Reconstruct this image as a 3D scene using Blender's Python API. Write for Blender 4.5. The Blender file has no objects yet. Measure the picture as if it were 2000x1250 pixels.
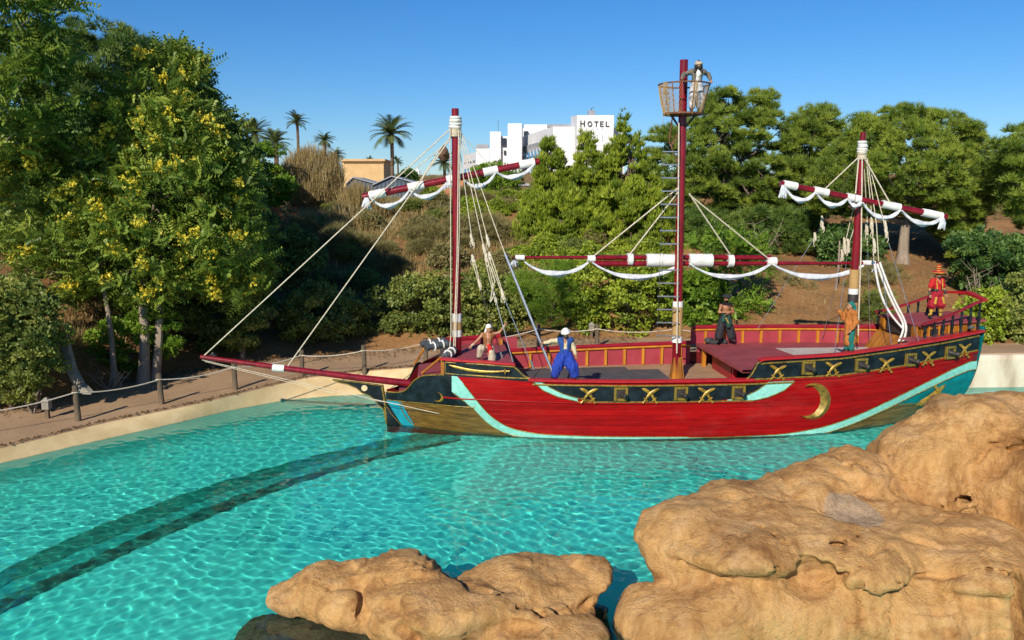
import bpy, bmesh, math, random
import numpy as np
from mathutils import Vector, Matrix
R = math.radians
rnd = random.Random(11)
rng = np.random.default_rng(11)
sc = bpy.context.scene
col = sc.collection

# ---------------------------------------------------------------- camera
PITCH, FPX, CAMZ = R(8.7), 1600.0, 8.3          # focal length in pixels of a 2000 px wide frame
cam = bpy.data.objects.new('camera', bpy.data.cameras.new('camera'))
col.objects.link(cam)
cam.data.sensor_width = 36.0
cam.data.lens = 36.0 * FPX / 2000.0
cam.data.clip_end = 6000
cam.location = (0, 0, CAMZ)
cam.rotation_euler = (R(90) - PITCH, 0, 0)
sc.camera = cam

# ---------------------------------------------------------------- sky and sun
SUN_EL, SUN_AZ = R(31), R(203)                   # the sun stands behind the camera, a little to the left
world = bpy.data.worlds.new('World')
sc.world = world
world.use_nodes = True
wn = world.node_tree
sky = wn.nodes.new('ShaderNodeTexSky')
sky.sky_type = 'NISHITA'
sky.sun_disc = False
sky.sun_elevation = SUN_EL
sky.sun_rotation = SUN_AZ
sky.air_density = 1.1
sky.dust_density = 0.0
sky.ozone_density = 10.0
hs = wn.nodes.new('ShaderNodeHueSaturation')
hs.inputs['Saturation'].default_value = 1.13
hs.inputs['Hue'].default_value = 0.503
wn.links.new(sky.outputs[0], hs.inputs['Color'])
wn.links.new(hs.outputs[0], wn.nodes['Background'].inputs[0])
wn.nodes['Background'].inputs[1].default_value = 0.086
sun_d = bpy.data.lights.new('sun', 'SUN')
sun_d.energy = 4.5
sun_d.angle = R(0.53)
sun_d.color = (1.0, 0.92, 0.79)
sun_d.cycles.is_caustics_light = True
sun = bpy.data.objects.new('sun', sun_d)
col.objects.link(sun)
_tosun = Vector((math.sin(SUN_AZ) * math.cos(SUN_EL), math.cos(SUN_AZ) * math.cos(SUN_EL), math.sin(SUN_EL)))
sun.rotation_euler = _tosun.to_track_quat('Z', 'Y').to_euler()
sc.view_settings.view_transform = 'Standard'
sc.view_settings.look = 'None'
sc.view_settings.exposure = 0.36
sc.view_settings.gamma = 1.0
sc.cycles.max_bounces = 8
sc.cycles.transparent_max_bounces = 12
sc.cycles.sample_clamp_indirect = 6.0

# ---------------------------------------------------------------- from the photograph to the place
CAM = np.array([0, 0, CAMZ])
def ray(px, py):
    u = (px - 1000) / FPX; v = (625 - py) / FPX
    return np.array([u, math.cos(PITCH) + v * math.sin(PITCH), -math.sin(PITCH) + v * math.cos(PITCH)])
def on(px, py, z):
    d = ray(px, py); return CAM + d * (z - CAMZ) / d[2]
def at(px, py, Y):
    d = ray(px, py); return CAM + d * Y / d[1]
def mpp(Y):                                      # metres per photo pixel at that depth
    return Y / FPX * 1.03

# ---------------------------------------------------------------- materials
def new_mat(name):
    m = bpy.data.materials.new(name); m.use_nodes = True
    return m, m.node_tree.nodes, m.node_tree.links, m.node_tree.nodes['Principled BSDF']
def coords(N, L, kind='Object', scale=(1, 1, 1)):
    if kind == 'World':
        g = N.new('ShaderNodeNewGeometry'); out = g.outputs['Position']
    else:
        g = N.new('ShaderNodeTexCoord'); out = g.outputs[kind]
    mp = N.new('ShaderNodeMapping'); mp.inputs['Scale'].default_value = scale
    L.new(out, mp.inputs['Vector']); return mp.outputs[0]
def noise_tex(N, L, vec, scale, detail=4, rough=.55, dist=0):
    n = N.new('ShaderNodeTexNoise'); n.inputs['Scale'].default_value = scale
    n.inputs['Detail'].default_value = detail; n.inputs['Roughness'].default_value = rough
    n.inputs['Distortion'].default_value = dist
    L.new(vec, n.inputs['Vector']); return n.outputs['Fac']
def ramp(N, L, fac, stops):
    r = N.new('ShaderNodeValToRGB'); e = r.color_ramp.elements
    while len(e) < len(stops): e.new(.5)
    for k, (p, c) in zip(e, stops):
        k.position = p; k.color = (*c, 1)
    L.new(fac, r.inputs[0]); return r.outputs[0]
def mixc(N, L, fac, a, b, mode='MIX'):
    m = N.new('ShaderNodeMix'); m.data_type = 'RGBA'; m.blend_type = mode
    for s, v in ((0, fac), (6, a), (7, b)):
        if isinstance(v, (int, float)): m.inputs[s].default_value = v
        elif isinstance(v, tuple): m.inputs[s].default_value = (*v, 1)
        else: L.new(v, m.inputs[s])
    return m.outputs[2]
def bump(N, L, b, h, strength=.3, dist=.02):
    n = N.new('ShaderNodeBump'); n.inputs['Strength'].default_value = strength
    n.inputs['Distance'].default_value = dist
    L.new(h, n.inputs['Height']); L.new(n.outputs[0], b.inputs['Normal']); return n
def mat(name, c, c2=None, rough=.6, scale=4, detail=5, stretch=(1, 1, 1), bmp=.15, bscale=None, bdist=.01,
        metal=0, spec=.5, kind='Object', lo=.35, hi=.68, coat=0):
    m, N, L, b = new_mat(name)
    b.inputs['Roughness'].default_value = rough
    b.inputs['Metallic'].default_value = metal
    b.inputs['Specular IOR Level'].default_value = spec
    b.inputs['Coat Weight'].default_value = coat
    b.inputs['Coat Roughness'].default_value = .12
    v = coords(N, L, kind, stretch)
    f = noise_tex(N, L, v, scale, detail)
    if c2 is None: c2 = tuple(x * .72 for x in c)
    L.new(ramp(N, L, f, [(lo, c2), (hi, c)]), b.inputs['Base Color'])
    if bmp:
        h = noise_tex(N, L, v, bscale or scale * 5, 4)
        bump(N, L, b, h, bmp, bdist)
    return m
def leaf_mat(name, dark, mid, light, trans=.25, rough=.5, spec=.3):
    m, N, L, b = new_mat(name)
    a = N.new('ShaderNodeAttribute'); a.attribute_name = 'tone'
    c = ramp(N, L, a.outputs['Fac'], [(0, dark), (.5, mid), (1, light)])
    L.new(c, b.inputs['Base Color'])
    b.inputs['Roughness'].default_value = rough; b.inputs['Specular IOR Level'].default_value = spec
    t = N.new('ShaderNodeBsdfTranslucent'); L.new(c, t.inputs['Color'])
    mx = N.new('ShaderNodeMixShader'); mx.inputs[0].default_value = trans
    L.new(b.outputs[0], mx.inputs[1]); L.new(t.outputs[0], mx.inputs[2])
    L.new(mx.outputs[0], N['Material Output'].inputs['Surface'])
    return m

# ---------------------------------------------------------------- objects
def tag(o, label=None, cat=None, group=None, kind=None):
    if label: o['label'] = label
    if cat: o['category'] = cat
    if group: o['group'] = group
    if kind: o['kind'] = kind
    return o
def empty(name, loc=(0, 0, 0), rz=0, parent=None):
    o = bpy.data.objects.new(name, None); col.objects.link(o)
    o.location = loc; o.rotation_euler = (0, 0, rz); o.parent = parent; return o
def link(name, me, m=None, parent=None):
    o = bpy.data.objects.new(name, me); col.objects.link(o); o.parent = parent
    if m is not None and not me.materials: me.materials.append(m)
    return o
def copy_tree(o, parent=None):
    c = o.copy(); col.objects.link(c); c.parent = parent
    for ch in list(o.children): copy_tree(ch, c)
    return c
def np_mesh(name, V, F, smooth=False, attr=None):
    """V (n,3); F (m,k) with one k"""
    me = bpy.data.meshes.new(name)
    V = np.asarray(V, np.float32); F = np.asarray(F, np.int32)
    k = F.shape[1]
    me.vertices.add(len(V)); me.vertices.foreach_set('co', V.ravel())
    me.loops.add(F.size); me.loops.foreach_set('vertex_index', F.ravel())
    me.polygons.add(len(F)); me.polygons.foreach_set('loop_start', np.arange(0, F.size, k, dtype=np.int32))
    me.update(calc_edges=True)
    me.polygons.foreach_set('use_smooth', np.full(len(F), smooth))
    if attr is not None:
        a = me.attributes.new('tone', 'FLOAT', 'POINT'); a.data.foreach_set('value', np.asarray(attr, np.float32))
    me.validate(); return me
class MB:
    def __init__(s): s.v = []; s.f = []
    def add(s, vs, fs):
        o = len(s.v); s.v += [tuple(float(x) for x in p) for p in vs]; s.f += [tuple(i + o for i in f) for f in fs]; return s
    def hexa(s, p):
        return s.add(p, [(3, 2, 1, 0), (4, 5, 6, 7), (0, 1, 5, 4), (1, 2, 6, 5), (2, 3, 7, 6), (3, 0, 4, 7)])
    def box(s, c, size, rz=0):
        x, y, z = (k / 2 for k in size); ca, sa = math.cos(rz), math.sin(rz)
        P = [(-x, -y, -z), (x, -y, -z), (x, y, -z), (-x, y, -z), (-x, -y, z), (x, -y, z), (x, y, z), (-x, y, z)]
        return s.hexa([(c[0] + a * ca - b * sa, c[1] + a * sa + b * ca, c[2] + d) for a, b, d in P])
    def tube(s, pts, r, n=8, flat=1.0, up=None):
        pts = [Vector(p) for p in pts]; m = len(pts)
        rs = r if hasattr(r, '__len__') else [r] * m
        T = [(pts[min(i + 1, m - 1)] - pts[max(i - 1, 0)]).normalized() for i in range(m)]
        a = Vector((0, 0, 1)) if abs(T[0].z) < .9 else Vector((1, 0, 0))
        if up is not None: a = Vector(up)
        u = (a - T[0] * a.dot(T[0])).normalized()
        vs = []
        for i in range(m):
            u = (u - T[i] * u.dot(T[i])).normalized(); w = T[i].cross(u)
            for k in range(n):
                t = 2 * math.pi * k / n
                vs.append(pts[i] + (u * math.cos(t) + w * math.sin(t) * flat) * rs[i])
        fs = [(i * n + k, i * n + (k + 1) % n, (i + 1) * n + (k + 1) % n, (i + 1) * n + k) for i in range(m - 1) for k in range(n)]
        fs.append(tuple(range(n - 1, -1, -1))); fs.append(tuple((m - 1) * n + k for k in range(n)))
        return s.add(vs, fs)
    def lathe(s, prof, c=(0, 0, 0), n=16, M=None):
        """prof: (radius, height) pairs"""
        vs = []
        for r, h in prof:
            for k in range(n):
                t = 2 * math.pi * k / n
                p = Vector((r * math.cos(t), r * math.sin(t), h))
                if M is not None: p = M @ p
                vs.append(p + Vector(c))
        m = len(prof)
        fs = [(i * n + k, i * n + (k + 1) % n, (i + 1) * n + (k + 1) % n, (i + 1) * n + k) for i in range(m - 1) for k in range(n)]
        fs.append(tuple(range(n - 1, -1, -1))); fs.append(tuple((m - 1) * n + k for k in range(n)))
        return s.add(vs, fs)
    def torus(s, c, Rr, r, n=24, k=8, M=None):
        vs = []
        for i in range(n):
            a = 2 * math.pi * i / n
            for j in range(k):
                b = 2 * math.pi * j / k
                p = Vector(((Rr + r * math.cos(b)) * math.cos(a), (Rr + r * math.cos(b)) * math.sin(a), r * math.sin(b)))
                if M is not None: p = M @ p
                vs.append(p + Vector(c))
        return s.add(vs, [(i * k + j, ((i + 1) % n) * k + j, ((i + 1) % n) * k + (j + 1) % k, i * k + (j + 1) % k) for i in range(n) for j in range(k)])
    def prism(s, poly, f0, f1):
        """poly: 2-D outline, f0/f1 map (u,v) to the back and front points"""
        n = len(poly)
        s.add([f0(*p) for p in poly] + [f1(*p) for p in poly],
              [tuple(range(n - 1, -1, -1)), tuple(range(n, 2 * n))] + [(i, (i + 1) % n, n + (i + 1) % n, n + i) for i in range(n)])
        return s
    def mesh(s, name, smooth=False, angle=40):
        me = bpy.data.meshes.new(name); me.from_pydata(s.v, [], s.f); me.update()
        if smooth:
            me.shade_smooth(); me.set_sharp_from_angle(angle=R(angle))
        return me
    def build(s, name, m, parent=None, smooth=False):
        return link(name, s.mesh(name, smooth), m, parent)

# ---------------------------------------------------------------- smooth curves and noise in numpy
def curve(pts, sm=.35, n=600):
    """smoothed interpolation through (x, y) pairs"""
    x = np.array([p[0] for p in pts], float); y = np.array([p[1] for p in pts], float)
    g = np.linspace(x[0], x[-1], n); v = np.interp(g, x, y)
    w = max(1, int(sm / (g[1] - g[0])))
    for _ in range(3):
        p = np.pad(v, w, mode='reflect', reflect_type='odd')
        v = np.convolve(p, np.ones(2 * w + 1) / (2 * w + 1), 'valid')
    return lambda q: np.interp(q, g, v)
_perm = np.random.default_rng(5).random(4096)
def vnoise(P):
    i = np.floor(P).astype(np.int64); f = P - i; f = f * f * f * (f * (f * 6 - 15) + 10)
    def h(dx, dy, dz):
        a = (i[..., 0] + dx) * 73856093 ^ (i[..., 1] + dy) * 19349663 ^ (i[..., 2] + dz) * 83492791
        return _perm[(a ^ (a >> 13)) & 4095]
    x, y, z = f[..., 0], f[..., 1], f[..., 2]
    a = h(0, 0, 0) * (1 - x) + h(1, 0, 0) * x; b = h(0, 1, 0) * (1 - x) + h(1, 1, 0) * x
    c = h(0, 0, 1) * (1 - x) + h(1, 0, 1) * x; d = h(0, 1, 1) * (1 - x) + h(1, 1, 1) * x
    return ((a * (1 - y) + b * y) * (1 - z) + (c * (1 - y) + d * y) * z) * 2 - 1
def fbm(P, o=4, g=.5):
    s = 0; a = 1
    for k in range(o):
        s = s + a * vnoise(P * (2.03 ** k) + 17.3 * k); a *= g
    return s
def nets(f, org, h):
    """surface nets of a scalar field, negative inside"""
    ins = f < 0
    c = sum(ins[dx:f.shape[0] - 1 + dx, dy:f.shape[1] - 1 + dy, dz:f.shape[2] - 1 + dz].astype(np.int8) for dx in (0, 1) for dy in (0, 1) for dz in (0, 1))
    cell = np.argwhere((c > 0) & (c < 8)); idx = np.full(c.shape, -1); idx[tuple(cell.T)] = np.arange(len(cell))
    P = np.zeros((len(cell), 3)); n = np.zeros(len(cell))
    corners = [(a, b, d) for a in (0, 1) for b in (0, 1) for d in (0, 1)]
    for a in corners:
        for ax in range(3):
            if a[ax]: continue
            b = list(a); b[ax] = 1
            fa = f[tuple((cell + a).T)]; fb = f[tuple((cell + b).T)]
            k = (fa < 0) != (fb < 0)
            t = np.where(k, fa / np.where(fa - fb == 0, 1, fa - fb), 0)
            q = np.array(a, float)[None] + np.eye(3)[ax][None] * t[:, None]
            P += q * k[:, None]; n += k
    P = (cell + P / n[:, None]) * h + org
    Q = []
    for ax in range(3):
        o1, o2 = [(1, 2), (2, 0), (0, 1)][ax]
        sl = [slice(1, -1)] * 3; sl[ax] = slice(0, -1); sl2 = list(sl); sl2[ax] = slice(1, None)
        a = ins[tuple(sl)]; b = ins[tuple(sl2)]
        for flip, msk in ((0, a & ~b), (1, ~a & b)):
            e = np.argwhere(msk); e = e + [0 if i == ax else 1 for i in range(3)]
            d1 = np.eye(3, dtype=int)[o1]; d2 = np.eye(3, dtype=int)[o2]
            q = [idx[tuple((e - u).T)] for u in (d1 + d2, d2, 0 * d1, d1)]
            q = np.stack(q if not flip else q[::-1], 1)
            Q.append(q[(q >= 0).all(1)])
    return P, np.concatenate(Q)
def smin(a, b, k):
    h = np.clip(.5 + .5 * (b - a) / k, 0, 1); return b * (1 - h) + a * h - k * h * (1 - h)
def capsule(P, a, b, ra, rb):
    a = np.asarray(a, float); b = np.asarray(b, float); d = b - a
    t = np.clip(((P - a) @ d) / max(d @ d, 1e-9), 0, 1)
    return np.linalg.norm(P - a - t[..., None] * d, axis=-1) - (ra + (rb - ra) * t)
def ellip(P, c, r):
    q = (P - np.asarray(c)) / np.asarray(r); l = np.linalg.norm(q, axis=-1)
    return (l - 1) * min(r) if False else l * (l - 1) / (np.linalg.norm(q / np.asarray(r), axis=-1) + 1e-6)
def rbox(P, c, half, r):
    q = np.abs(P - np.asarray(c)) - np.asarray(half) + r
    return np.linalg.norm(np.maximum(q, 0), axis=-1) + np.minimum(q.max(-1), 0) - r
def grid3(lo, hi, h):
    lo = np.asarray(lo, float); n = np.ceil((np.asarray(hi) - lo) / h).astype(int) + 1
    g = np.stack(np.meshgrid(*[lo[i] + np.arange(n[i]) * h for i in range(3)], indexing='ij'), -1)
    return lo, g
# ================================================================ the setting: pool, path, hill
M_floor, N, L, b = new_mat('pool_paint')
v = coords(N, L, 'World')
big = noise_tex(N, L, v, .25, 3); fine = noise_tex(N, L, v, 2.2, 5)
c = ramp(N, L, big, [(.3, (.055, .65, .51)), (.7, (.095, .75, .63))])
c = mixc(N, L, .3, c, ramp(N, L, fine, [(.3, (.04, .56, .48)), (.7, (.10, .78, .70))]))
gz_ = N.new('ShaderNodeNewGeometry'); sz_ = N.new('ShaderNodeSeparateXYZ'); L.new(gz_.outputs['Position'], sz_.inputs[0])
az_ = N.new('ShaderNodeMath'); az_.operation = 'MULTIPLY_ADD'; L.new(fine, az_.inputs[0]); az_.inputs[1].default_value = .3; L.new(sz_.outputs['Z'], az_.inputs[2])
wr_ = N.new('ShaderNodeMapRange'); L.new(az_.outputs[0], wr_.inputs[0]); wr_.inputs[1].default_value = -.98; wr_.inputs[2].default_value = -.7; wr_.inputs[3].default_value = 0; wr_.inputs[4].default_value = .8
c = mixc(N, L, wr_.outputs[0], c, (.012, .31, .245))     # deeper green on the sloping edge of the basin
L.new(c, b.inputs['Base Color']); b.inputs['Roughness'].default_value = .7
M_rim = mat('cream_render', (.66, .50, .27), (.52, .37, .18), .85, 1.3, 6, bmp=.3, bscale=9, bdist=.02, kind='World')
M_wall, N, L, b = new_mat('stained_cream_wall')
v = coords(N, L, 'World', (.9, .9, .3)); f = noise_tex(N, L, v, 1.3, 5, .55)
c = ramp(N, L, f, [(.3, (.40, .31, .22)), (.45, (.56, .47, .35)), (.65, (.64, .57, .45))])
L.new(c, b.inputs['Base Color']); b.inputs['Roughness'].default_value = .9
M_path, N, L, b = new_mat('trodden_path')
v = coords(N, L, 'World'); f = noise_tex(N, L, v, .5, 7, .62); g = noise_tex(N, L, coords(N, L, 'World', (1, 1, 1)), 14, 6, .7)
c = ramp(N, L, f, [(.3, (.27, .165, .085)), (.5, (.36, .22, .115)), (.7, (.43, .28, .16))])
c = mixc(N, L, .35, c, ramp(N, L, g, [(.35, (.2, .12, .06)), (.6, (.44, .3, .18))]))
L.new(c, b.inputs['Base Color']); b.inputs['Roughness'].default_value = .95; bump(N, L, b, g, .5, .03)
M_hill, N, L, b = new_mat('dry_soil')
v = coords(N, L, 'World'); f = noise_tex(N, L, v, .35, 6, .6); g = noise_tex(N, L, v, 5, 8, .72)
c = ramp(N, L, f, [(.3, (.13, .065, .02)), (.5, (.29, .13, .035)), (.68, (.40, .20, .065))])
c = mixc(N, L, .45, c, ramp(N, L, g, [(.3, (.07, .045, .02)), (.55, (.26, .14, .05)), (.72, (.42, .30, .18))]))
L.new(c, b.inputs['Base Color']); b.inputs['Roughness'].default_value = 1; bump(N, L, b, g, .8, .12)

def plan(pts, zf):
    W = [on(px, py, zf(px)) for px, py in pts]; return [(p[0], p[1]) for p in W]
zpx = lambda px: float(np.interp(px, [0, 316, 590, 712, 835, 1050, 2000], [.35, .42, .6, .72, .95, 1.3, 1.43]))
e_pts = plan([(0, 905), (150, 870), (300, 836), (450, 801), (560, 781), (650, 773)], lambda p: 0)
r_pts = plan([(0, 877), (204, 826), (408, 785), (592, 741)], zpx)
o_pts = plan([(0, 806), (166, 766), (308, 731), (560, 697), (740, 688)], zpx)
ext = lambda p, k: (p[0][0] - k, p[0][1] - 1.05 * k)
Ye = curve([ext(e_pts, 40), ext(e_pts, 9)] + e_pts + [(-6.2, 33.55), (-2, 33.7), (20, 34.8), (60, 36.5)], .25, 3000)
Yr = curve([ext(r_pts, 40), ext(r_pts, 9)] + r_pts + [(-6.2, 34.6), (-2, 34.35), (12, 34.75), (20, 35.05), (60, 36.8)], .25, 3000)
Yo = curve([ext(o_pts, 40), ext(o_pts, 9)] + o_pts + [(0, 39.3), (6, 39.6), (20, 37.2), (60, 39)], .4, 3000)
Zp = curve([(-60, .33), (-16, .35), (-13, .42), (-9.5, .6), (-6.4, .75), (-4, .95), (1, 1.3), (20, 1.43), (60, 1.43)], .6, 2000)
wallness = lambda X: np.clip((X - 4) / 8, 0, 1)
def ground_z(X, Y):
    X = np.asarray(X, float); Y = np.asarray(Y, float)
    vv = np.maximum(Y - Yo(np.clip(X, -55, 55)), 0)
    Lh = np.interp(X, [-20, 8, 20], [27, 27, 40]); Hh = np.interp(X, [-20, 8, 20], [7.0, 6.7, 6.4])
    t = np.clip(vv / Lh, 0, 1)
    z = Zp(np.clip(X, -55, 55)) + Hh * (1 - (1 - t) ** 1.5)
    s = np.clip((Y - 78) / 150, 0, 1); z = z + 5.8 * s * s * (3 - 2 * s)
    P = np.stack([X, Y, 0 * X], -1)
    amp = np.clip(vv / 3, 0, 1)
    return z + amp * (.35 * vnoise(P * .22) + .16 * vnoise(P * .7) + .07 * vnoise(P * 1.9))
def sheet(name, X, rows, m, kind='structure', smooth=True):
    """rows: list of (Y array, Z array)"""
    V = np.concatenate([np.stack([X, y, z], -1) for y, z in rows]); n = len(X)
    i = (np.arange(len(rows) - 1)[:, None] * n + np.arange(n - 1)[None]).ravel()
    o = link(name, np_mesh(name, V, np.stack([i, i + 1, i + 1 + n, i + n], 1), smooth), m)
    return tag(o, kind=kind)
Xs = np.concatenate([np.linspace(-55, -22, 24), np.arange(-21.5, 26, .25), np.linspace(26.5, 55, 20)])
E0, Rr_, O0, Z0, W0 = Ye(Xs), Yr(Xs), Yo(Xs), Zp(Xs), wallness(Xs)
jit = .05 * vnoise(np.stack([Xs * .9, Xs * 0, Xs * 0], -1))
rows = [(np.full_like(Xs, -18.), np.full_like(Xs, -1.15)), (np.full_like(Xs, 8.), np.full_like(Xs, -1.15))]
for k, z in [(6, -1.14), (3, -1.1), (2, -1.0), (1.2, -.72), (.6, -.4), (.25, -.16), (0.02, -.03)]:
    kk = k * (1 - W0) + min(k * .02, .05) * W0
    rows.append((np.maximum(E0 - kk, 8.2), np.where(W0 > .9, max(z, -1.15) if k < 1 else -1.15, z)))
fl = sheet('pool_floor', Xs, rows, M_floor); fl.cycles.is_caustics_receiver = True
rows = []
for k in np.linspace(0, 1, 9):
    y = E0 + (Rr_ - E0) * (k * (1 - W0) + W0 * max(0, (k - .75) * 4)); z = -.03 + (Z0 + .03) * (k ** .85 * (1 - W0) + W0 * min(1, k / .75))
    rows.append((y, z + jit * np.sin(k * 3.1) * .6))
rim = sheet('pool_rim', Xs, rows, M_rim); rim.cycles.is_caustics_receiver = True
rim.data.materials.append(M_wall)
cx = np.empty(len(rim.data.polygons) * 3); rim.data.polygons.foreach_get('center', cx)
rim.data.polygons.foreach_set('material_index', (cx.reshape(-1, 3)[:, 0] > 6).astype(np.int32))
rows = [(Rr_ - .01, Z0 - .15), (Rr_ + .002, Z0 + .035)]
for k in np.linspace(0, 1, 14):
    y = Rr_ + .06 + (O0 - Rr_ - .06) * k
    P = np.stack([Xs, y, 0 * Xs], -1)
    rows.append((y, Z0 + .035 + .03 * vnoise(P * .8) * math.sin(k * 3.14) + (.0 if k < 1 else .02)))
sheet('path', Xs, rows, M_path)
Xh = np.concatenate([-np.geomspace(600, 31, 22), np.arange(-30, 42, .55), np.geomspace(43, 600, 22)])
vs_ = np.concatenate([np.arange(0, 46, .5), np.geomspace(46.5, 3000, 60)])
rows = []
for v_ in vs_:
    y = Yo(np.clip(Xh, -55, 55)) + v_ - .05
    rows.append((y, ground_z(Xh, y) + (.03 if v_ == 0 else 0.05)))
sheet('hillside', Xh, rows, M_hill)

# ---------------------------------------------------------------- water
def ripple(X, Y):
    g = np.random.default_rng(3); Z = 0 * X
    P = np.stack([X, Y, 0 * X], -1)
    w1 = 1.3 * vnoise(P * .23 + 4); w2 = 1.3 * vnoise(P * .23 + 31)
    w3 = .5 * vnoise(P * .8 + 14); w4 = .5 * vnoise(P * .8 + 77)
    for k in range(40):
        a = g.normal(1.15, .75); lam = .14 * (5.2 ** g.random()); kk = 2 * math.pi / lam
        A = .0027 * lam ** 1.3 * (.75 + .5 * vnoise(P * .16 + 9 * k))
        Z = Z + A * np.sin(kk * ((X + .35 * w1 + .16 * w3) * math.cos(a) + (Y + .35 * w2 + .16 * w4) * math.sin(a)) + g.uniform(0, 6.28))
    return Z
Xw = np.concatenate([np.linspace(-45, -18, 14), np.arange(-17.6, 14.6, .06), np.linspace(15, 45, 14)])
Yw = np.concatenate([np.linspace(-14, 12, 10), np.arange(12.4, 24.5, .056), np.arange(24.52, 35.4, .08), np.linspace(36, 38, 2)])
GX, GY = np.meshgrid(Xw, Yw)
inside = ((GX > -17.6) & (GX < 14.6) & (GY > 12.3) & (GY < 35.4))
GZ = np.where(inside, ripple(GX, GY), 0)
wv = np.stack([GX, GY, GZ], -1).reshape(-1, 3); n = len(Xw)
i = (np.arange(len(Yw) - 1)[:, None] * n + np.arange(n - 1)[None]).ravel()
M_water, N, L, b = new_mat('pool_water')
b.inputs['Base Color'].default_value = (.86, 1, .985, 1)
b.inputs['Transmission Weight'].default_value = 1; b.inputs['IOR'].default_value = 1.33; b.inputs['Roughness'].default_value = 0
water = tag(link('water', np_mesh('water', wv, np.stack([i, i + 1, i + 1 + n, i + n], 1), True), M_water), kind='structure')
water.cycles.is_caustics_caster = True

# ---------------------------------------------------------------- the guide track on the pool floor
def ribbon(top, bot, h, zf=-1.13, jag=0):
    x = np.linspace(-60, 900, 80)
    yt = curve(top, 40)(x); yb = curve(bot, 40)(x)
    mb = MB(); T = [on(a, b_, -.52) for a, b_ in zip(x, yt)]; Bm = [on(a, b_, -.52) for a, b_ in zip(x, yb)]
    vs = []
    for p, q in zip(T, Bm):
        j = jag * rnd.uniform(-1, 1); p = p + np.array([0, j, 0]); q = q + np.array([0, jag * rnd.uniform(-1, 1), 0])
        vs += [(q[0], q[1], zf - .1), (q[0], q[1] + .02, zf + h), (p[0], p[1] - .02, zf + h), (p[0], p[1], zf - .1)]
    fs = [(k * 4 + a, k * 4 + 4 + a, k * 4 + 5 + a, k * 4 + 1 + a) for k in range(len(x) - 1) for a in range(3)]
    return mb.add(vs, fs)
M_tr1 = mat('green_track_paint', (.004, .24, .17), (.003, .19, .14), .7, 2, kind='World')
M_tr2 = mat('dark_track_groove', (.008, .22, .16), (.004, .07, .055), .8, 3, 6, kind='World', lo=.42, hi=.6)
M_tr3 = mat('worn_track_bed', (.02, .46, .37), (.01, .30, .24), .7, 2.5, 6, kind='World')
trk = tag(empty('underwater_track', on(400, 985, -1.13)), 'dark green curved guide track on the turquoise pool floor', 'track')
for top, bot, h, m, jg, nm in (
        ([(-60, 1180), (0, 1150), (122, 1092), (306, 1018), (408, 976), (612, 914), (800, 870), (900, 854)], [(-60, 1210), (0, 1180), (122, 1126), (286, 1050), (408, 998), (530, 957), (700, 907), (800, 885), (900, 868)], .012, M_tr3, .02, 'guide_bed'),
        ([(-60, 1155), (0, 1123), (163, 1046), (347, 977), (490, 932), (612, 899), (800, 858), (900, 846)],
         [(-60, 1185), (0, 1154), (122, 1096), (306, 1022), (408, 979), (612, 917), (800, 872), (900, 856)], .05, M_tr1, .01, 'guide_kerb'),
        ([(-60, 1205), (0, 1176), (122, 1122), (286, 1046), (408, 995), (530, 954), (700, 905), (800, 883), (900, 866)],
         [(-60, 1232), (0, 1204), (122, 1143), (245, 1089), (367, 1034), (490, 985), (612, 941), (800, 890), (900, 870)], .02, M_tr2, .05, 'guide_groove')):
    o = ribbon(top, bot, h, jag=jg).build(nm, m, trk); o.matrix_parent_inverse = trk.matrix_basis.inverted()
    o.cycles.is_caustics_receiver = True

# ================================================================ sandstone rocks
M_rock, N, L, b = new_mat('sandstone')
v = coords(N, L, 'World'); v2 = coords(N, L, 'World', (1.5, 1.5, .35))
f1 = noise_tex(N, L, v, .55, 6, .6, .6); f2 = noise_tex(N, L, v2, 1.3, 6, .6, .3); f3 = noise_tex(N, L, v, 9, 8, .72); f4 = noise_tex(N, L, v, 40, 4, .7)
c = ramp(N, L, f1, [(.3, (.40, .18, .05)), (.46, (.70, .38, .125)), (.6, (.82, .46, .165)), (.72, (.55, .27, .065))])
c = mixc(N, L, .42, c, ramp(N, L, f2, [(.34, (.54, .28, .11)), (.5, (.76, .46, .19)), (.68, (.86, .60, .36))]))
c = mixc(N, L, .35, c, ramp(N, L, f3, [(.3, (.34, .17, .06)), (.5, (.66, .39, .15)), (.75, (.80, .54, .27))]))
f5 = noise_tex(N, L, v, .8, 9, .68, 1.2); f6 = noise_tex(N, L, coords(N, L, 'World', (2.4, 2.4, .22)), 1.5, 6, .6, .2)
c = mixc(N, L, .9, c, ramp(N, L, f5, [(.34, (.50, .40, .34)), (.46, (.86, .80, .74)), (.56, (1, 1, 1)), (.68, (1, .93, .84))]), 'MULTIPLY')
c = mixc(N, L, .6, c, ramp(N, L, f6, [(.36, (.66, .56, .46)), (.52, (1, 1, 1)), (.7, (1.0, .9, .84))]), 'MULTIPLY')
vp = N.new('ShaderNodeTexVoronoi'); vp.inputs['Scale'].default_value = 7; L.new(v, vp.inputs['Vector'])
pit = N.new('ShaderNodeMapRange'); L.new(vp.outputs['Distance'], pit.inputs[0]); pit.inputs[1].default_value = .03; pit.inputs[2].default_value = .16; pit.inputs[3].default_value = 0; pit.inputs[4].default_value = 1
g = N.new('ShaderNodeNewGeometry'); sx = N.new('ShaderNodeSeparateXYZ'); L.new(g.outputs['Position'], sx.inputs[0])
nz = N.new('ShaderNodeMath'); nz.operation = 'MULTIPLY_ADD'; L.new(f3, nz.inputs[0]); nz.inputs[1].default_value = .22; L.new(sx.outputs['Z'], nz.inputs[2])
alg = N.new('ShaderNodeMapRange'); L.new(nz.outputs[0], alg.inputs[0]); alg.inputs[1].default_value = .10; alg.inputs[2].default_value = .2; alg.inputs[3].default_value = 1; alg.inputs[4].default_value = 0
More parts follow.
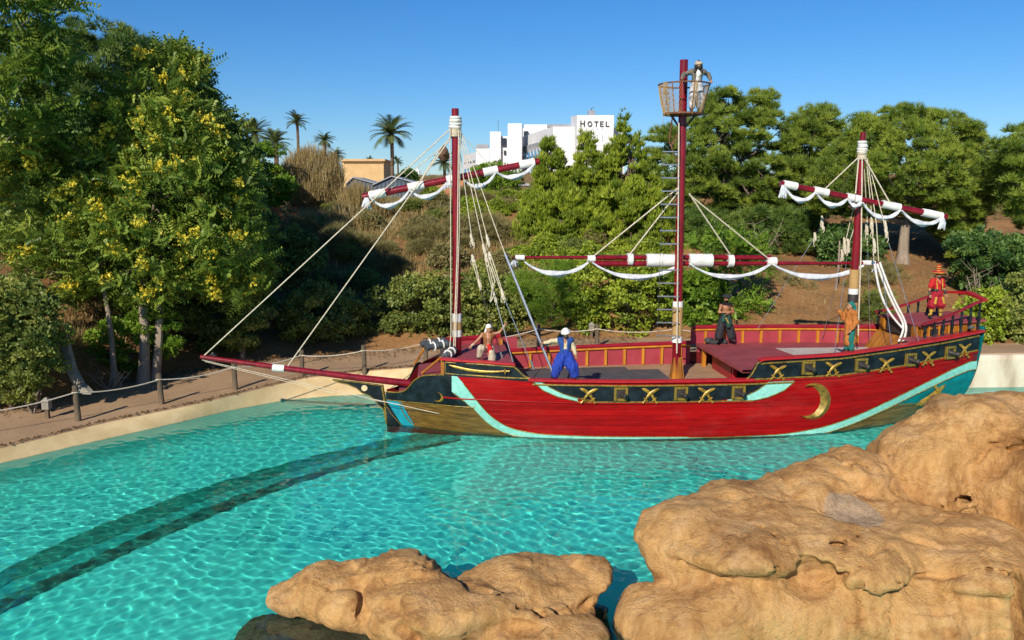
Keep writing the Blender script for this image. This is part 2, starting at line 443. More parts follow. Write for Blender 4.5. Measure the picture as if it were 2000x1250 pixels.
c = mixc(N, L, alg.outputs[0], c, ramp(N, L, f3, [(.3, (.07, .065, .04)), (.6, (.19, .16, .09)), (.75, (.30, .25, .14))]))
# the pale dried basin on the ledge
bas = N.new('ShaderNodeVectorMath'); bas.operation = 'DISTANCE'; L.new(g.outputs['Position'], bas.inputs[0])
bas_loc = bas.inputs[1]
bm_ = N.new('ShaderNodeMath'); bm_.operation = 'MULTIPLY_ADD'; L.new(f1, bm_.inputs[0]); bm_.inputs[1].default_value = .5; L.new(bas.outputs['Value'], bm_.inputs[2])
br = N.new('ShaderNodeMapRange'); L.new(bm_.outputs[0], br.inputs[0]); br.inputs[1].default_value = .78; br.inputs[2].default_value = .9; br.inputs[3].default_value = .75; br.inputs[4].default_value = 0
c = mixc(N, L, br.outputs[0], c, ramp(N, L, f3, [(.35, (.36, .25, .16)), (.65, (.56, .44, .31))]))
L.new(c, b.inputs['Base Color']); b.inputs['Roughness'].default_value = .9; b.inputs['Specular IOR Level'].default_value = .25
vo = N.new('ShaderNodeTexVoronoi'); vo.feature = 'DISTANCE_TO_EDGE'; vo.inputs['Scale'].default_value = .55
wv_ = N.new('ShaderNodeVectorMath'); wv_.operation = 'MULTIPLY_ADD'; cn = N.new('ShaderNodeTexNoise'); cn.inputs['Scale'].default_value = 1.4; cn.inputs['Detail'].default_value = 6
L.new(v, cn.inputs['Vector']); L.new(cn.outputs['Color'], wv_.inputs[0]); wv_.inputs[1].default_value = (1.5, 1.5, 1.5); L.new(v, wv_.inputs[2]); L.new(wv_.outputs[0], vo.inputs['Vector'])
ck = N.new('ShaderNodeMapRange'); L.new(vo.outputs['Distance'], ck.inputs[0]); ck.inputs[2].default_value = .014; ck.inputs[3].default_value = 0; ck.inputs[4].default_value = 1
h1 = N.new('ShaderNodeMath'); h1.operation = 'MULTIPLY_ADD'; L.new(f4, h1.inputs[0]); h1.inputs[1].default_value = .4; L.new(f3, h1.inputs[2])
hh = N.new('ShaderNodeMath'); hh.operation = 'MULTIPLY_ADD'; L.new(ck.outputs[0], hh.inputs[0]); hh.inputs[1].default_value = .16; L.new(h1.outputs[0], hh.inputs[2])
h2 = N.new('ShaderNodeMath'); h2.operation = 'MULTIPLY_ADD'; L.new(pit.outputs[0], h2.inputs[0]); h2.inputs[1].default_value = .10; L.new(hh.outputs[0], h2.inputs[2]); hh = h2
bump(N, L, b, hh.outputs[0], 1.0, .1)

unit3 = lambda v_: v_ / np.linalg.norm(v_)
def rock(name, label, lo, hi, h, prims, cracks, cuts=(), k=.4, amp=.12):
    org, G = grid3(lo, hi, h)
    f = np.full(G.shape[:3], 9.)
    gs = G[::3, ::3, ::3]
    wp = np.stack([vnoise(gs * .9 + 3), vnoise(gs * .9 + 47), vnoise(gs * .9 + 91)], -1) * .16
    Q = G + wp.repeat(3, 0).repeat(3, 1).repeat(3, 2)[:G.shape[0], :G.shape[1], :G.shape[2]]
    for kind, c_, r_, *e_ in prims:
        d = ellip(Q, c_, r_) if kind == 'e' else rbox(Q, c_, r_, e_[0])
        f = smin(f, d, e_[1] if len(e_) > 1 else k)
    # cracks and hollows follow the surface that the photograph shows there
    def hit(px, py):
        d = ray(px, py); d = d / np.linalg.norm(d)
        for t in np.arange(10, 30, h * .5):
            p = CAM + d * t; q = np.round((p - org) / h).astype(int)
            if (q < 0).any() or (q >= f.shape).any(): continue
            if f[tuple(q)] < 0: return p
        return None
    ff = f.reshape(-1); nidx = np.flatnonzero(np.abs(ff) < .7); Gn = G.reshape(-1, 3)[nidx]
    for c_, r_ in cuts:
        p = hit(*c_)
        if p is None: continue
        d = ellip(Gn, p, r_); ff[nidx] = -smin(-ff[nidx], d, .12)
    for pts, w, dep in cracks:
        H = [hit(*p) for p in pts]; H = [p for p in H if p is not None]
        for a, b_ in zip(H, H[1:]):
            if np.linalg.norm(a - b_) > 2.5: continue
            m_ = (np.minimum(a, b_) - .6 < Gn).all(1) & (Gn < np.maximum(a, b_) + .6).all(1)
            ii = nidx[m_]; p_ = Gn[m_]
            q_ = p_ + .07 * np.stack([vnoise(p_ * 3), vnoise(p_ * 3 + 9), vnoise(p_ * 3 + 33)], -1)
            rd = unit3(a - CAM); d = np.full(len(p_), 9.)
            for of in np.arange(0, dep * 2.2, .07): d = np.minimum(d, capsule(q_, a + rd * of, b_ + rd * of, max(w * .8 - of * .12, .045), max(w * .8 - of * .12, .045)))
            ff[ii] = -smin(-ff[ii], d, .025)
    B_ = np.abs(f) < .45
    p = G[B_]
    n1 = fbm(p * .85, 3); n2 = 1 - np.abs(fbm(p * np.array([.75, .75, 1.9]) + 5 + .4 * n1[:, None], 3)) * 2
    strata = np.sin((p[:, 2] * 7.5 + 2.2 * n1 + .25 * p[:, 0])) * np.clip(vnoise(p * .5 + 71) + .35, 0, 1)
    gs_ = np.random.default_rng(21); vol = np.prod(np.array(hi) - lo); sd = gs_.uniform(lo, hi, (int(vol / 4.5), 3)); co_ = gs_.uniform(-.05, .05, len(sd))
    pw = p + .35 * np.stack([vnoise(p * .8 + 2), vnoise(p * .8 + 22), vnoise(p * .8 + 52)], -1) + .08 * np.stack([vnoise(p * 3 + 2), vnoise(p * 3 + 22), vnoise(p * 3 + 52)], -1)
    d1 = np.full(len(p), 9.); d2 = np.full(len(p), 9.); o1 = np.zeros(len(p))
    for s_, c0 in zip(sd, co_):                        # blocks between joints: each stands a little proud or back
        dd = np.linalg.norm((pw - s_) * np.array([.8, .8, 1.25]), axis=1); k1 = dd < d1
        d2 = np.where(k1, d1, np.minimum(d2, dd)); o1 = np.where(k1, c0, o1); d1 = np.minimum(d1, dd)
    jt = np.clip(vnoise(p * .45 + 13) + .55, 0, 1)
    f[B_] += o1 * np.clip((d2 - d1) / .10, 0, 1) + .075 * jt * np.exp(-((d2 - d1) / .055) ** 2)
    f[B_] += amp * n1 + .028 * n2 + .02 * strata + .03 * fbm(p * 4.2, 3) 
    V, F = nets(f, org, h)
    base = np.array([(lo[0] + hi[0]) / 2, (lo[1] + hi[1]) / 2, -1.1])
    o = link(name, np_mesh(name, V - base, F, True), M_rock); o.location = base
    o.cycles.is_caustics_receiver = True
    return tag(o, label, 'rock'), hit
low_shelf = on(600, 1215, -.15)
rock('pool_rock', 'low flat-topped sandstone rock in the water with a dark wet shelf',
     (-6.0, 12.8, -1.2), (2.7, 17.4, 1.7), .055,
     [('e', at(1045, 1128, 15.7), (1.62, .95, .40)), ('e', (.35, 15.2, .15), (1.35, .9, .75)), ('e', (.55, 14.3, .05), (1.3, .9, .55)),
      ('e', at(760, 1165, 15.4), (1.75, 1.05, .62)), ('e', at(640, 1150, 15.6), (.9, .8, .5)), ('e', at(860, 1200, 14.6), (1.5, 1.0, .75)),
      ('e', at(575, 1160, 15.5), (.55, .5, .3)), ('e', (-4.25, 14.75, -.66), (1.25, 1.2, .52)), ('e', (-3.3, 14.0, -.66), (1.3, 1.0, .52)), ('b', (-1.2, 14.6, -.8), (3.2, 1.6, .5), .3)],
     [([(700, 1150), (706, 1180), (712, 1205)], .05, .12), ([(1000, 1195), (1060, 1200), (1120, 1195), (1150, 1180)], .05, .1), ([(880, 1120), (920, 1145), (975, 1160)], .03, .06),
      ([(780, 1228), (800, 1240), (815, 1250)], .08, .15), ([(640, 1150), (690, 1135), (760, 1130)], .025, .05)],
     cuts=[((1010, 1228), (.45, .3, .16)), ((740, 1190), (.35, .3, .12))], k=.15, amp=.055)
big, bhit = rock('cliff_rock', 'large ochre sandstone outcrop with ledges, cracks and a pale dried basin',
     (1.6, 12.6, -1.2), (14.5, 21.2, 5.2), .066,
     [('b', (7.7, 15.45, -.25), (4.7, 1.65, 1.3), .75), ('e', (3.15, 14.75, -.1), (1.2, 1.15, .85)),
      ('e', at(1352, 1062, 15.9), (1.1, 1.1, .86)), ('e', at(1455, 1040, 15.75), (1.85, 1.75, .40), 0, .06), ('e', at(1660, 1072, 15.35), (1.3, 1.35, .34), 0, .06), ('e', at(1890, 1098, 15.2), (1.7, 1.35, .36), 0, .07), ('e', at(1450, 1032, 16.5), (1.25, 1.2, .92)), ('e', at(1555, 1002, 17.2), (1.3, 1.3, 1.02)),
      ('e', at(1655, 962, 18.0), (1.1, 1.1, 1.02), 0, .12), ('e', at(1800, 930, 18.3), (1.15, 1.2, 1.35), 0, .14), ('e', at(1930, 905, 18.6), (2.1, 1.6, 1.75)),
      ('e', at(1590, 1078, 15.6), (2.3, 1.35, .72)), ('e', at(1850, 1085, 15.7), (2.1, 1.3, .78), 0, .16), ('e', at(1680, 1030, 16.7), (1.9, 1.2, .6)), ('e', (12.6, 17.2, 1.2), (2.4, 3.0, 2.6)), ('b', (9.3, 18, -.3), (4.3, 2.0, 1.1), .6)],
     [([(1480, 1028), (1530, 1062), (1560, 1075), (1610, 1070), (1675, 1052)], .07, .2), ([(1742, 890), (1750, 930), (1745, 960), (1748, 1005)], .05, .18),
      ([(1805, 1000), (1850, 985), (1900, 968)], .06, .2), ([(1300, 1085), (1400, 1100), (1460, 1118), (1520, 1108)], .03, .08), ([(1620, 1080), (1660, 1100), (1700, 1120), (1790, 1125), (1880, 1120)], .035, .09),
      ([(1925, 1110), (1960, 1118), (2000, 1130)], .1, .3), ([(1655, 925), (1700, 905), (1745, 890)], .03, .06), ([(1970, 880), (2005, 870)], .06, .2), ([(1900, 905), (1930, 870), (1990, 860)], .025, .05)],
     cuts=[((1590, 1125), (.55, .42, .45)), ((1985, 1000), (.25, .5, .7)), ((1665, 1010), (.7, .5, .1)), ((1990, 1190), (.18, .5, .9)), ((1880, 1050), (.9, .4, .12))], k=.32, amp=.06)
_b = bhit(1668, 1008)
bas_loc.default_value = tuple(_b if _b is not None else (7, 16.6, 1.9))
# ================================================================ the ship
SB = on(757, 827, 0); SS = on(1842, 800, 0)
se = (SS - SB)[:2]; se = se / np.linalg.norm(se); sn = np.array([-se[1], se[0]])
ship = tag(empty('pirate_ship', SB, math.atan2(se[1], se[0])), 'red and black three-masted pirate show ship with gold trim floating in the pool', 'ship')
def loc(p):
    q = (p - SB)[:2]; return np.array([q @ se, q @ sn, p[2]])
def pl(px, py, t):                                # photo point on the lengthwise plane t
    d = ray(px, py); k = (t - (CAM - SB)[:2] @ sn) / (d[:2] @ sn); return loc(CAM + d * k)
def pz(px, py, z): return loc(on(px, py, z))
def sw(s, t, z):                                  # ship coordinates to the world
    q = SB[:2] + s * se + t * sn; return Vector((q[0], q[1], z))
M_red, N, L, b = new_mat('red_hull_paint')
v = coords(N, L, 'Object', (.35, 1, 5)); f = noise_tex(N, L, v, 2.2, 6, .65); g = noise_tex(N, L, coords(N, L, 'Object', (1.2, 1, 14)), 3, 5, .6)
oi = N.new('ShaderNodeObjectInfo')
c = ramp(N, L, f, [(.3, (.17, .001, .002)), (.5, (.29, .002, .003)), (.7, (.38, .004, .004))])
c = mixc(N, L, .3, c, ramp(N, L, g, [(.35, (.18, .002, .003)), (.6, (.42, .005, .005))]))
fd = noise_tex(N, L, coords(N, L, 'Object', (.5, 1, 1)), .9, 7, .7)
c = mixc(N, L, ramp(N, L, fd, [(.52, (0, 0, 0)), (.72, (.35, .35, .35))]), c, (.34, .045, .04))
mm = N.new('ShaderNodeMapRange'); L.new(oi.outputs['Random'], mm.inputs[0]); mm.inputs[3].default_value = .8; mm.inputs[4].default_value = 1.08
hsv = N.new('ShaderNodeHueSaturation'); L.new(mm.outputs[0], hsv.inputs['Value']); L.new(c, hsv.inputs['Color'])
L.new(hsv.outputs[0], b.inputs['Base Color']); b.inputs['Roughness'].default_value = .42; b.inputs['Specular IOR Level'].default_value = .17; bump(N, L, b, g, .35, .012)
M_och, N, L, b = new_mat('ochre_plank_paint')
v = coords(N, L, 'Object', (.5, 1, 4)); f = noise_tex(N, L, v, 2.5, 7, .7)
c = ramp(N, L, f, [(.3, (.055, .028, .006)), (.5, (.15, .075, .012)), (.7, (.24, .135, .025))])
L.new(c, b.inputs['Base Color']); b.inputs['Roughness'].default_value = .3; bump(N, L, b, f, .4, .02)
M_blk = mat('mottled_black_paint', (.004, .007, .009), (.014, .026, .032), .5, 3.2, 6, bmp=.1, lo=.3, hi=.62, spec=.22)
M_cyan = mat('pale_cyan_paint', (.30, .66, .55), (.20, .50, .42), .45, 7, 6, bmp=.1)
M_teal = mat('teal_paint', (.0, .24, .26), (.004, .14, .16), .4, 3, 6, bmp=.1)
M_blue = mat('bow_blue_paint', (.01, .30, .38), (.01, .2, .27), .4, 3, 6, bmp=.1)
M_gold = mat('aged_gold_paint', (.30, .20, .03), (.09, .055, .008), .42, 9, 5, bmp=.3, lo=.3, hi=.6, metal=.25)
M_gold2 = mat('bright_gold_paint', (.50, .30, .04), (.2, .11, .012), .38, 6, 4, bmp=.2, metal=.3)
M_rail = mat('crimson_rail_paint', (.30, .008, .02), (.20, .006, .012), .35, 5, 4, stretch=(.4, 1, 1), bmp=.15)
M_inner = mat('rose_bulwark_paint', (.33, .035, .05), (.27, .025, .036), .6, 2.5, 5, bmp=.1)
M_orange = mat('orange_timber', (.56, .22, .015), (.40, .14, .01), .5, 5, 5, stretch=(1, 1, .3), bmp=.2)
M_amber = mat('amber_wood', (.44, .17, .015), (.22, .075, .008), .45, 4, 6, stretch=(1, 1, .3), bmp=.3)
M_mast = mat('mast_crimson', (.24, .006, .014), (.13, .003, .008), .28, 3, 6, stretch=(2, 2, .5), bmp=.2)
M_white = mat('white_wrap', (.78, .76, .72), (.60, .57, .52), .8, 6, 5, bmp=.4, bscale=20, bdist=.02)
M_tan = mat('tan_rope_wrap', (.52, .32, .12), (.40, .24, .085), .85, 3, 5, stretch=(1, 1, 14), bmp=.8, bscale=9, bdist=.03)
M_sail = mat('sail_cloth', (.68, .68, .70), (.44, .45, .48), .9, 5, 6, bmp=.8, bscale=8, bdist=.05)
M_rope = mat('pale_rope', (.66, .58, .45), (.46, .38, .27), .9, 14, 4, bmp=.3)
M_steel = mat('steel', (.55, .57, .60), (.4, .42, .45), .35, 8, 3, metal=.8, bmp=.05)
M_dkirn = mat('dark_iron', (.035, .033, .033), (.075, .06, .05), .5, 7, 5, metal=.4, bmp=.3)
M_deck = mat('rose_deck_paint', (.30, .055, .06), (.22, .04, .042), .65, 1.6, 7, bmp=.2)
M_tand = mat('tan_deck', (.40, .24, .13), (.30, .17, .09), .8, 1.5, 7, bmp=.3)
M_mat = mat('charcoal_mat', (.050, .050, .052), (.085, .078, .072), .8, 1.3, 7, bmp=.3)
M_pale = mat('pale_deck_panel', (.50, .44, .38), (.40, .34, .29), .7, 2, 6, bmp=.2)

bw = curve([(-.6, 0), (0, .02), (1, .38), (2.5, 1.25), (4.25, 1.92), (5.4, 2.3), (7.9, 2.66), (11.4, 2.82), (14.3, 2.76), (16, 2.5), (18, 1.85), (20, .95), (21.5, .1), (22.4, .05)], .35)
bd = curve([(-.6, .02), (-.1, .06), (.8, .88), (1.6, 1.45), (2.5, 1.98), (4, 2.4), (6, 2.6), (9, 2.7), (13, 2.7), (16, 2.6), (18, 2.35), (20, 1.93), (21.5, 1.45), (22.4, 1.15)], .3)
def hb(s, z):
    k = np.clip(np.asarray(z, float) / 2.1, 0, 1.25); k = np.sin(np.minimum(k, 1) * 1.57) + (np.maximum(k, 1) - 1) * .1
    w, d = bw(s), bd(s)
    b_ = w + (d - w) * k
    return np.where(np.asarray(z) < 0, w * np.maximum(0, 1 + .45 * np.minimum(z, 0)), b_)
def hp(s, z, off=0., side=-1):
    b_ = hb(s, z); ds = (hb(s + .05, z) - hb(s - .05, z)) / .1; l = np.sqrt(1 + ds * ds)
    return np.stack([s - off * ds / l, side * (b_ + off / l), z + 0 * s], -1)
def hx(px, py):                                    # photo point on the near side of the hull
    t = -2.5
    for _ in range(25):
        q = pl(px, py, t); t = .4 * t + .6 * -float(hb(q[0], q[2]))
    return q[0], q[2]
def hcurve(pts, sm=.1): return curve([hx(*p) for p in pts], sm)
# sheer line of the hull proper, and the painted boundaries, read off the near side
sheer = hcurve([(752, 764), (775, 766), (790, 764), (801, 755), (806, 744), (818, 737), (828, 732), (868, 731), (960, 737), (1037, 744), (1200, 747), (1340, 746), (1457, 744), (1640, 735), (1760, 717), (1850, 699), (1903, 687)], .09)
bowl = hcurve([(740, 780), (780, 783), (850, 789), (924, 795), (1000, 803)], .2)
st1 = hcurve([(884, 737), (905, 760), (930, 792), (955, 820), (985, 838), (1010, 846), (1060, 852), (1200, 855), (1400, 855), (1500, 853)], .15)
st1w = lambda s: np.interp(s, [2, 3.2, 4.2, 5.2, 7, 14], [.5, .46, .30, .18, .10, .10])
st2 = hcurve([(1200, 855), (1400, 856), (1530, 851), (1610, 840), (1680, 815), (1740, 787), (1800, 757), (1850, 732), (1893, 714)], .3)
st2w = lambda s: np.interp(s, [9, 13.5, 15.5, 18, 22], [.10, .14, .26, .32, .34])
zoc = hcurve([(1600, 850), (1680, 828), (1743, 792), (1780, 788), (1836, 793), (1860, 795)], .2)
S0, S1 = -.02, 21.75
# --- base skin
ss = np.concatenate([np.linspace(S0, 3, 40), np.linspace(3.1, 21.75, 110)])
mb = MB(); nr = 16
for side in (-1, 1):
    vs = []
    for s_ in ss:
        zt = float(sheer(min(s_, 21.6)))
        for k in range(nr):
            z = -1.05 + (zt + 1.05) * (k / (nr - 1))
            vs.append(tuple(hp(np.float64(s_), np.float64(z), -.012, side)))
    fs = [(i * nr + k, (i + 1) * nr + k, (i + 1) * nr + k + 1, i * nr + k + 1) for i in range(len(ss) - 1) for k in range(nr - 1)]
    if side > 0: fs = [f[::-1] for f in fs]
    mb.add(vs, fs)
    last = (len(ss) - 1) * nr
    if side < 0: near_last = [vs[last + k] for k in range(nr)]
    else:
        far_last = [vs[last + k] for k in range(nr)]
        mb.add(near_last + far_last, [(k, nr + k, nr + k + 1, k + 1) for k in range(nr - 1)])
M_skin = mat('hull_seam_dark', (.16, .004, .006), (.1, .003, .004), .5, 3)
hull = mb.build('hull', M_skin, ship, True); hull.cycles.is_caustics_receiver = True
def hstrip(name, top, bot, s0, s1, m, off=.014, ns=40, parent=None, rows=(0, .1, .9, 1), edge=.0):
    g = np.linspace(s0, s1, ns); lo = np.array([float(bot(x)) for x in g]); hi = np.array([float(top(x)) for x in g]); hi = np.maximum(hi, lo)
    if (hi - lo).max() < .012: return None
    ok = np.flatnonzero(hi - lo > .004); a, z_ = max(ok[0] - 1, 0), min(ok[-1] + 1, ns - 1)
    g, lo, hi = g[a:z_ + 1], lo[a:z_ + 1], hi[a:z_ + 1]; n_ = len(g)
    V = []
    for r in rows:
        V.append(hp(g, lo + (hi - lo) * r, edge if r in (0, 1) else off))
    if off != edge:                                  # close the butt ends
        for A in V: A[0, 1] = A[0, 1]; 
    V = np.concatenate(V); q = []
    for r in range(len(rows) - 1):
        for i_ in range(n_ - 1):
            q.append((r * n_ + i_, r * n_ + i_ + 1, (r + 1) * n_ + i_ + 1, (r + 1) * n_ + i_))
    return link(name, np_mesh(name, V, q, False), m, parent or hull)
# --- red strakes, each cut into planks
red_bot = lambda s: max(float(st1(s)) if s < 10 else -9, float(st2(s)) if s > 8 else -9)
NK = 11
zk = lambda s, k: -.12 + (min(float(sheer(s)), 1.98 + max(0, (s - 12.5)) * .085) + .12) * k / NK
for k in range(NK + 1):
    cuts_ = [2.2] + [2.2 + 1.6 * (k * 2.7 % 3.1) + 4.6 * j for j in range(5)] + [21.5]
    cuts_ = sorted(c_ for c_ in cuts_ if 2.2 <= c_ <= 21.5)
    for a, b_ in zip(cuts_, cuts_[1:]):
        if b_ - a < .4: continue
        top = (lambda s, k=k: min(zk(s, k + 1), float(sheer(s)) - .01)) if k < NK else (lambda s: float(sheer(s)) - .01)
        hstrip('plank', top, lambda s, k=k: max(zk(s, k), red_bot(s)), a + .006, b_ - .006, M_red, .014, max(6, int((b_ - a) * 6)), rows=(0, .07, .93, 1))
# --- ochre planks at bow and stern
for k in range(7):
    a_, c_ = -.28 + k * .22, -.28 + (k + 1) * .22
    o_l = lambda z: float(np.interp(z, [0, 1.05], [hx(811, 831)[0], hx(781, 783)[0]]))
    s0_ = o_l((a_ + c_) / 2)
    hstrip('plank', lambda s: min(c_, float(bowl(s)), float(st1(s))), lambda s: a_, s0_, 5.0, M_och, .012, 34)
    hstrip('plank', lambda s: min(c_, float(zoc(s)) if s > 17.5 else 9, float(st2(s))), lambda s: a_, 14.6, 21.6, M_och, .012, 40)
# --- painted panels
P_ = lambda n_, t_, b_, s0, s1, m, off=.02, ns=50: hstrip(n_, t_, b_, s0, s1, m, off, ns, ship, rows=(0, .04, .25, .5, .75, .96, 1))
P_('bow_panel', lambda s: min(float(sheer(s)) - .01, float(st1(s)) if s > hx(884, 737)[0] else 9), lambda s: float(bowl(s)), -.02, 3.6, M_blk, .02, 70)
P_('bow_blue_band', lambda s: min(float(bowl(s)) - .01, float(np.interp(s, [.45, 1.02, 1.3], [1.05, .0, -.4]))), lambda s: float(np.interp(s, [-.05, .52, .7], [1.0, .0, -.3])), -.02, 1.25, M_blue, .016, 40)
P_('bow_stem_panel', lambda s: min(float(np.interp(s, [-.05, .52, .7], [.99, -.01, -.3])), float(bowl(s))), lambda s: -.3, -.02, .7, M_blk, .02, 20)
P_('stern_teal_panel', lambda s: float(st2(s)), lambda s: float(zoc(s)), 17.6, 21.7, M_teal, .018, 40)
P_('cyan_stripe', lambda s: min(float(st1(s)) + .0 + float(st1w(s)) * .5 + (.6 if s < 3.1 else 0) * 0, float(sheer(s)) - .012), lambda s: float(st1(s)) - float(st1w(s)) * .5 - (.35 if s < 3 else 0) * max(0, min(1, (3.2 - s))), 2.35, 10.4, M_cyan, .034, 90)
P_('cyan_stripe', lambda s: float(st2(s)) + float(st2w(s)) * .5, lambda s: float(st2(s)) - float(st2w(s)) * .5, 10.4, 21.72, M_cyan, .034, 90)
band_b = hcurve([(1045, 783), (1200, 785), (1340, 784), (1480, 782), (1560, 778)], .3)
wl_o = hcurve([(1040, 744), (1060, 762), (1090, 775), (1128, 784)], .1); wl_i = hcurve([(1058, 744), (1075, 757), (1100, 769), (1130, 778), (1160, 782)], .1)
wr_o = hcurve([(1462, 784), (1500, 776), (1530, 763), (1550, 746)], .1); wr_i = hcurve([(1400, 783), (1440, 778), (1470, 768), (1498, 747)], .1)
gl, gr = hx(1040, 744)[0], hx(1550, 746)[0]
tp = lambda s: float(sheer(s)) - .10
P_('cannon_band', tp, lambda s: max(float(band_b(s)), float(wl_i(s)) if s < hx(1160, 782)[0] else -9, float(wr_i(s)) if s > hx(1400, 783)[0] else -9), hx(1058, 744)[0], hx(1498, 747)[0], M_blk, .03, 80)
P_('cyan_wedge', lambda s: min(tp(s) + .06, float(wl_i(s)) if s > hx(1058, 744)[0] else 9), lambda s: max(float(wl_o(s)), float(band_b(s))), gl, hx(1128, 784)[0], M_cyan, .03, 30)
P_('cyan_wedge', lambda s: min(tp(s) + .06, float(wr_i(s)) if s < hx(1498, 747)[0] else 9), lambda s: max(float(wr_o(s)), float(band_b(s))) if s > hx(1462, 784)[0] else float(band_b(s)), hx(1420, 783)[0], gr, M_cyan, .026, 40)
# --- raised bulwarks fore and aft
fc_t = hcurve([(868, 703), (940, 708), (1006, 713), (1015, 722), (1025, 733), (1037, 742)], .08)
q_t = hcurve([(1457, 743), (1463, 734), (1472, 722), (1478, 708), (1486, 703), (1560, 699), (1640, 694), (1760, 677), (1850, 662), (1918, 648)], .1)
sF0, sF1 = hx(868, 703)[0], hx(1037, 742)[0]; sQ0, sQ1 = hx(1457, 743)[0], 21.75
for nm, tf, a, z_, side, m in (('forecastle_bulwark', fc_t, sF0, sF1, -1, M_blk), ('quarter_bulwark', q_t, sQ0, sQ1, -1, M_blk), ('forecastle_bulwark', fc_t, sF0, sF1, 1, M_inner), ('quarter_bulwark', q_t, sQ0, sQ1, 1, M_inner)):
    g = np.linspace(a, z_, 90); hi = np.array([float(tf(x)) for x in g]); lo = np.array([float(sheer(x)) - .03 for x in g]); hi = np.maximum(hi, lo + .01)
    if side > 0: hi = np.maximum(hi, 2.72 if 'fore' in nm else 2.92)
    A = [hp(g, lo, .02, side), hp(g, (lo + hi) / 2, .02, side), hp(g, hi, .02, side), hp(g, hi, -.09, side), hp(g, (lo + hi) / 2, -.09, side), hp(g, lo, -.09, side)]
    V = np.concatenate(A); n_ = 90
    F_ = [(r * n_ + i_, r * n_ + i_ + 1, (r + 1) * n_ + i_ + 1, (r + 1) * n_ + i_) for r in range(5) for i_ in range(n_ - 1)]
    if side > 0: F_ = [f[::-1] for f in F_]
    link(nm, np_mesh(nm, V, F_, False), m, ship)
def htube(name, f, s0, s1, r, m, off=.03, ns=60, side=-1, flat=1.0, parent=None):
    g = np.linspace(s0, s1, ns); z = np.array([float(f(x)) for x in g])
    return MB().tube([tuple(p) for p in hp(g, z, off, side)], r, 8, flat).build(name, m, parent or ship, True)
def ptube(name, pts, r, m, off=.035, parent=None):
    H = [hx(*p) for p in pts]; return MB().tube([tuple(hp(np.float64(a), np.float64(b_), off)) for a, b_ in H], r, 7).build(name, m, parent or ship, True)
# gold edging
G_ = lambda pts, r=.022, off=.036: ptube('gold_edging', pts, r, M_gold, off)
def gold(f, s0, s1, r=.02, off=.034, ns=50): return htube('gold_edging', f, s0, s1, r, M_gold, off, ns)
gold(lambda s: float(sheer(s)) - .01, 0, sF0, .026, .03, 60)
gold(lambda s: float(bowl(s)), .02, 3.15, .016)
gold(lambda s: float(st1(s)) + float(st1w(s)) * .5, 2.75, 10.4, .016, .04, 70)
gold(lambda s: float(st1(s)) - float(st1w(s)) * .5 - .35 * max(0, min(1, 3.2 - s)) * (s < 3.2), 2.4, 10.4, .016, .04, 80)
gold(lambda s: float(st2(s)) + float(st2w(s)) * .5, 10.4, 21.7, .014, .04, 70)
gold(lambda s: float(st2(s)) - float(st2w(s)) * .5, 10.4, 21.7, .018, .04, 70)
gold(lambda s: float(zoc(s)), 17.8, 21.6, .018, .03)
G_([(781, 783), (788, 805), (800, 822), (812, 832)], .018); G_([(751, 785), (765, 808), (785, 830)], .014)
gold(lambda s: float(band_b(s)), hx(1128, 784)[0], hx(1470, 783)[0], .024, .04, 60)
gold(lambda s: float(sheer(s)) - .115, gl, gr, .032, .036, 60)
G_([(1040, 744), (1060, 762), (1090, 775), (1128, 784)], .016); G_([(1058, 746), (1075, 757), (1100, 769), (1130, 778), (1160, 783)], .016)
G_([(1462, 784), (1500, 776), (1530, 763), (1550, 746)], .016); G_([(1430, 780), (1455, 773), (1478, 762), (1498, 748)], .016)
G_([(871, 707), (940, 711), (1004, 716), (1013, 724), (1022, 733), (1035, 739), (985, 737), (930, 733), (871, 729), (871, 707)], .026)
gold(lambda s: float(q_t(s)) - .12, sQ0 + .5, 21.7, .030, .036, 80)
gold(lambda s: float(sheer(s)) + .05, sQ0 + .1, 21.7, .030, .036, 80)
G_([(1457, 741), (1466, 733), (1474, 720), (1479, 709), (1486, 706)], .028)
# the long red wale with its crescent end, and the lower rub rail
htube('wale', hcurve([(862, 775), (960, 781), (1060, 785), (1200, 788), (1340, 787), (1500, 784)], .3), hx(866, 775)[0], hx(1500, 784)[0], .03, M_red, .02, 70, flat=1.3)
htube('wale', lambda s: float(sheer(s)) - .02, sQ0, 21.7, .045, M_red, .02, 60)
# cap rails: flat boards that follow the sheer on both sides
def caprail(name, f, s0, s1, m, wd=.24, th=.07, side=-1, off=-.03, ns=70):
    g = np.linspace(s0, s1, ns); z = np.array([float(f(x)) for x in g])
    A = [hp(g, z + 0 * g, off + d, side) for d in (wd / 2, wd / 2, -wd / 2, -wd / 2)]
    for A_, dz in zip(A, (0, th, th, 0)): A_[:, 2] = z + dz
    V = np.concatenate(A); q = [(r * ns + i_, r * ns + i_ + 1, ((r + 1) % 4) * ns + i_ + 1, ((r + 1) % 4) * ns + i_) for r in range(4) for i_ in range(ns - 1)]
    q += [(0, ns, 2 * ns, 3 * ns), (ns - 1, 4 * ns - 1, 3 * ns - 1, 2 * ns - 1)]
    if side > 0: q = [x[::-1] for x in q]
    return link(name, np_mesh(name, V, q, False), m, ship)
M_railb = mat('bright_red_rail', (.46, .012, .018), (.36, .01, .014), .4, 4, 4, bmp=.1)
caprail('cap_rail', lambda s: float(sheer(s)) + .0, 4.9, 12.7, M_railb, .26, .08)
caprail('cap_rail', lambda s: float(fc_t(s)) + .0, sF0 - .1, hx(1006, 713)[0], M_railb, .26, .07)
caprail('cap_rail', lambda s: float(q_t(s)), hx(1484, 703)[0], 21.9, M_railb, .28, .07)
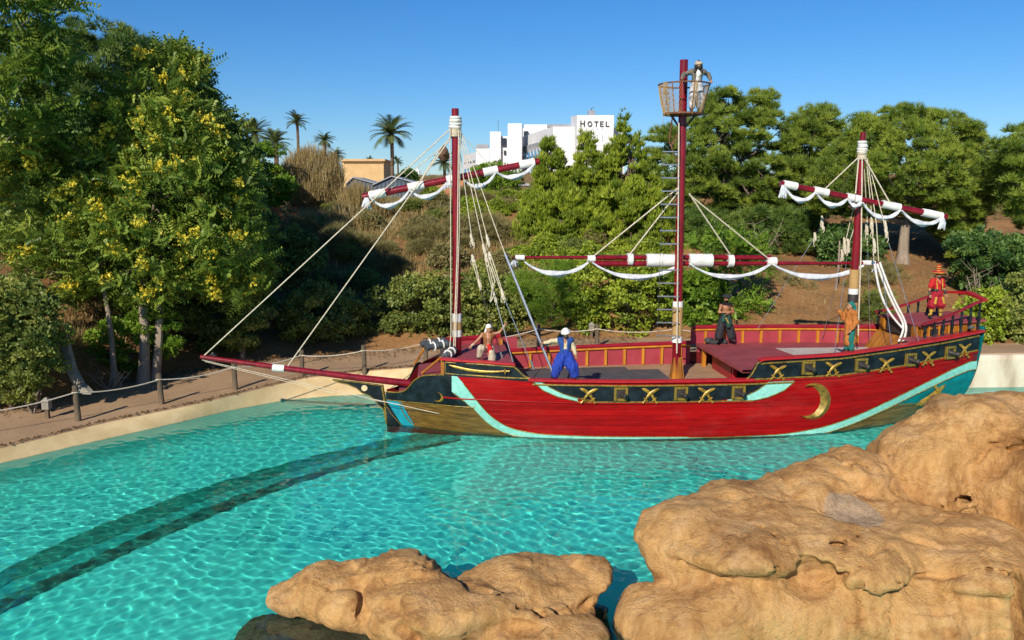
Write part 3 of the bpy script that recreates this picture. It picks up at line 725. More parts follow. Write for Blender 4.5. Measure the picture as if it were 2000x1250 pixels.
# --- far side inner bulwarks with uprights
inn = lambda s, d=.13: float(bd(s)) - d
def far_panel(name, s0, s1, z0, z1f, m, d=.13, ns=40):
    g = np.linspace(s0, s1, ns); mb = MB()
    vs = [(x, inn(x, d), z0) for x in g] + [(x, inn(x, d), z1f(x)) for x in g] + [(x, inn(x, d) + .06, z1f(x)) for x in g]
    fs = [(i_, i_ + 1, ns + i_ + 1, ns + i_) for i_ in range(ns - 1)] + [(ns + i_, ns + i_ + 1, 2 * ns + i_ + 1, 2 * ns + i_) for i_ in range(ns - 1)]
    return mb.add(vs, fs).build(name, m, ship)
far_panel('inner_bulwark', 4.2, 12.1, 1.45, lambda s: 2.12 + .022 * (s - 4.2), M_inner)
far_panel('inner_bulwark', 12.1, 20.2, 2.28, lambda s: 2.92, M_inner, .16)
far_panel('inner_bulwark', 2.0, 4.3, 2.1, lambda s: 2.72, M_inner, .14)
for s0, s1, zf, n0 in ((4.2, 12.1, lambda s: 2.12 + .022 * (s - 4.2), 1.5), (12.15, 20.2, lambda s: 2.92, 2.3), (2.0, 4.35, lambda s: 2.72, 2.4)):
    g = np.linspace(s0, s1, 40)
    MB().tube([(x, inn(x, .13), zf(x) + .06) for x in g], .085, 8, .7).build('cap_rail', M_rail, ship, True)
    if n0 < 2.35:
        MB().tube([(x, inn(x, .19), zf(x) - .05) for x in g], .045, 4).build('inner_stringer', M_orange, ship)
        xs_ = np.arange(s0 + .55, s1 - .2, .77)
        for x in xs_:
            MB().box((x, inn(x, .19), (n0 + zf(x) - .1) / 2), (.1, .1, zf(x) - .1 - n0)).build('rib', M_orange, ship)
MB().box((4.32, 1.95, 2.35), (.12, .5, .8)).build('forecastle_end_post', M_amber, ship)
# --- decks
def deck(name, s0, s1, z, m, d=.12, th=.06, ns=30, a0=None, a1=None):
    g = np.linspace(s0, s1, ns); mb = MB()
    vs = []
    for x in g:
        w = float(bd(x)) - d
        vs += [(x, -w, z), (x, w, z), (x, -w, z - th), (x, w, z - th)]
    fs = []
    for i_ in range(ns - 1):
        a, b_ = i_ * 4, i_ * 4 + 4
        fs += [(a, b_, b_ + 1, a + 1), (a + 2, a + 3, b_ + 3, b_ + 2), (a, a + 2, b_ + 2, b_), (a + 1, b_ + 1, b_ + 3, a + 3)]
    fs += [(0, 1, 3, 2), (4 * ns - 4, 4 * ns - 2, 4 * ns - 1, 4 * ns - 3)]
    return mb.add(vs, fs).build(name, m, ship)
deck('waist_deck', 4.2, 13.6, 1.48, M_tand)
deck('bow_deck', .45, 1.3, 1.30, M_deck, .32)
deck('bow_deck', 1.15, 2.2, 1.98, M_deck, .14)
deck('forecastle_deck', 2.05, 4.45, 2.55, M_deck, .14)
for a, b_, c_, d_ in ((5.0, 7.55, -1.9, 2.0), (7.57, 9.3, -.2, 2.05), (7.57, 10.2, -2.2, -.22), (9.32, 10.5, -.2, 1.5)):
    MB().box(((a + b_) / 2, (c_ + d_) / 2, 1.497), (b_ - a, d_ - c_, .03)).build('deck_mat', M_mat, ship)
# forecastle front wall (black, gold framed) and aft step
MB().box((2.08, 0, 2.3), (.08, 3.0, .78)).build('forecastle_front', M_inner, ship)
MB().box((4.5, 0, 1.95), (.06, 4.5, .9)).build('forecastle_rear', M_inner, ship)
for sgn in (-1, 1):
    MB().box((2.03, sgn * 1.62, 2.33), (.12, .12, .84)).build('corner_post', M_amber, ship)
MB().tube([(1.3, -.75, 2.02), (2.02, -1.1, 2.68)], .045, 8).build('strut', M_amber, ship, True)
MB().tube([(1.0, 1.0, 2.0), (1.55, .55, 2.95)], .045, 8).build('strut', M_amber, ship, True)
# quarterdeck, its front wall and posts
g = np.linspace(12.35, 19.7, 26); mb = MB(); vs = []
for x in g:
    w = float(bd(x)) - .14; vs += [(x, -w, 2.31), (x, w, 2.33), (x, -w, 2.2), (x, w, 2.2)]
fs = []
for i_ in range(25):
    a, b_ = i_ * 4, i_ * 4 + 4
    fs += [(a, b_, b_ + 1, a + 1), (a + 2, a + 3, b_ + 3, b_ + 2)]
fs += [(0, 1, 3, 2)]
mb.add(vs, fs).build('quarter_deck', M_deck, ship)
MB().box((12.75, .55, 1.83), (.08, 2.1, .72)).build('deck_front_wall', M_rail, ship)
MB().box((12.8, -.62, 1.83), (.14, .14, .72)).build('deck_post', M_railb, ship)
MB().box((12.5, 2.0, 1.83), (.14, .14, .72)).build('deck_post', M_orange, ship)
MB().add([(15.1, 1.15, 2.338), (18.9, 1.05, 2.338), (18.7, -.4, 2.336), (15.25, -.35, 2.336), (15.1, 1.15, 2.31), (18.9, 1.05, 2.31), (18.7, -.4, 2.31), (15.25, -.35, 2.31)],
         [(3, 2, 1, 0), (0, 1, 5, 4), (1, 2, 6, 5), (2, 3, 7, 6), (3, 0, 4, 7)]).build('deck_panel', M_pale, ship)
# --- stem, beakhead and bowsprit
stem = [pl(745, 752, 0), pl(749, 775, 0), pl(752, 800, 0), pl(757, 827, 0)]
MB().tube([tuple(p) for p in stem] + [(stem[-1][0] + .1, 0, -.6)], .075, 6).build('stem_post', M_gold, ship)
bk = [pl(*p, 0) for p in [(650, 741), (700, 746), (744, 752), (748, 775), (751, 798), (742, 792), (735, 783), (722, 772), (707, 766), (697, 757), (680, 750), (662, 746)]]
MB().prism([(p[0], p[2]) for p in bk], lambda a, c_: (a, .07, c_), lambda a, c_: (a, -.07, c_)).build('beakhead', M_blk, ship)
ed = [pl(*p, 0) for p in [(744, 752), (700, 746), (650, 741), (662, 746), (680, 750), (697, 757), (707, 766), (722, 772), (735, 783), (742, 792), (750, 799)]]
MB().tube([(p[0], -.075, p[2]) for p in ed], .022, 6).build('gold_edging', M_gold, ship, True)
h_ = pl(712, 757, 0)
MB().lathe([(.11, 0), (.11, .03), (.02, .03)], (h_[0], -.07, h_[2]), 18, Matrix.Rotation(R(90), 3, 'X')).build('hawse_disc', M_rim, ship, True)
bs = [pl(392, 699, 0), pl(560, 722, 0), pl(700, 740, 0), pl(802, 751, 0)]
MB().tube([tuple(p + np.array([0, 0, .04])) for p in bs], [.075, .105, .125, .135], 14).build('bowsprit', M_mast, ship, True)
q = pl(537, 720, 0); q2 = pl(552, 722, 0)
MB().tube([(q[0] - .08, 0, q[2] + .04), (q2[0] + .06, 0, q2[2] + .04)], .135, 12).build('spar_wrap', M_white, ship, True)
# bow cheeks: the two black horns beside the bowsprit
for sgn in (1,):
    pts = [(.25, 1.25), (.55, 1.3), (.8, 1.55), (1.0, 1.95), (1.15, 2.05), (1.3, 1.95), (1.3, 1.3), (.6, 1.1)]
    MB().prism(pts, lambda a, c_: (a, sgn * (float(bd(a)) - .02), c_), lambda a, c_: (a, sgn * (float(bd(a)) + .06), c_)).build('bow_cheek', M_blk, ship)
# --- masts
def mast(px_t, py_t, px_b, s_b, z0, r0, r1, name='mast'):
    T_ = pl(px_t, py_t, 0); B_ = np.array([s_b, 0, z0])
    n_ = 12; P = [B_ + (T_ - B_) * k / n_ for k in range(n_ + 1)]
    o = MB().tube([tuple(p) for p in P], [r0 + (r1 - r0) * k / n_ for k in range(n_ + 1)], 18).build(name, M_mast, ship, True)
    return lambda py: B_ + (T_ - B_) * ((pl(px_t, py, 0)[2] - z0) / (T_[2] - z0)), (lambda p: r0 + (r1 - r0) * (p[2] - z0) / (T_[2] - z0)), o
fm, fr, fo = mast(889, 212, 893, 2.58, 2.3, .155, .125)
mm_, mr, mo = mast(1336, 117, 1337, 10.78, 1.45, .165, .145)
zm, zr, zo = mast(1686, 258, 1660, 17.53, 2.3, .17, .10)
def wrap(mf, rf, y0, y1, m, par, extra=.02, name='mast_wrap'):
    a, b_ = mf(y0), mf(y1); k = [a + (b_ - a) * i_ / 4 for i_ in range(5)]
    return MB().tube([tuple(p) for p in k], [rf(p) + extra for p in k], 18).build(name, m, par, True)
for y0, y1, m in ((612, 628, M_white), (628.2, 644, M_tan), (644.2, 657, M_white)): wrap(fm, fr, y0, y1, m, fo)
for y0, y1, m in ((588, 599, M_white), (599.2, 656, M_tan), (656.2, 668, M_white)): wrap(mm_, mr, y0, y1, m, mo, .03)
for y0, y1, m in ((526, 563, M_tan), (563.2, 574, M_white), (574.2, 590, M_dkirn), (590.2, 603, M_tan), (603.2, 612, M_white)): wrap(zm, zr, y0, y1, m, zo, .035)
def knot(c_, r, h, n_, m=M_rope, name='lashing', par=ship):
    mb = MB()
    for k in range(n_):
        mb.torus((c_[0] + rnd.uniform(-.02, .02), c_[1] + rnd.uniform(-.02, .02), c_[2] + h * (k / max(1, n_ - 1) - .5)), r * rnd.uniform(.95, 1.12), h / n_ * .75, 18, 6, Matrix.Rotation(rnd.uniform(-.15, .15), 3, 'X'))
    return mb.build(name, m, par, True)
knot(fm(239), .165, .3, 4, M_white, par=fo); knot(fm(256), .145, .32, 6, par=fo)
knot(zm(287), .13, .34, 5, M_white, par=zo); knot(zm(302), .135, .3, 6, par=zo)
# main mast foot: orange chocks
for a in range(5):
    t_ = a * 1.257
    MB().hexa([(10.8 + .13 * math.cos(t_) + x, .13 * math.sin(t_) + y, z) for z, w in ((1.5, .12), (2.3, .05)) for x, y in ((-w, -w), (w, -w), (w, w), (-w, w))]).build('mast_chock', M_amber, mo)
# --- yards with wraps and furled sails
def spar(pts, t, r, name='yard', n_=14):
    P = [pl(*p, t) for p in pts]
    return MB().tube([tuple(p) for p in P], r, n_).build(name, M_mast, ship, True)
def lerp2(a, b_, x): k = (x - a[0]) / (b_[0] - a[0]); return (x, a[1] + (b_[1] - a[1]) * k)
def swag(x0, x1, a, b_, t, sag, par, r=.075, tails=0):
    """a band of cloth hanging between two lashings"""
    p0, p1 = pl(*lerp2(a, b_, x0), t), pl(*lerp2(a, b_, x1), t); mb = MB()
    n_ = 17; sag *= rnd.uniform(.8, 1.15); r *= rnd.uniform(.8, 1.1)
    for k, (dt, dz, rr) in enumerate(((-.05, 0, 1), (.03, .03, .85), (-.01, -.06, .7))):
        P, Rr2 = [], []
        for i_ in range(n_):
            u = i_ / (n_ - 1); q = p0 + (p1 - p0) * u
            w = math.sin(u * math.pi)
            P.append((q[0], q[1] - .1 + dt + .03 * math.sin(9 * u + k), q[2] - .09 - sag * (4 * u * (1 - u)) ** (.85 + .1 * k) + dz * w + .02 * math.sin(13 * u + 2 * k)))
            Rr2.append(r * rr * (.35 + .75 * w))
        mb.tube(P, Rr2, 8, .6)
    return mb.build('furled_sail', M_sail, par, True)
def tail(x, a, b_, t, par, ln=.42):
    p = pl(*lerp2(a, b_, x), t); mb = MB()
    for k in range(4):
        d = (k - 1.5) * .05
        mb.tube([(p[0] + d * .3, p[1] - .1, p[2] - .05), (p[0] + d, p[1] - .14, p[2] - ln * .5), (p[0] + d * 2.0, p[1] - .12 + .03 * k, p[2] - ln * rnd.uniform(.85, 1.1))], [.04, .055, .03], 6, .5)
    return mb.build('sail_tail', M_sail, par, True)
def swrap(x0, x1, a, b_, t, r, par, m=M_white):
    p0, p1 = pl(*lerp2(a, b_, x0), t), pl(*lerp2(a, b_, x1), t)
    P = [p0 + (p1 - p0) * k / 6 for k in range(7)]
    return MB().tube([tuple(p) for p in P], [r * rnd.uniform(.97, 1.05) for _ in P], 14).build('spar_wrap', m, par, True)
A, Bq = (708, 385), (1053, 315)
fy = spar([A, Bq], .26, [.125, .115])
for x0, x1 in ((721, 753), (797, 828), (872, 884), (944, 972), (1014, 1044)): swrap(x0, x1, A, Bq, .26, .155, fy)
for x0, x1, sg in ((724, 800, .40), (800, 872, .40), (905, 968, .36), (970, 1042, .28)): swag(x0, x1, A, Bq, .2, sg, fy, .055)
tail(716, A, Bq, .2, fy); tail(876, A, Bq, .2, fy, .35)
A2, B2 = (1003, 503), (1412, 502)
my = spar([A2, B2], .33, [.05, .085])
A3, B3 = (1160, 515), (1716, 514)
my2 = spar([A3, B3], .30, [.11, .05])
A4, B4 = (1160, 503), (1505, 503)
my3 = spar([A4, B4], .36, [.09, .09])
Am, Bm2 = (1003, 508), (1716, 509)
for x0, x1, r in ((1262, 1328, .245), (1345, 1390, .245)): swrap(x0, x1, Am, Bm2, .33, r, my2)
for x0, x1, r in ((1147, 1162, .13), (1225, 1235, .23), (1421, 1431, .23), (1497, 1515, .17), (1006, 1024, .1), (1684, 1708, .1)): swrap(x0, x1, (1003, 503), (1716, 514), .33, r, my2)
for x0, x1, sg, r in ((1024, 1148, .42, .06), (1156, 1330, .46, .058), (1345, 1502, .5, .052), (1508, 1684, .5, .085)): swag(x0, x1, (1003, 506), (1716, 514), .2, sg, my2, r)
tail(1004, (1003, 506), (1716, 514), .25, my2, .25); tail(1708, (1003, 506), (1716, 514), .1, my2, .35)
A5, B5 = (1524, 358), (1848, 424)
zy = spar([A5, B5], -.3, [.10, .115])
for x0, x1 in ((1530, 1556), (1589, 1617), (1653, 1666), (1668, 1680), (1722, 1757), (1801, 1839)): swrap(x0, x1, A5, B5, -.3, .145, zy)
for x0, x1, sg in ((1530, 1590, .36), (1592, 1652, .34), (1655, 1680, .18), (1682, 1756, .38), (1758, 1836, .3)): swag(x0, x1, A5, B5, -.33, sg, zy, .058)
tail(1528, A5, B5, -.35, zy, .5); tail(1838, A5, B5, -.35, zy, .5)
# --- crow's nest
nest = empty('crows_nest', (10.72, -.1, 11.14), 0, ship)
nb = MB()
nb.lathe([(.70, -.035), (.72, -.03), (.72, .03), (.70, .035)], (0, 0, 0), 28)
M_rust = mat('rusty_iron', (.22, .085, .035), (.09, .04, .02), .8, 9, 6, bmp=.4)
nb.build('platform', M_rust, nest, True)
MB().torus((0, 0, 1.02), .90, .028, 36, 8).build('ring', M_rust, nest, True)
for k in range(7):
    a = k * 6.283 / 7 + .35
    MB().tube([(.68 * math.cos(a), .68 * math.sin(a), 0), (.89 * math.cos(a), .89 * math.sin(a), 1.02)], .02, 6).build('stay_bar', M_rust, nest, True)
for k in range(4):
    a = k * 1.571 + .5
    MB().tube([(.15 * math.cos(a), .1 + .15 * math.sin(a), -.45), (.6 * math.cos(a), .6 * math.sin(a), -.03)], .03, 6).build('bracket', M_dkirn, nest, True)
def net(a0, a1, nu, nv, name='net'):
    mb = MB()
    P = lambda u, v_: ((.70 + .2 * v_ + .03 * math.sin(9 * u) * math.sin(3.1 * v_)) * math.cos(a0 + (a1 - a0) * u), (.70 + .2 * v_) * math.sin(a0 + (a1 - a0) * u), 1.0 * v_)
    for d in (0, 1):
        for i_ in range(nu):
            pts = []
            for j in range(7):
                v_ = j / 6; u = (i_ + (v_ * 6 if d else -v_ * 6)) / nu
                if 0 <= u <= 1: pts.append(P(u, v_))
            if len(pts) > 1: mb.tube(pts, .007, 4)
    return mb.build(name, M_tan, nest)
tag(net(R(150), R(250), 22, 6), kind='stuff'); tag(net(R(-60), R(20), 18, 6), kind='stuff')
for px0, ln in ((-.70, 1.25), (.12, 1.0)):
    mb = MB()
    for k in range(5):
        d = (k - 2) * .03
        mb.tube([(px0 * 1.2 + d, -.55 if px0 < -.1 else -.9, 1.02), (px0 * 1.15 + d * 1.5, -.57 if px0 < -.1 else -.9, .5), (px0 * 1.12 + d * 1.8, -.56 if px0 < -.1 else -.82, 1.02 - ln * rnd.uniform(.85, 1.1))], [.012, .011, .007], 5)
    mb.build('hanging_rope', M_tan, nest, True)
MB().tube([(-.45, -.2, -.05), (-.55, -.2, -.95), (-.2, -.1, -1.7)], .025, 6).build('bracket', M_rust, nest, True)
MB().tube([(-.62, -.2, -.8), (-.2, -.1, -.8), (-.5, -.2, -1.15), (-.1, 0, -.55)], .02, 6).build('bracket', M_rust, nest, True)
# --- ladder of steel rungs beside the main mast
lad = empty('rope_ladder', pl(1322, 690, -.3), 0, ship)
lo_ = np.array(lad.location)
rl = lambda p, t=-.3: tuple(pl(*p, t) - lo_)
for k in range(15):
    y = 296 + k * 25.7
    if 485 < y < 525: continue
    x0 = 1294 - (y - 296) * .036
    MB().tube([rl((x0, y)), rl((1326, y + .5))], .028, 6).build('rung', M_steel, lad, True)
MB().tube([rl((1326, 240)), rl((1325, 400)), rl((1322, 690))], .026, 6).build('ladder_rope', M_rope, lad, True)
MB().tube([rl((1297, 290)), rl((1284, 650))], .007, 5).build('ladder_wire', M_dkirn, lad, True)
# --- standing and running rigging
def rope(pts, r=.02, m=M_rope, name='rope', sag=0):
    """pts: (px, py, t)"""
    P = [pl(x, y, t) for x, y, t in pts]
    if sag:
        Q = []
        for i_ in range(11):
            u = i_ / 10; q = P[0] + (P[-1] - P[0]) * u; q = q - np.array([0, 0, sag * 4 * u * (1 - u)]); Q.append(q)
        P = Q
    return MB().tube([tuple(p) for p in P], r, 6).build(name, m, ship, True)
def bundle(mb, p, d, ln):
    """a spindle of lashed rope with a few loose turns"""
    d = Vector(d).normalized(); p = Vector(p); n_ = 12
    mb.tube([p + d * ln * (k / (n_ - 1) - .5) + Vector((rnd.uniform(-.008, .008), 0, 0)) for k in range(n_)], [.018 + .042 * math.sin(math.pi * min(1, (k + .6) / n_)) ** .6 * rnd.uniform(.75, 1.15) for k in range(n_)], 8)
    for k in range(2):
        q = p + d * ln * rnd.uniform(-.4, .2); s_ = rnd.choice((-1, 1))
        mb.tube([q, q + Vector((s_ * .06, -.03, -.05)), q + Vector((s_ * .075, -.03, -.16)), q + Vector((s_ * .03, -.02, -.26))], .014, 5)
rope([(396, 697, 0), (886, 246, 0)], .022); rope([(560, 718, 0), (886, 262, 0)], .022)
rope([(395, 703, 0), (640, 760, -.3), (858, 808, -1.3)], .012); rope([(400, 706, 0), (660, 770, -.1), (780, 790, -.7)], .01)
rope([(879, 248, -.2), (880, 400, -.2), (881, 650, -.25), (878, 683, -.3)], .018); rope([(896, 255, -.2), (893, 500, -.2), (886, 683, -.3)], .022); rope([(899, 255, -.15), (897, 460, -.2), (889, 683, -.3)], .016)
rope([(884, 262, -.1), (862, 288, .1), (806, 376, .2)], .018); rope([(862, 288, .1), (812, 372, .2)], .016); rope([(862, 288, .1), (760, 372, .2)], .016)
rope([(897, 258, 0), (960, 327, .2)], .014)
for up, mid, low, m in (([(893, 256, 0), (922, 468, -.3)], [(924, 505, -.35), (937, 556, -.45)], [(937, 560, -.45), (982, 704, -.9)], M_dkirn),
                        ([(896, 256, 0), (946, 488, -.8)], [(950, 505, -.8), (966, 580, -1.0)], [(968, 585, -1), (1003, 712, -1.6)], M_steel),
                        ([(898, 256, 0), (953, 470, -1.0)], [(957, 500, -1.1), (982, 575, -1.5)], [(984, 580, -1.5), (1042, 722, -2.2)], M_steel),
                        ([(900, 256, 0), (976, 468, -1.2), (987, 497, -1.3)], None, [(986, 495, -1.3), (1083, 737, -2.45)], M_steel)):
    rope(up, .016); a_, b_ = low[0], low[-1]
    if mid:
        for d in (-.06, .05): rope([(mid[0][0] + d * 50, mid[0][1], mid[0][2]), (mid[1][0] + d * 20, mid[1][1], mid[1][2])], .016)
        for c_, hh_ in ((up[-1], .45), (mid[0], .3), (mid[1], .4)):
            p = pl(c_[0], c_[1], c_[2]); mb = MB()
            bundle(mb, p, (.22, 0, -1), hh_)
            mb.build('lashing', M_rope, ship, True)
        rope(low, .016, m, 'steel_wire')
    else: rope(low, .045, m, 'steel_brace')
    d_ = pl(*b_); MB().tube([(d_[0], d_[1], d_[2]), (d_[0] - .08, d_[1], d_[2] + .3)], .035, 6).build('turnbuckle', M_steel, ship, True)
rope([(958, 520, -1), (967, 550, -1.1), (962, 560, -1.1), (958, 590, -1.1), (966, 575, -1.1)], .02)
for a, b_ in (((1326, 366, -.1), (1161, 499, .2)), ((1327, 372, -.1), (1230, 497, .2)), ((1346, 378, -.1), (1426, 497, .2)), ((1346, 380, -.1), (1503, 507, .2))): rope([a, b_], .026)
rope([(1676, 308, -.2), (1609, 371, -.35)], .022); rope([(1690, 312, -.2), (1737, 394, -.35)], .026); rope([(1677, 310, -.2), (1671, 378, -.35)], .026)
rope([(1684, 306, -.2), (1682, 480, -.2), (1676, 655, -.3)], .026)
for pts, m in (([(1680, 305, 0), (1622, 410, .6), (1590, 462, .9)], M_dkirn), ([(1588, 468, .9), (1480, 642, 2.1)], M_steel), ([(1684, 330, .1), (1652, 470, .7), (1645, 505, .8)], M_rope), ([(1643, 510, .8), (1606, 662, 2.1)], M_steel),
               ([(1676, 420, 0), (1660, 470, .2), (1654, 500, .3)], M_rope), ([(1654, 505, .3), (1629, 692, -.3)], M_steel), ([(1692, 310, -.1), (1703, 425, -.3), (1707, 512, -.5)], M_rope), ([(1694, 310, -.1), (1712, 440, -.5), (1716, 510, -.7)], M_rope),
               ([(1688, 330, 0), (1694, 430, .4), (1694, 480, .6)], M_rope), ([(1695, 490, .6), (1700, 680, 1.2)], M_steel), ([(1697, 320, 0), (1724, 424, -.6), (1732, 465, -.8)], M_rope), ([(1736, 475, -.8), (1796, 672, -2.1)], M_steel), ([(1722, 520, -.6), (1742, 680, -1.6)], M_steel)):
    rope(pts, .017 if m is M_rope else .011, m, 'rope' if m is M_rope else 'steel_wire')
for pts in ([(1708, 515, -.5), (1716, 570, -.6), (1735, 612, -.7), (1762, 640, -.8)], [(1713, 515, -.6), (1735, 580, -.7), (1762, 625, -.8), (1768, 640, -.8), (1755, 668, -.9)], [(1718, 512, -.7), (1745, 590, -.8), (1772, 628, -.9), (1770, 650, -.9), (1764, 668, -.9)]):
    P = [pl(*p) for p in pts]; g_ = np.linspace(0, len(P) - 1, 14); Q = [np.array([curve([(i_, P[i_][d]) for i_ in range(len(P))], .5, 200)(x) for d in range(3)]) for x in g_]
    MB().tube([tuple(p) for p in Q], .04, 8).build('rope', M_white, ship, True)
for (x, y, t), n_ in (((1606, 435, .7), 5), ((1592, 462, .85), 3), ((1650, 480, .7), 6), ((1645, 498, .8), 4), ((1657, 480, .3), 5), ((1693, 445, .4), 5), ((1703, 440, -.3), 6), ((1708, 480, -.5), 5), ((1730, 448, -.7), 6)):
    p = pl(x, y, t); mb = MB()
    bundle(mb, p, (-.15, 0, 1), n_ * .11)
    mb.build('lashing', M_rope, ship, True)
# --- poop cabin with rails
cab = empty('poop_cabin', (20.5, 0, 3.1), 0, ship); co = Vector((20.5, 0, 3.1))
def cb(mb_): mb_.v = [tuple(Vector(p) - co) for p in mb_.v]; return mb_
wn_, wf_ = -1.38, 1.38
cb(MB().hexa([(19.45, wn_, 2.4), (22.0, wn_ + .35, 2.4), (22.0, wf_ - .35, 2.4), (19.45, wf_, 2.4), (19.5, wn_, 3.5), (22.0, wn_ + .35, 3.62), (22.0, wf_ - .35, 3.62), (19.5, wf_, 3.5)])).build('cabin_wall', M_amber, cab)
cb(MB().hexa([(19.4, wn_ - .08, 3.52), (22.15, wn_ + .25, 3.64), (22.15, wf_ - .25, 3.64), (19.4, wf_ + .08, 3.52), (19.4, wn_ - .08, 3.58), (22.15, wn_ + .25, 3.72), (22.15, wf_ - .25, 3.72), (19.4, wf_ + .08, 3.58)])).build('poop_deck', M_deck, cab)
cb(MB().box((19.42, .0, 2.95), (.05, 1.7, 1.05))).build('cabin_doorway', M_dkirn, cab)
for y in (-1.1, 1.1): cb(MB().box((19.40, y, 2.9), (.08, .3, 1.2))).build('door_post', M_amber, cab)
cb(MB().hexa([(19.85, wn_ - .03, 3.2), (20.25, wn_ + .02, 3.22), (20.25, wn_ + .12, 3.22), (19.85, wn_ + .08, 3.2), (19.85, wn_ - .03, 3.42), (20.25, wn_ + .02, 3.44), (20.25, wn_ + .12, 3.44), (19.85, wn_ + .08, 3.42)])).build('window', M_dkirn, cab)
for k in range(6):
    x = 19.75 + k * .42; y = wn_ - .045 + k * .058
    cb(MB().box((x, y, 3.3), (.05, .05, .5))).build('wall_batten', M_orange, cab)
hr = curve([(19.35, 3.62), (20.2, 3.82), (21.0, 4.1), (21.75, 4.42), (22.3, 4.5)], .2)
for side in (-1, 1):
    g = np.linspace(19.35, 21.9, 20); yy = lambda x: side * np.interp(x, [19.35, 21.9], [1.62, 1.25])
    mb = MB(); vs = []
    for x in g:
        z = float(hr(x)); y = float(yy(x)); vs += [(x, y - .08, z), (x, y + .08, z), (x, y + .08, z + .06), (x, y - .08, z + .06)]
    fs = [(i_ * 4 + a, i_ * 4 + 4 + a, i_ * 4 + 4 + (a + 1) % 4, i_ * 4 + (a + 1) % 4) for i_ in range(19) for a in range(4)] + [(0, 1, 2, 3), (79, 78, 77, 76)]
    cb(mb.add(vs, fs)).build('handrail', M_rail, cab)
    for x in np.linspace(19.5, 21.75, 7):
        y = float(yy(x)); zb = float(q_t(x)) + .05 if side < 0 else 3.1; zt = float(hr(x))
        prof = [(.05, 0), (.05, .1), (.035, .16), (.055, .35), (.06, .5), (.04, .68), (.035, .8), (.05, .86), (.05, 1)]
        cb(MB().lathe([(r, zb + (zt - zb) * h) for r, h in prof], (x, y, 0), 10)).build('baluster', M_blk, cab, True)
zt = float(hr(21.9))
cb(MB().hexa([(21.8, -1.33, zt), (22.0, -1.33, zt), (22.25, 0, zt + .1), (22.0, 0, zt + .1), (21.8, -1.33, zt + .07), (22.0, -1.33, zt + .07), (22.25, 0, zt + .22), (22.0, 0, zt + .22)])).build('handrail', M_railb, cab)
cb(MB().hexa([(22.0, 0, zt + .1), (22.25, 0, zt + .1), (22.0, 1.33, zt), (21.8, 1.33, zt), (22.0, 0, zt + .22), (22.25, 0, zt + .22), (22.0, 1.33, zt + .07), (21.8, 1.33, zt + .07)])).build('handrail', M_railb, cab)
# the wide red shelf outside the cabin
g = np.linspace(18.7, 21.95, 20); vs = []
for x in g: vs += [(x, -float(bd(x)) - .03, float(q_t(min(x, 21.7))) + .045), (x, -1.2, float(q_t(min(x, 21.7))) + .06)]
MB().add(vs, [(2 * i_, 2 * i_ + 2, 2 * i_ + 3, 2 * i_ + 1) for i_ in range(19)]).build('quarter_shelf', M_deck, ship)
# transom
mb = MB(); vs = []
for z in np.linspace(.0, 3.5, 12):
    w = float(hb(21.75, z)); x = 21.75 + .1 * max(0, z - 1.5); vs += [(x, -w, z), (x, w, z)]
MB().add(vs, [(2 * i_, 2 * i_ + 1, 2 * i_ + 3, 2 * i_ + 2) for i_ in range(11)]).build('transom', M_teal, ship)
# ship's wheel hoop by the cabin steps
MB().hexa([(18.75, -1.2, 2.31), (19.4, -1.2, 2.31), (19.4, 1.2, 2.31), (18.75, 1.2, 2.31), (19.25, -1.2, 3.0), (19.4, -1.2, 3.0), (19.4, 1.2, 3.0), (19.25, 1.2, 3.0)]).build('cabin_steps', M_amber, ship)
# --- gun ports
def hframe(px, py):
    s_, z_ = hx(px, py); p = hp(np.float64(s_), np.float64(z_), .03); p2 = hp(np.float64(s_ + .05), np.float64(z_), .03)
    ux = Vector(p2 - p).normalized(); n_ = Vector((ux.y, -ux.x, 0)).normalized()
    if n_.y > 0: n_ = -n_
    return Vector(p), ux, n_
for px, py in [(1212, 769), (1329, 768), (1441, 766), (1577, 718), (1680, 712), (1776, 702), (1853, 688)]:
    p, ux, n_ = hframe(px, py); w = .235 if px < 1500 else .23
    gp = empty('gun_port', p, 0, ship); Z = Vector((0, 0, 1))
    mb = MB()
    for a0, a1, c0, c1 in ((-w, w, w - .08, w), (-w, w, -w, -w + .08), (-w, -w + .08, -w + .08, w - .08), (w - .08, w, -w + .08, w - .08)):
        mb.hexa([ux * a + Z * c_ + n_ * d for d in (0, .075) for a, c_ in ((a0, c0), (a1, c0), (a1, c1), (a0, c1))])
    mb.build('port_frame', M_gold, gp)
    MB().hexa([ux * a + Z * c_ + n_ * d for d in (0, .03) for a, c_ in ((-w + .08, -w + .08), (w - .08, -w + .08), (w - .08, w - .08), (-w + .08, w - .08))]).build('port_back', M_dkirn, gp)
    ax = (n_ + ux * .45 + Vector((0, 0, -.12))).normalized(); T_ = Matrix((ux, Z.cross(ux), Z)).transposed()
    MB().tube([ax * a for a in (0, .12, .2, .26, .31, .34)], [.085, .075, .07, .082, .088, .07], 12).build('gun_barrel', M_dkirn, gp, True)
    MB().tube([ax * .335, ax * .345], [.05, .048], 10).build('gun_bore', M_blk, gp)
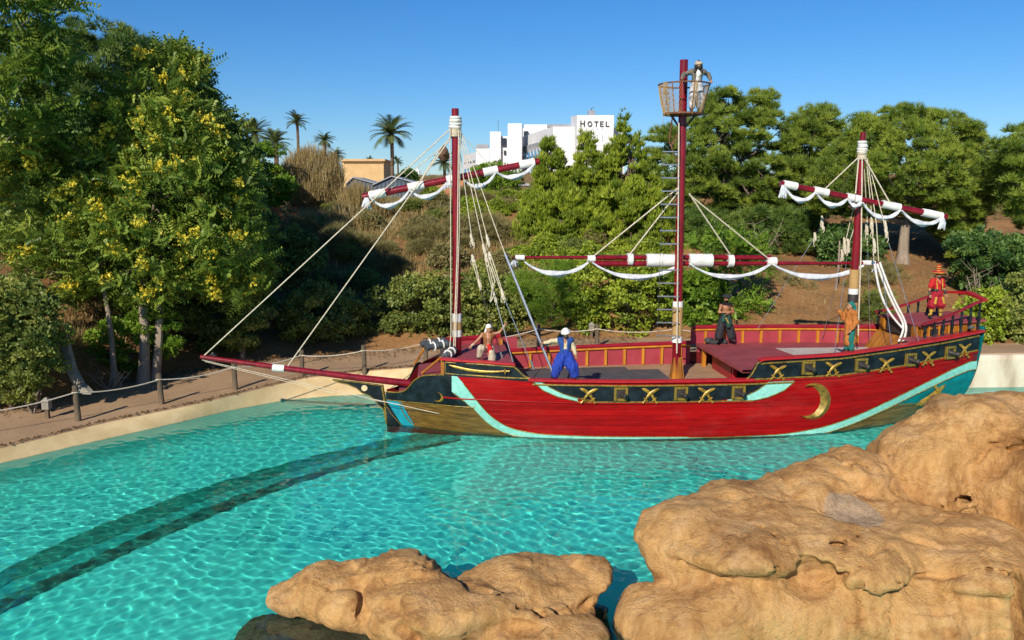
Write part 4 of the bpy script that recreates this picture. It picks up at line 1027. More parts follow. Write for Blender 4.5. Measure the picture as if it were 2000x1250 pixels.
# --- gilded swords
def sabre(p, ux, n_, ang, ln, flip=1, parent=ship, w=.05, cv=.22):
    Z = Vector((0, 0, 1)); d = ux * math.cos(ang) + Z * math.sin(ang); e = (-ux * math.sin(ang) + Z * math.cos(ang)) * flip
    P, Wd = [], []
    for k in range(10):
        u = k / 9; P.append(p + d * ln * (u - .45) + e * ln * cv * (u - .3) ** 2 * 2 + n_ * .05); Wd.append(w * (.55 + .8 * math.sin(u * 2.6) * .7) if k < 9 else .008)
    mb = MB(); mb.tube(P, Wd, 6, .45, up=tuple(e))
    h0 = P[0]
    mb.tube([h0, h0 - d * .09, h0 - d * .16], [.03, .028, .045], 8)
    mb.tube([h0 - e * .09 + n_ * .01, h0 + n_ * .02, h0 + e * .08 + n_ * .01], [.025, .035, .03], 6)
    return mb.build('sword_emblem', M_gold2, parent, True)
for px, py in [(1149, 767), (1269, 767), (1378, 766), (1517, 722), (1625, 716), (1728, 708), (1810, 695), (1880, 680)]:
    p, ux, n_ = hframe(px, py)
    sabre(p, ux, n_, R(128), .58, 1); sabre(p + n_ * .03, ux, n_, R(48), .58, -1)
p, ux, n_ = hframe(938, 725); sabre(p, ux, n_, R(181), 1.95, -1, w=.045, cv=.11)
p, ux, n_ = hframe(1828, 765); sabre(p, ux, n_, R(221), 1.9, -1, w=.12)
MB().tube([p + n_ * .08 + ux * -.25 + Vector((0, 0, .3)), p + n_ * .1, p + n_ * .09 + ux * .18 + Vector((0, 0, -.45))], [.05, .06, .1], 8).build('sword_guard', M_gold2, ship, True)
# --- crescents
def crescent(px, py, ro, rot, thick=.05, c_=.3, op=.55):
    p, ux, n_ = hframe(px, py); Z = Vector((0, 0, 1)); out = []
    for k in range(25):
        t_ = R(-128) + R(256) * k / 24; out.append((ro * math.cos(t_), ro * math.sin(t_)))
    inn_ = []
    x0, y0 = out[-1]; cxx = -c_ * ro; ri = math.hypot(x0 - cxx, y0); a0 = math.atan2(y0, x0 - cxx)
    for k in range(1, 24): t_ = a0 - 2 * a0 * k / 24; inn_.append((cxx + ri * math.cos(t_), ri * math.sin(t_)))
    poly = out + inn_; cr, sr = math.cos(rot), math.sin(rot)
    n2 = len(out); mb = MB()
    q = lambda u, w_, d: p + ux * (u * cr - w_ * sr) + Z * (u * sr + w_ * cr) + n_ * d
    vs = []
    prs = [(out[k], ([out[0]] + inn_[::-1] + [out[-1]])[k]) for k in range(n2)]
    for (a, b_) in prs:
        m_ = ((a[0] + b_[0]) / 2, (a[1] + b_[1]) / 2); vs += [q(*a, -.02), q(*m_, thick), q(*b_, -.02)]
    mb.add(vs, [(3 * k + j, 3 * k + 3 + j, 3 * k + 4 + j, 3 * k + 1 + j) for k in range(n2 - 1) for j in (0, 1)])
    return mb.build('crescent_emblem', M_gold2 if ro < .3 else M_gold, ship, True)
crescent(1588, 784, .66, R(-8), .09, .42); crescent(857, 775, .19, R(-12), .04, .35)
# --- a few loose things of the deck that belong to the ship
MB().tube([pl(850, 788, -1.0), pl(866, 807, -1.35)], .02, 6).build('eye_bolt', M_dkirn, ship, True)
# ================================================================ plants
def unit(a): return a / np.maximum(np.linalg.norm(a, axis=-1, keepdims=True), 1e-9)
def scatter(TV, TF, pos, axis, scale, g, tone, tspread=.12, roll=None, Tt=None):
    """copies of a small template (axis = +z) put on points; returns V, F, tone"""
    n = len(pos); a = unit(axis)
    r = unit(g.normal(size=(n, 3))); u = unit(r - a * (r * a).sum(1, keepdims=True)); w = np.cross(a, u)
    V = pos[:, None] + scale[:, None, None] * (TV[None, :, 0:1] * u[:, None] + TV[None, :, 1:2] * w[:, None] + TV[None, :, 2:3] * a[:, None])
    k = len(TV); F = (TF[None] + (np.arange(n) * k)[:, None, None]).reshape(-1, TF.shape[1])
    t = np.clip(tone[:, None] + g.normal(0, tspread, (n, 1)) + (0 if Tt is None else Tt[None]), 0, 1) * np.ones((1, k))
    return V.reshape(-1, 3), F, t.ravel()
def t_needles(g, n=10, ln=1., w=.11, spread=.95):
    V, F = [], []
    for k in range(n):
        a = 6.283 * k / n + g.uniform(-.3, .3); e = spread * g.uniform(.25, 1); d = np.array([math.sin(e) * math.cos(a), math.sin(e) * math.sin(a), math.cos(e)])
        s = np.cross(d, g.normal(size=3)); s = s / np.linalg.norm(s) * w; b0 = d * .05
        V += [b0 - s * .5, b0 + s * .5, d * ln * g.uniform(.7, 1)]; F.append((3 * k, 3 * k + 1, 3 * k + 2))
    return np.array(V), np.array(F)
def t_leaves(g, n=7, ln=.55, w=.3, spread=1.3):
    V, F = [], []
    for k in range(n):
        a = 2.4 * k + g.uniform(-.4, .4); e = spread * g.uniform(.3, 1); d = np.array([math.sin(e) * math.cos(a), math.sin(e) * math.sin(a), math.cos(e)])
        s = np.cross(d, g.normal(size=3)); s = s / np.linalg.norm(s) * w * .5
        b0 = np.array([0, 0, .5 * k / n]) + d * .05; m_ = b0 + d * ln * .5
        o = len(V); V += [b0, m_ - s, b0 + d * ln * g.uniform(.8, 1.1), m_ + s]; F += [(o, o + 1, o + 2), (o, o + 2, o + 3)]
    return np.array(V), np.array(F)
def t_frond(g, pairs=7, ln=1., lw=.125, ll=.30, droop=.55):
    """pinnate leaf: axis +z is outwards, droops towards -x"""
    V, F = [], []
    for k in range(pairs):
        u = .12 + .88 * k / (pairs - 1); c = np.array([-droop * u * u, 0, ln * u * (1 - .15 * u)])
        for sg in (-1, 1):
            d = np.array([-.35 - .25 * g.random(), sg * 1., .28]); d /= np.linalg.norm(d); L_ = ll * (1 - .45 * abs(u - .45)) * g.uniform(.85, 1.1)
            s = np.array([.35, 0, 1.]) * lw * .5; m_ = c + d * L_ * .45
            o = len(V); V += [c, m_ - s, c + d * L_, m_ + s]; F += [(o, o + 1, o + 2), (o, o + 2, o + 3)]
    return np.array(V), np.array(F)
def t_grass(g, n=7, ln=1., w=.05, spread=.5):
    V, F = [], []
    for k in range(n):
        a = g.uniform(0, 6.28); e = spread * g.uniform(.1, 1); d = np.array([math.sin(e) * math.cos(a), math.sin(e) * math.sin(a), math.cos(e)])
        s = np.cross(d, [0, 0, 1.]) + g.normal(size=3) * .05; s = s / np.linalg.norm(s) * w * .5; b0 = np.array([.15 * math.cos(a), .15 * math.sin(a), 0]); t_ = d * ln * g.uniform(.6, 1)
        o = len(V); V += [b0 - s, b0 + s, b0 + t_ * .6 + s * .7 + [0, 0, .05], b0 + t_]; F += [(o, o + 1, o + 2), (o, o + 2, o + 3)]
    return np.array(V), np.array(F)
def in_poly(P, poly):
    x, y = P[:, 0], P[:, 1]; c = np.zeros(len(P), bool); n = len(poly)
    for i_ in range(n):
        x0, y0 = poly[i_]; x1, y1 = poly[i_ - 1]
        k = ((y0 > y) != (y1 > y)); c ^= k & (x < (x1 - x0) * (y - y0) / ((y1 - y0) if y1 != y0 else 1e-9) + x0)
    return c
def edge_d(P, poly):
    d = np.full(len(P), 1e9); n = len(poly)
    for i_ in range(n):
        a = np.array(poly[i_ - 1], float); b_ = np.array(poly[i_], float); e = b_ - a
        t = np.clip(((P - a) @ e) / (e @ e), 0, 1); d = np.minimum(d, np.linalg.norm(P - a - t[:, None] * e, axis=1))
    return d
def crown_points(poly, Y, depth, n, g, inset=0):
    """points through the body of a crown whose outline the photograph gives"""
    poly = [tuple(map(float, p)) for p in poly]; A = np.array(poly); lo, hi = A.min(0), A.max(0)
    out = []
    while sum(map(len, out)) < n:
        P = g.uniform(lo, hi, (n * 2, 2)); P = P[in_poly(P, poly)]; P = P[edge_d(P, poly) > inset]
        if len(P) == 0: inset *= .5; continue
        out.append(P)
    P = np.concatenate(out)[:n]; d = edge_d(P, poly); d = d / d.max()
    half = depth * np.sqrt(np.clip(d * 1.4, 0, 1)); r = g.uniform(-1, 1, n); r = np.sign(r) * np.abs(r) ** .6
    yy = Y + half * r
    return np.array([at(p[0], p[1], y) for p, y in zip(P, yy)])
LEAF = {}
def leaves_mesh(name, C, r, per, tmpl, size, g, up=.5, tone=(.15, .85), flat=.8, droop=None, tspread=.1, ros=False):
    n = len(C); rr = r * g.uniform(.65, 1.25, n)
    d = unit(g.normal(size=(n, per, 3))); d[..., 2] = np.abs(d[..., 2]) * .4 + d[..., 2] * .6
    k = g.uniform(.35, 1.0, (n, per, 1)) ** .6
    if ros: k = k * .3
    pos = C[:, None] + d * k * rr[:, None, None] * np.array([1, 1, flat])
    ax = d + np.array([0, 0, up]) + g.normal(0, .25, d.shape)
    if droop is not None: ax[..., 2] -= droop
    ct = g.uniform(*tone, n)
    V, F, T = scatter(tmpl[0], tmpl[1], pos.reshape(-1, 3), ax.reshape(-1, 3), size * g.uniform(.7, 1.25, n * per), g, np.repeat(ct, per), tspread)
    return V, F, T
M_bark = mat('grey_bark', (.20, .15, .11), (.10, .07, .05), .9, 5, 6, stretch=(1, 1, .25), bmp=.9, bdist=.05)
M_barkp = mat('pale_bark', (.34, .27, .20), (.20, .15, .11), .9, 5, 6, stretch=(1, 1, .25), bmp=.7, bdist=.04)
M_ail = leaf_mat('tree_of_heaven_leaf', (.06, .11, .016), (.17, .245, .03), (.32, .38, .055), .3)
M_seed = leaf_mat('seed_cluster', (.60, .46, .03), (.80, .66, .05), (.9, .8, .14), .3)
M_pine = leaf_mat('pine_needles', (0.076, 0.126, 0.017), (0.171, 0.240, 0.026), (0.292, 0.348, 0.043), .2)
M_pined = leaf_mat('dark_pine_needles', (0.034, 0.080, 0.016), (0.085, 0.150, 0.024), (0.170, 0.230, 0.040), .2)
M_cyp = leaf_mat('cypress_green', (0.119, 0.178, 0.016), (0.237, 0.310, 0.023), (0.365, 0.425, 0.040), .22)
M_lent = leaf_mat('lentisk_leaf', (0.088, 0.127, 0.027), (0.186, 0.225, 0.043), (0.312, 0.321, 0.069), .22)
M_olv = leaf_mat('olive_scrub', (0.127, 0.118, 0.040), (0.220, 0.195, 0.068), (0.338, 0.280, 0.111), .2)
M_dry = leaf_mat('dry_grass_blade', (.20, .14, .05), (.34, .25, .10), (.48, .37, .17), .25)
M_brt = leaf_mat('bright_leaf', (0.082, 0.170, 0.017), (0.162, 0.276, 0.024), (0.259, 0.373, 0.041), .3)
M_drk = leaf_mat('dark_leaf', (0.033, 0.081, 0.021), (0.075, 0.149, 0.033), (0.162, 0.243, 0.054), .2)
TM = dict(needle=t_needles(np.random.default_rng(1), 8, 1., .13), needle2=t_needles(np.random.default_rng(2), 6, 1, .22, 1.2), leaf=t_leaves(np.random.default_rng(3), 5, .62, .36), leaf2=t_leaves(np.random.default_rng(4), 5, .55, .32, 1.5), frond=t_frond(np.random.default_rng(5)), grass=t_grass(np.random.default_rng(6), 5, 1, .06), twig=t_needles(np.random.default_rng(8), 8, 1, .05, 1.1), sprig=t_needles(np.random.default_rng(9), 7, 1, .2, .6))
def limbs(base, top, C, g, r0, n=10, m=M_bark, parent=None, name='trunk', bend=.25, fork=.45):
    """tapered trunk with limbs that reach into the crown"""
    mb = MB(); base = np.array(base, float); top = np.array(top, float); P = []
    H = np.linalg.norm(top - base)
    for k in range(9):
        u = k / 8; P.append(base + (top - base) * u + np.array([math.sin(u * 4 + r0 * 9), math.cos(u * 3), 0]) * bend * .12 * H * u * (1 - u) * 2)
    mb.tube([tuple(p) for p in P], [r0 * (1.25 if k == 0 else 1) * (1 - .72 * k / 8) for k in range(9)], 9)
    for c in C[g.choice(len(C), min(n, len(C)), False)]:
        u = g.uniform(fork, .95); i_ = min(int(u * 8), 7); p = P[i_] + (P[i_ + 1] - P[i_]) * (u * 8 - i_)
        r = r0 * (1 - .72 * u) * .6; q = (p + c) / 2 + np.array([0, 0, -.08 * np.linalg.norm(c - p)])
        mb.tube([tuple(p), tuple(p * .6 + q * .4), tuple(q), tuple(q * .4 + c * .6), tuple(c)], [r, r * .85, r * .6, r * .42, r * .15], 6)
    o = mb.build(name, m, parent, True); return o
def tree(name, label, poly, Y, depth, base, top, kind, mtl, n, r, per, size, seed, r0=.2, cat='tree', group=None, up=.5, limbn=12, bark=None, tone=(.1, .9), extra_trunks=(), droop=None, inset=4, crown='crown', flat=.8):
    g = np.random.default_rng(seed)
    C = crown_points(poly, Y, depth, n, g, inset)
    b0 = np.array(base, float); root = tag(empty(name, b0), label, cat, group)
    V, F, T = leaves_mesh(name, C, r, per, TM[kind], size, g, up, tone, flat, droop, ros=(kind == 'frond'))
    o = link(crown, np_mesh(crown, V - b0, F, False, T), mtl, root)
    if r0:
        t = limbs((0, 0, 0), np.array(top) - b0, C - b0, g, r0, limbn, bark or M_bark, root)
        for eb, et, er in extra_trunks:
            limbs(np.array(eb) - b0, np.array(et) - b0, C - b0, g, er, 5, bark or M_bark, root)
    return root, C
def gz(px, py, Y):
    p = at(px, py, Y); p[2] = float(ground_z(p[0], p[1])) - .05; return p
# --- the big yellow-seeded tree and its neighbours on the left bank
polyA = [(150, 330), (180, 220), (225, 140), (290, 100), (350, 95), (405, 125), (412, 190), (450, 235), (472, 265), (492, 310), (500, 370), (508, 425), (526, 480), (518, 560), (480, 602), (430, 590), (370, 570), (335, 600), (290, 625), (235, 600), (190, 580), (120, 600), (60, 560), (10, 480), (-20, 400), (-10, 300), (60, 270), (100, 230)]
rootA, CA = tree('seed_tree', 'large leafy tree hung with yellow seed clusters beside the pool path', polyA, 34.3, 3.6, gz(278, 738, 33.6), at(285, 300, 34.4), 'frond', M_ail, 820, .5, 11, .68, 21, .24, up=.35, limbn=22, bark=M_barkp, tone=(.15, .9),
                  extra_trunks=[(gz(300, 735, 34.0), at(330, 260, 34.5), .2), (gz(222, 745, 33.2), at(180, 350, 33.8), .13)], droop=.1)
g = np.random.default_rng(77); front = CA[CA[:, 1] < 34.6]; sel = front[g.choice(len(front), 125, False)] + np.array([0, -.45, .3])
pos = (sel[:, None] + g.normal(0, .13, (125, 26, 3)) * np.array([1.1, 1, .9])).reshape(-1, 3)
V, F, T = scatter(*TM['leaf'], pos, g.normal(size=pos.shape), .17 * g.uniform(.7, 1.3, len(pos)), g, g.uniform(.2, .9, len(pos)))
tag(link('seed_clusters', np_mesh('seed_clusters', V - np.array(rootA.location), F, False, T), M_seed, rootA), kind='stuff')
polyB = [(-160, -160), (40, -150), (120, -60), (182, 2), (150, 22), (118, 50), (150, 110), (120, 170), (150, 225), (90, 265), (40, 300), (-20, 350), (-160, 340)]
tree('seed_tree', 'pinnate-leaved tree reaching in over the top corner above the pines', polyB, 30.5, 2.6, gz(-110, 800, 30.5), at(-60, 60, 30.5), 'frond', M_ail, 400, .5, 10, .64, 22, .26, up=.3, limbn=16, bark=M_barkp, droop=.1)
tree('stone_pine', 'dark spreading pine standing behind the yellow-seeded tree', [(100, 70), (150, 42), (205, 50), (262, 70), (340, 88), (402, 128), (418, 200), (425, 330), (300, 360), (120, 340), (40, 250), (60, 120)], 44, 4.2, gz(250, 640, 44), at(250, 160, 44), 'needle', M_pined, 330, .6, 34, .42, 23, .3, up=1.1)
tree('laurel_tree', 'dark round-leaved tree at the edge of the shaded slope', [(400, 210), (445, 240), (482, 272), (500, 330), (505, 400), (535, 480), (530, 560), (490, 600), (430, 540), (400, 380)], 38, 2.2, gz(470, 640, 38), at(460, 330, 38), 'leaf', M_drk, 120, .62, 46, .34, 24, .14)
tree('laurel_bush', 'dense dark green bush in the shade at the path edge', [(-60, 560), (40, 545), (110, 590), (128, 660), (100, 740), (60, 790), (-60, 800)], 29.6, 1.5, gz(20, 790, 29.6), at(30, 640, 29.6), 'leaf', M_lent, 120, .5, 44, .28, 25, .1, 'bush')
tree('laurel_bush', 'leafy low bush growing round the pale tree trunks', [(170, 660), (230, 610), (300, 590), (345, 620), (350, 680), (310, 725), (230, 745), (180, 720)], 34.6, .8, gz(250, 740, 34.6), at(260, 670, 34.6), 'leaf', M_brt, 46, .36, 60, .22, 26, .06, 'bush')
tree('laurel_bush', 'dark bush below the crown between trunk and bowsprit tip', [(330, 600), (400, 560), (500, 590), (540, 640), (480, 690), (360, 690)], 38.5, 1.4, gz(430, 680, 38.5), at(430, 630, 38.5), 'leaf2', M_lent, 80, .5, 70, .28, 27, .06, 'bush')
tree('fig_bush', 'bright green bush at the top of the slope under the palms', [(455, 320), (500, 285), (545, 290), (566, 330), (566, 390), (520, 415), (465, 405)], 58, 1.6, gz(515, 420, 58), at(515, 340, 58), 'leaf', M_brt, 70, .6, 70, .3, 28, .08, 'bush')
# --- right-hand pines
polyN = [(1570, 370), (1600, 310), (1645, 268), (1665, 235), (1720, 212), (1790, 206), (1860, 222), (1915, 248), (1935, 290), (1962, 322), (1952, 385), (1920, 440), (1905, 485), (1865, 520), (1840, 470), (1800, 440), (1760, 425), (1700, 430), (1650, 425), (1590, 425)]
tree('umbrella_pine', 'broad domed pine with a bare grey trunk behind the mizzen mast', polyN, 50, 4.6, gz(1757, 592, 49), at(1785, 330, 50), 'needle', M_pine, 1000, .43, 26, .32, 31, .36, up=.8, limbn=26, bark=M_barkp, tone=(.1, .95))
polyL = [(1262, 278), (1290, 245), (1325, 262), (1345, 250), (1385, 195), (1402, 163), (1428, 182), (1452, 200), (1482, 163), (1508, 178), (1522, 240), (1545, 275), (1558, 330), (1540, 400), (1490, 440), (1420, 425), (1360, 440), (1300, 410), (1282, 340)]
tree('aleppo_pine', 'tall ragged pine just behind the crow\'s nest', polyL, 57, 3.6, gz(1420, 560, 57), at(1420, 230, 57), 'needle', M_pine, 400, .48, 34, .40, 32, .34, inset=0, up=1.0, limbn=30, tone=(.05, .85))
tree('aleppo_pine', 'small-headed pine between the ragged pine and the domed pine', [(1528, 290), (1535, 232), (1560, 225), (1592, 204), (1640, 214), (1646, 258), (1610, 320), (1600, 420), (1540, 430), (1525, 360)], 61, 2.6, gz(1580, 560, 61), at(1585, 260, 61), 'needle', M_pine, 180, .58, 34, .42, 33, .28, up=1.0, limbn=18)
tree('aleppo_pine', 'pine cut off by the right edge of the view', [(1935, 345), (1948, 262), (1990, 242), (2090, 250), (2120, 440), (2000, 450), (1955, 410)], 45, 2.4, gz(2080, 640, 45), at(2040, 300, 45), 'needle', M_pine, 180, .52, 34, .36, 34, .26, up=.9)
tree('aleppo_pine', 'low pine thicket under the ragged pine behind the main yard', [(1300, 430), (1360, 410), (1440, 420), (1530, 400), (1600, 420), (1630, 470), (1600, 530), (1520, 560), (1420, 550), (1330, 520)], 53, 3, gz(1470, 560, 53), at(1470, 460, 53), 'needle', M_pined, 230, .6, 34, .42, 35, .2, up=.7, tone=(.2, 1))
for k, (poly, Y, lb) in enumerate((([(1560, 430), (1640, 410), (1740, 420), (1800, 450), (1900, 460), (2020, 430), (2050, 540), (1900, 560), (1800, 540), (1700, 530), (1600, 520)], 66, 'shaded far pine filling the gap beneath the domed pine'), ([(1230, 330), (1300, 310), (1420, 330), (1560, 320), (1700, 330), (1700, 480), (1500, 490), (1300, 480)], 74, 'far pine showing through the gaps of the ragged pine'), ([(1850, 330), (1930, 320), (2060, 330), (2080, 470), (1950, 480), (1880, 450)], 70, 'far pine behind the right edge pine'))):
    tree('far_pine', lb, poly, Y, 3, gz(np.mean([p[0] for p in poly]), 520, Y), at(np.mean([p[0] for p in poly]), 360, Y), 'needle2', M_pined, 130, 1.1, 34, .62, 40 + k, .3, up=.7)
# --- conifers below the hotel
cyps = [([(1005, 520), (1008, 450), (1030, 395), (1042, 370), (1050, 325), (1062, 300), (1072, 262), (1082, 292), (1092, 285), (1100, 330), (1118, 350), (1125, 420), (1120, 520)], 56, 'slim conifer with two tips, first of the group below the hotel'),
        ([(1090, 520), (1095, 420), (1108, 370), (1116, 330), (1130, 290), (1139, 256), (1148, 285), (1158, 275), (1170, 320), (1190, 335), (1205, 400), (1200, 520)], 57.5, 'pointed conifer standing before the hotel sign wall'),
        ([(1160, 520), (1165, 380), (1175, 320), (1190, 290), (1200, 300), (1208, 250), (1216, 224), (1226, 250), (1240, 262), (1252, 300), (1275, 322), (1295, 360), (1310, 440), (1300, 520)], 56, 'tallest conifer of the group beside the hotel sign'),
        ([(1005, 550), (1000, 460), (1030, 415), (1070, 385), (1120, 375), (1160, 400), (1190, 470), (1175, 550)], 53, 'rounded yellow-green conifer at the front of the group'),
        ([(1130, 550), (1140, 430), (1175, 380), (1220, 350), (1270, 370), (1305, 420), (1325, 480), (1325, 550)], 52.5, 'bushy yellow-green conifer beside the main mast ladder')]
for k, (poly, Y, lb) in enumerate(cyps):
    bx = np.mean([p[0] for p in poly])
    tree('conifer', lb, poly, Y, 2.0, gz(bx, 540, Y), at(bx, min(p[1] for p in poly) + 45, Y), 'sprig', M_cyp, 290, .37, 24, .4, 50 + k, .15, group='conifers below the hotel', up=1.9, limbn=14, tone=(.05, .95), flat=1.5, inset=0)
# --- scrub on the bank
bushes = [([(715, 600), (735, 570), (800, 542), (880, 540), (910, 600), (905, 665), (840, 678), (760, 655)], 41.2, M_lent, 'leaf2', 'dense grey-green bush at the slope foot behind the fore mast'),
          ([(880, 560), (950, 525), (1010, 545), (1025, 600), (1015, 650), (940, 672), (890, 660)], 41, M_lent, 'leaf2', 'green bush behind the fore mast shrouds'),
          ([(1000, 560), (1040, 520), (1110, 515), (1140, 560), (1130, 650), (1040, 662)], 41.2, M_brt, 'twig', 'feathery dark green bush behind the man in blue'),
          ([(1110, 540), (1170, 500), (1250, 505), (1310, 520), (1330, 600), (1310, 660), (1200, 668), (1130, 660)], 41, M_cyp, 'leaf2', 'broad yellow-green hedge bush behind the ladder'),
          ([(1010, 500), (1100, 480), (1220, 485), (1310, 500), (1300, 560), (1100, 560)], 49, M_cyp, 'leaf2', 'upper yellow-green bush under the conifers'),
          ([(1300, 560), (1350, 520), (1400, 530), (1420, 600), (1400, 655), (1310, 662)], 41.4, M_brt, 'leaf', 'bright green bush just right of the main mast'),
          ([(880, 440), (940, 420), (1000, 440), (1015, 520), (960, 560), (890, 540)], 53, M_olv, 'twig', 'brown-green scrub bush above the shrouds'),
          ([(790, 450), (850, 430), (895, 450), (890, 540), (820, 560), (780, 520)], 52, M_olv, 'twig', 'grey-brown scrub bush left of the fore mast'),
          ([(690, 520), (740, 490), (800, 510), (820, 560), (760, 590), (700, 580)], 49, M_olv, 'twig', 'dull scrub bush on the middle of the slope'),
          ([(600, 470), (660, 440), (710, 470), (720, 540), (650, 560), (600, 540)], 50, M_olv, 'twig', 'dark scrub bush in the tree shade on the slope'),
          ([(520, 480), (570, 450), (620, 480), (640, 560), (570, 590), (520, 560)], 46, M_lent, 'leaf2', 'black-green bush in the deepest shade of the slope'),
          ([(540, 590), (620, 560), (700, 590), (730, 640), (680, 672), (560, 668)], 41, M_lent, 'leaf2', 'low dark bush at the slope foot above the rope fence'),
          ([(500, 430), (560, 410), (620, 430), (600, 490), (520, 500)], 52, M_olv, 'twig', 'shaded olive bush below the orange netting'),
          ([(1660, 610), (1690, 570), (1740, 580), (1750, 640), (1680, 645)], 40.5, M_lent, 'twig', 'small grey-green bush behind the orange-coated man'),
          ([(1868, 640), (1890, 590), (1930, 560), (1960, 580), (1975, 640), (1960, 692), (1890, 695)], 38.2, M_cyp, 'leaf2', 'yellow-green bush behind the stern rail'),
          ([(1940, 600), (1990, 545), (2060, 540), (2090, 690), (1960, 694)], 38.4, M_lent, 'leaf2', 'big bush above the stained pool wall'),
          ([(1850, 480), (1900, 455), (1960, 470), (2040, 460), (2060, 560), (1960, 580), (1880, 560)], 43.5, M_drk, 'leaf', 'dark bramble thicket below the domed pine'),
          ([(1590, 470), (1640, 440), (1700, 450), (1740, 500), (1690, 540), (1610, 530)], 50, M_drk, 'leaf2', 'dark thicket beneath the mizzen yard'),
          ([(1640, 540), (1690, 515), (1750, 525), (1775, 560), (1740, 580), (1660, 575)], 46, M_olv, 'twig', 'dull scrub bush at the foot of the domed pine'),
          ([(1500, 560), (1540, 545), (1585, 560), (1580, 600), (1510, 605)], 45, M_olv, 'twig', 'low scrub tuft on the red soil beside the sapling'),
          ([(930, 330), (975, 322), (1015, 345), (1010, 395), (950, 400), (920, 370)], 95, M_brt, 'leaf', 'leafy bush among the roofs below the hotel'),
          ([(940, 400), (1000, 385), (1030, 420), (1010, 470), (950, 470)], 62, M_olv, 'leaf2', 'olive bush at the top of the slope by the terracotta wall'),
          ([(775, 352), (795, 335), (812, 345), (812, 365), (780, 368)], 150, M_drk, 'leaf', 'small dark tree between the shed and the white tower')]
for k, (poly, Y, m, kd, lb) in enumerate(bushes):
    A_ = np.array(poly); area = (A_[:, 0].max() - A_[:, 0].min()) * (A_[:, 1].max() - A_[:, 1].min()) * mpp(Y) ** 2
    n_ = int(np.clip(area * 5.5, 30, 110)); bx = A_[:, 0].mean(); sz = .26 * (Y / 45) ** .5
    tree('scrub_bush' if m is M_olv else 'leafy_bush', lb, poly, Y, min(2.2, .4 * (A_[:, 0].max() - A_[:, 0].min()) * mpp(Y)), gz(bx, A_[:, 1].max(), Y), at(bx, A_[:, 1].mean(), Y), kd, m, n_, .48 * (Y / 45) ** .6, 29, sz * (1.7 if kd == 'twig' else 1.4), 100 + k, .05, 'bush', up=.4, limbn=7, inset=2)
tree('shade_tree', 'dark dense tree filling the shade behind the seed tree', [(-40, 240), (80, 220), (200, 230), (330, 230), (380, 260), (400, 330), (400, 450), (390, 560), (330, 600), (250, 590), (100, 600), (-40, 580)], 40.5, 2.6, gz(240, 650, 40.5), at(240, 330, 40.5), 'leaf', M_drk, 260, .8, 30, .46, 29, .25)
# --- scrub scattered over the whole bank: five shapes, many individuals
protos = []
for k in range(6):
    g = np.random.default_rng(300 + k); d_ = unit(g.normal(size=(46, 3))); d_[:, 2] = np.abs(d_[:, 2]); C = d_ * g.uniform(.35, .95, (46, 1)) * np.array([1, .9, .85])
    V, F, T = leaves_mesh('s', C, .34, 62, TM[['twig', 'leaf2', 'twig', 'leaf2', 'sprig', 'leaf2'][k]], [.3, .2, .3, .2, .26, .2][k], g, .5, (.1, .9), .9)
    stem = MB()
    for c in C[:9]: stem.tube([(0, 0, -.2), tuple(c * .5 + [0, 0, -.05]), tuple(c)], [.04, .025, .008], 5)
    protos.append((np_mesh('foliage', V, F, False, T), stem.mesh('stems', True)))
pm = [M_olv, M_lent, M_olv, M_cyp, M_lent, M_olv]
g = np.random.default_rng(17); placed = []
while len(placed) < 105:
    X = g.uniform(-14, 9.5); vv = 1.6 + 24 * g.random() ** .9; Y = float(Yo(X)) + vv; r = g.uniform(.7, 1.45)
    if any((X - p[0]) ** 2 + (Y - p[1]) ** 2 < (.62 * (r + p[2])) ** 2 for p in placed): r *= .75
    if any((X - p[0]) ** 2 + (Y - p[1]) ** 2 < (.45 * (r + p[2])) ** 2 for p in placed): continue
    k = int(g.integers(0, 6))
    placed.append((X, Y, r, 3 if X > 0 and k in (0, 2) else k, min(5, int(vv / 4.4))))
ORD = lambda n: str(n) + ('th' if 10 < n % 100 < 14 else {1: 'st', 2: 'nd', 3: 'rd'}.get(n % 10, 'th'))
for row in range(6):
    line = sorted((p for p in placed if p[4] == row), key=lambda p: p[0] / p[1])
    for n_, (X, Y, r, k, _) in enumerate(line):
        nm = 'twiggy brown' if pm[k] is M_olv else ('grey-green' if pm[k] is M_lent else 'yellow-green')
        lb = '%s %s scrub bush, %s from the left in the %s row up the bank' % ('small' if r < .85 else ('broad' if r > 1.2 else 'rounded'), nm, ORD(n_ + 1), ['lowest', 'second', 'third', 'fourth', 'fifth', 'topmost'][row])
        t_ = tag(empty('scrub_bush', (X, Y, float(ground_z(X, Y)) + .05), g.uniform(0, 6.28)), lb, 'bush', 'scrub bushes scattered over the bank'); t_.scale = (r, r, r * g.uniform(.75, 1.1))
        link('foliage', protos[k][0], pm[k], t_); link('stems', protos[k][1], M_bark, t_)
# --- young tree with long leaves beside the far rail
tree('sapling', 'young long-leaved tree behind the bare-chested man', [(1350, 470), (1395, 440), (1440, 455), (1490, 470), (1508, 520), (1500, 590), (1480, 640), (1420, 655), (1360, 640), (1345, 560)], 41.5, 1.3, gz(1420, 660, 41.5), at(1420, 500, 41.5), 'frond', M_brt, 110, .45, 9, .62, 91, .06, up=.1, limbn=12, bark=M_barkp)
for k, (px, py0, py1, Y) in enumerate(((1568, 590, 545, 46), (1630, 600, 470, 44.5), (1645, 560, 440, 50))):
    p = gz(px, py0, Y); t_ = tag(empty('bare_sapling', p), ['thin bare stem on the red soil slope', 'pale leaning stem behind the mizzen shrouds', 'thin bare stem in front of the dark thicket'][k], 'sapling')
    q = at(px + (3, 10, -6)[k], py1, Y) - p
    MB().tube([(0, 0, 0), tuple(q * .5 + np.array([.05, 0, 0])), tuple(q)], [.07, .06, .04], 7).build('trunk', M_barkp, t_, True)
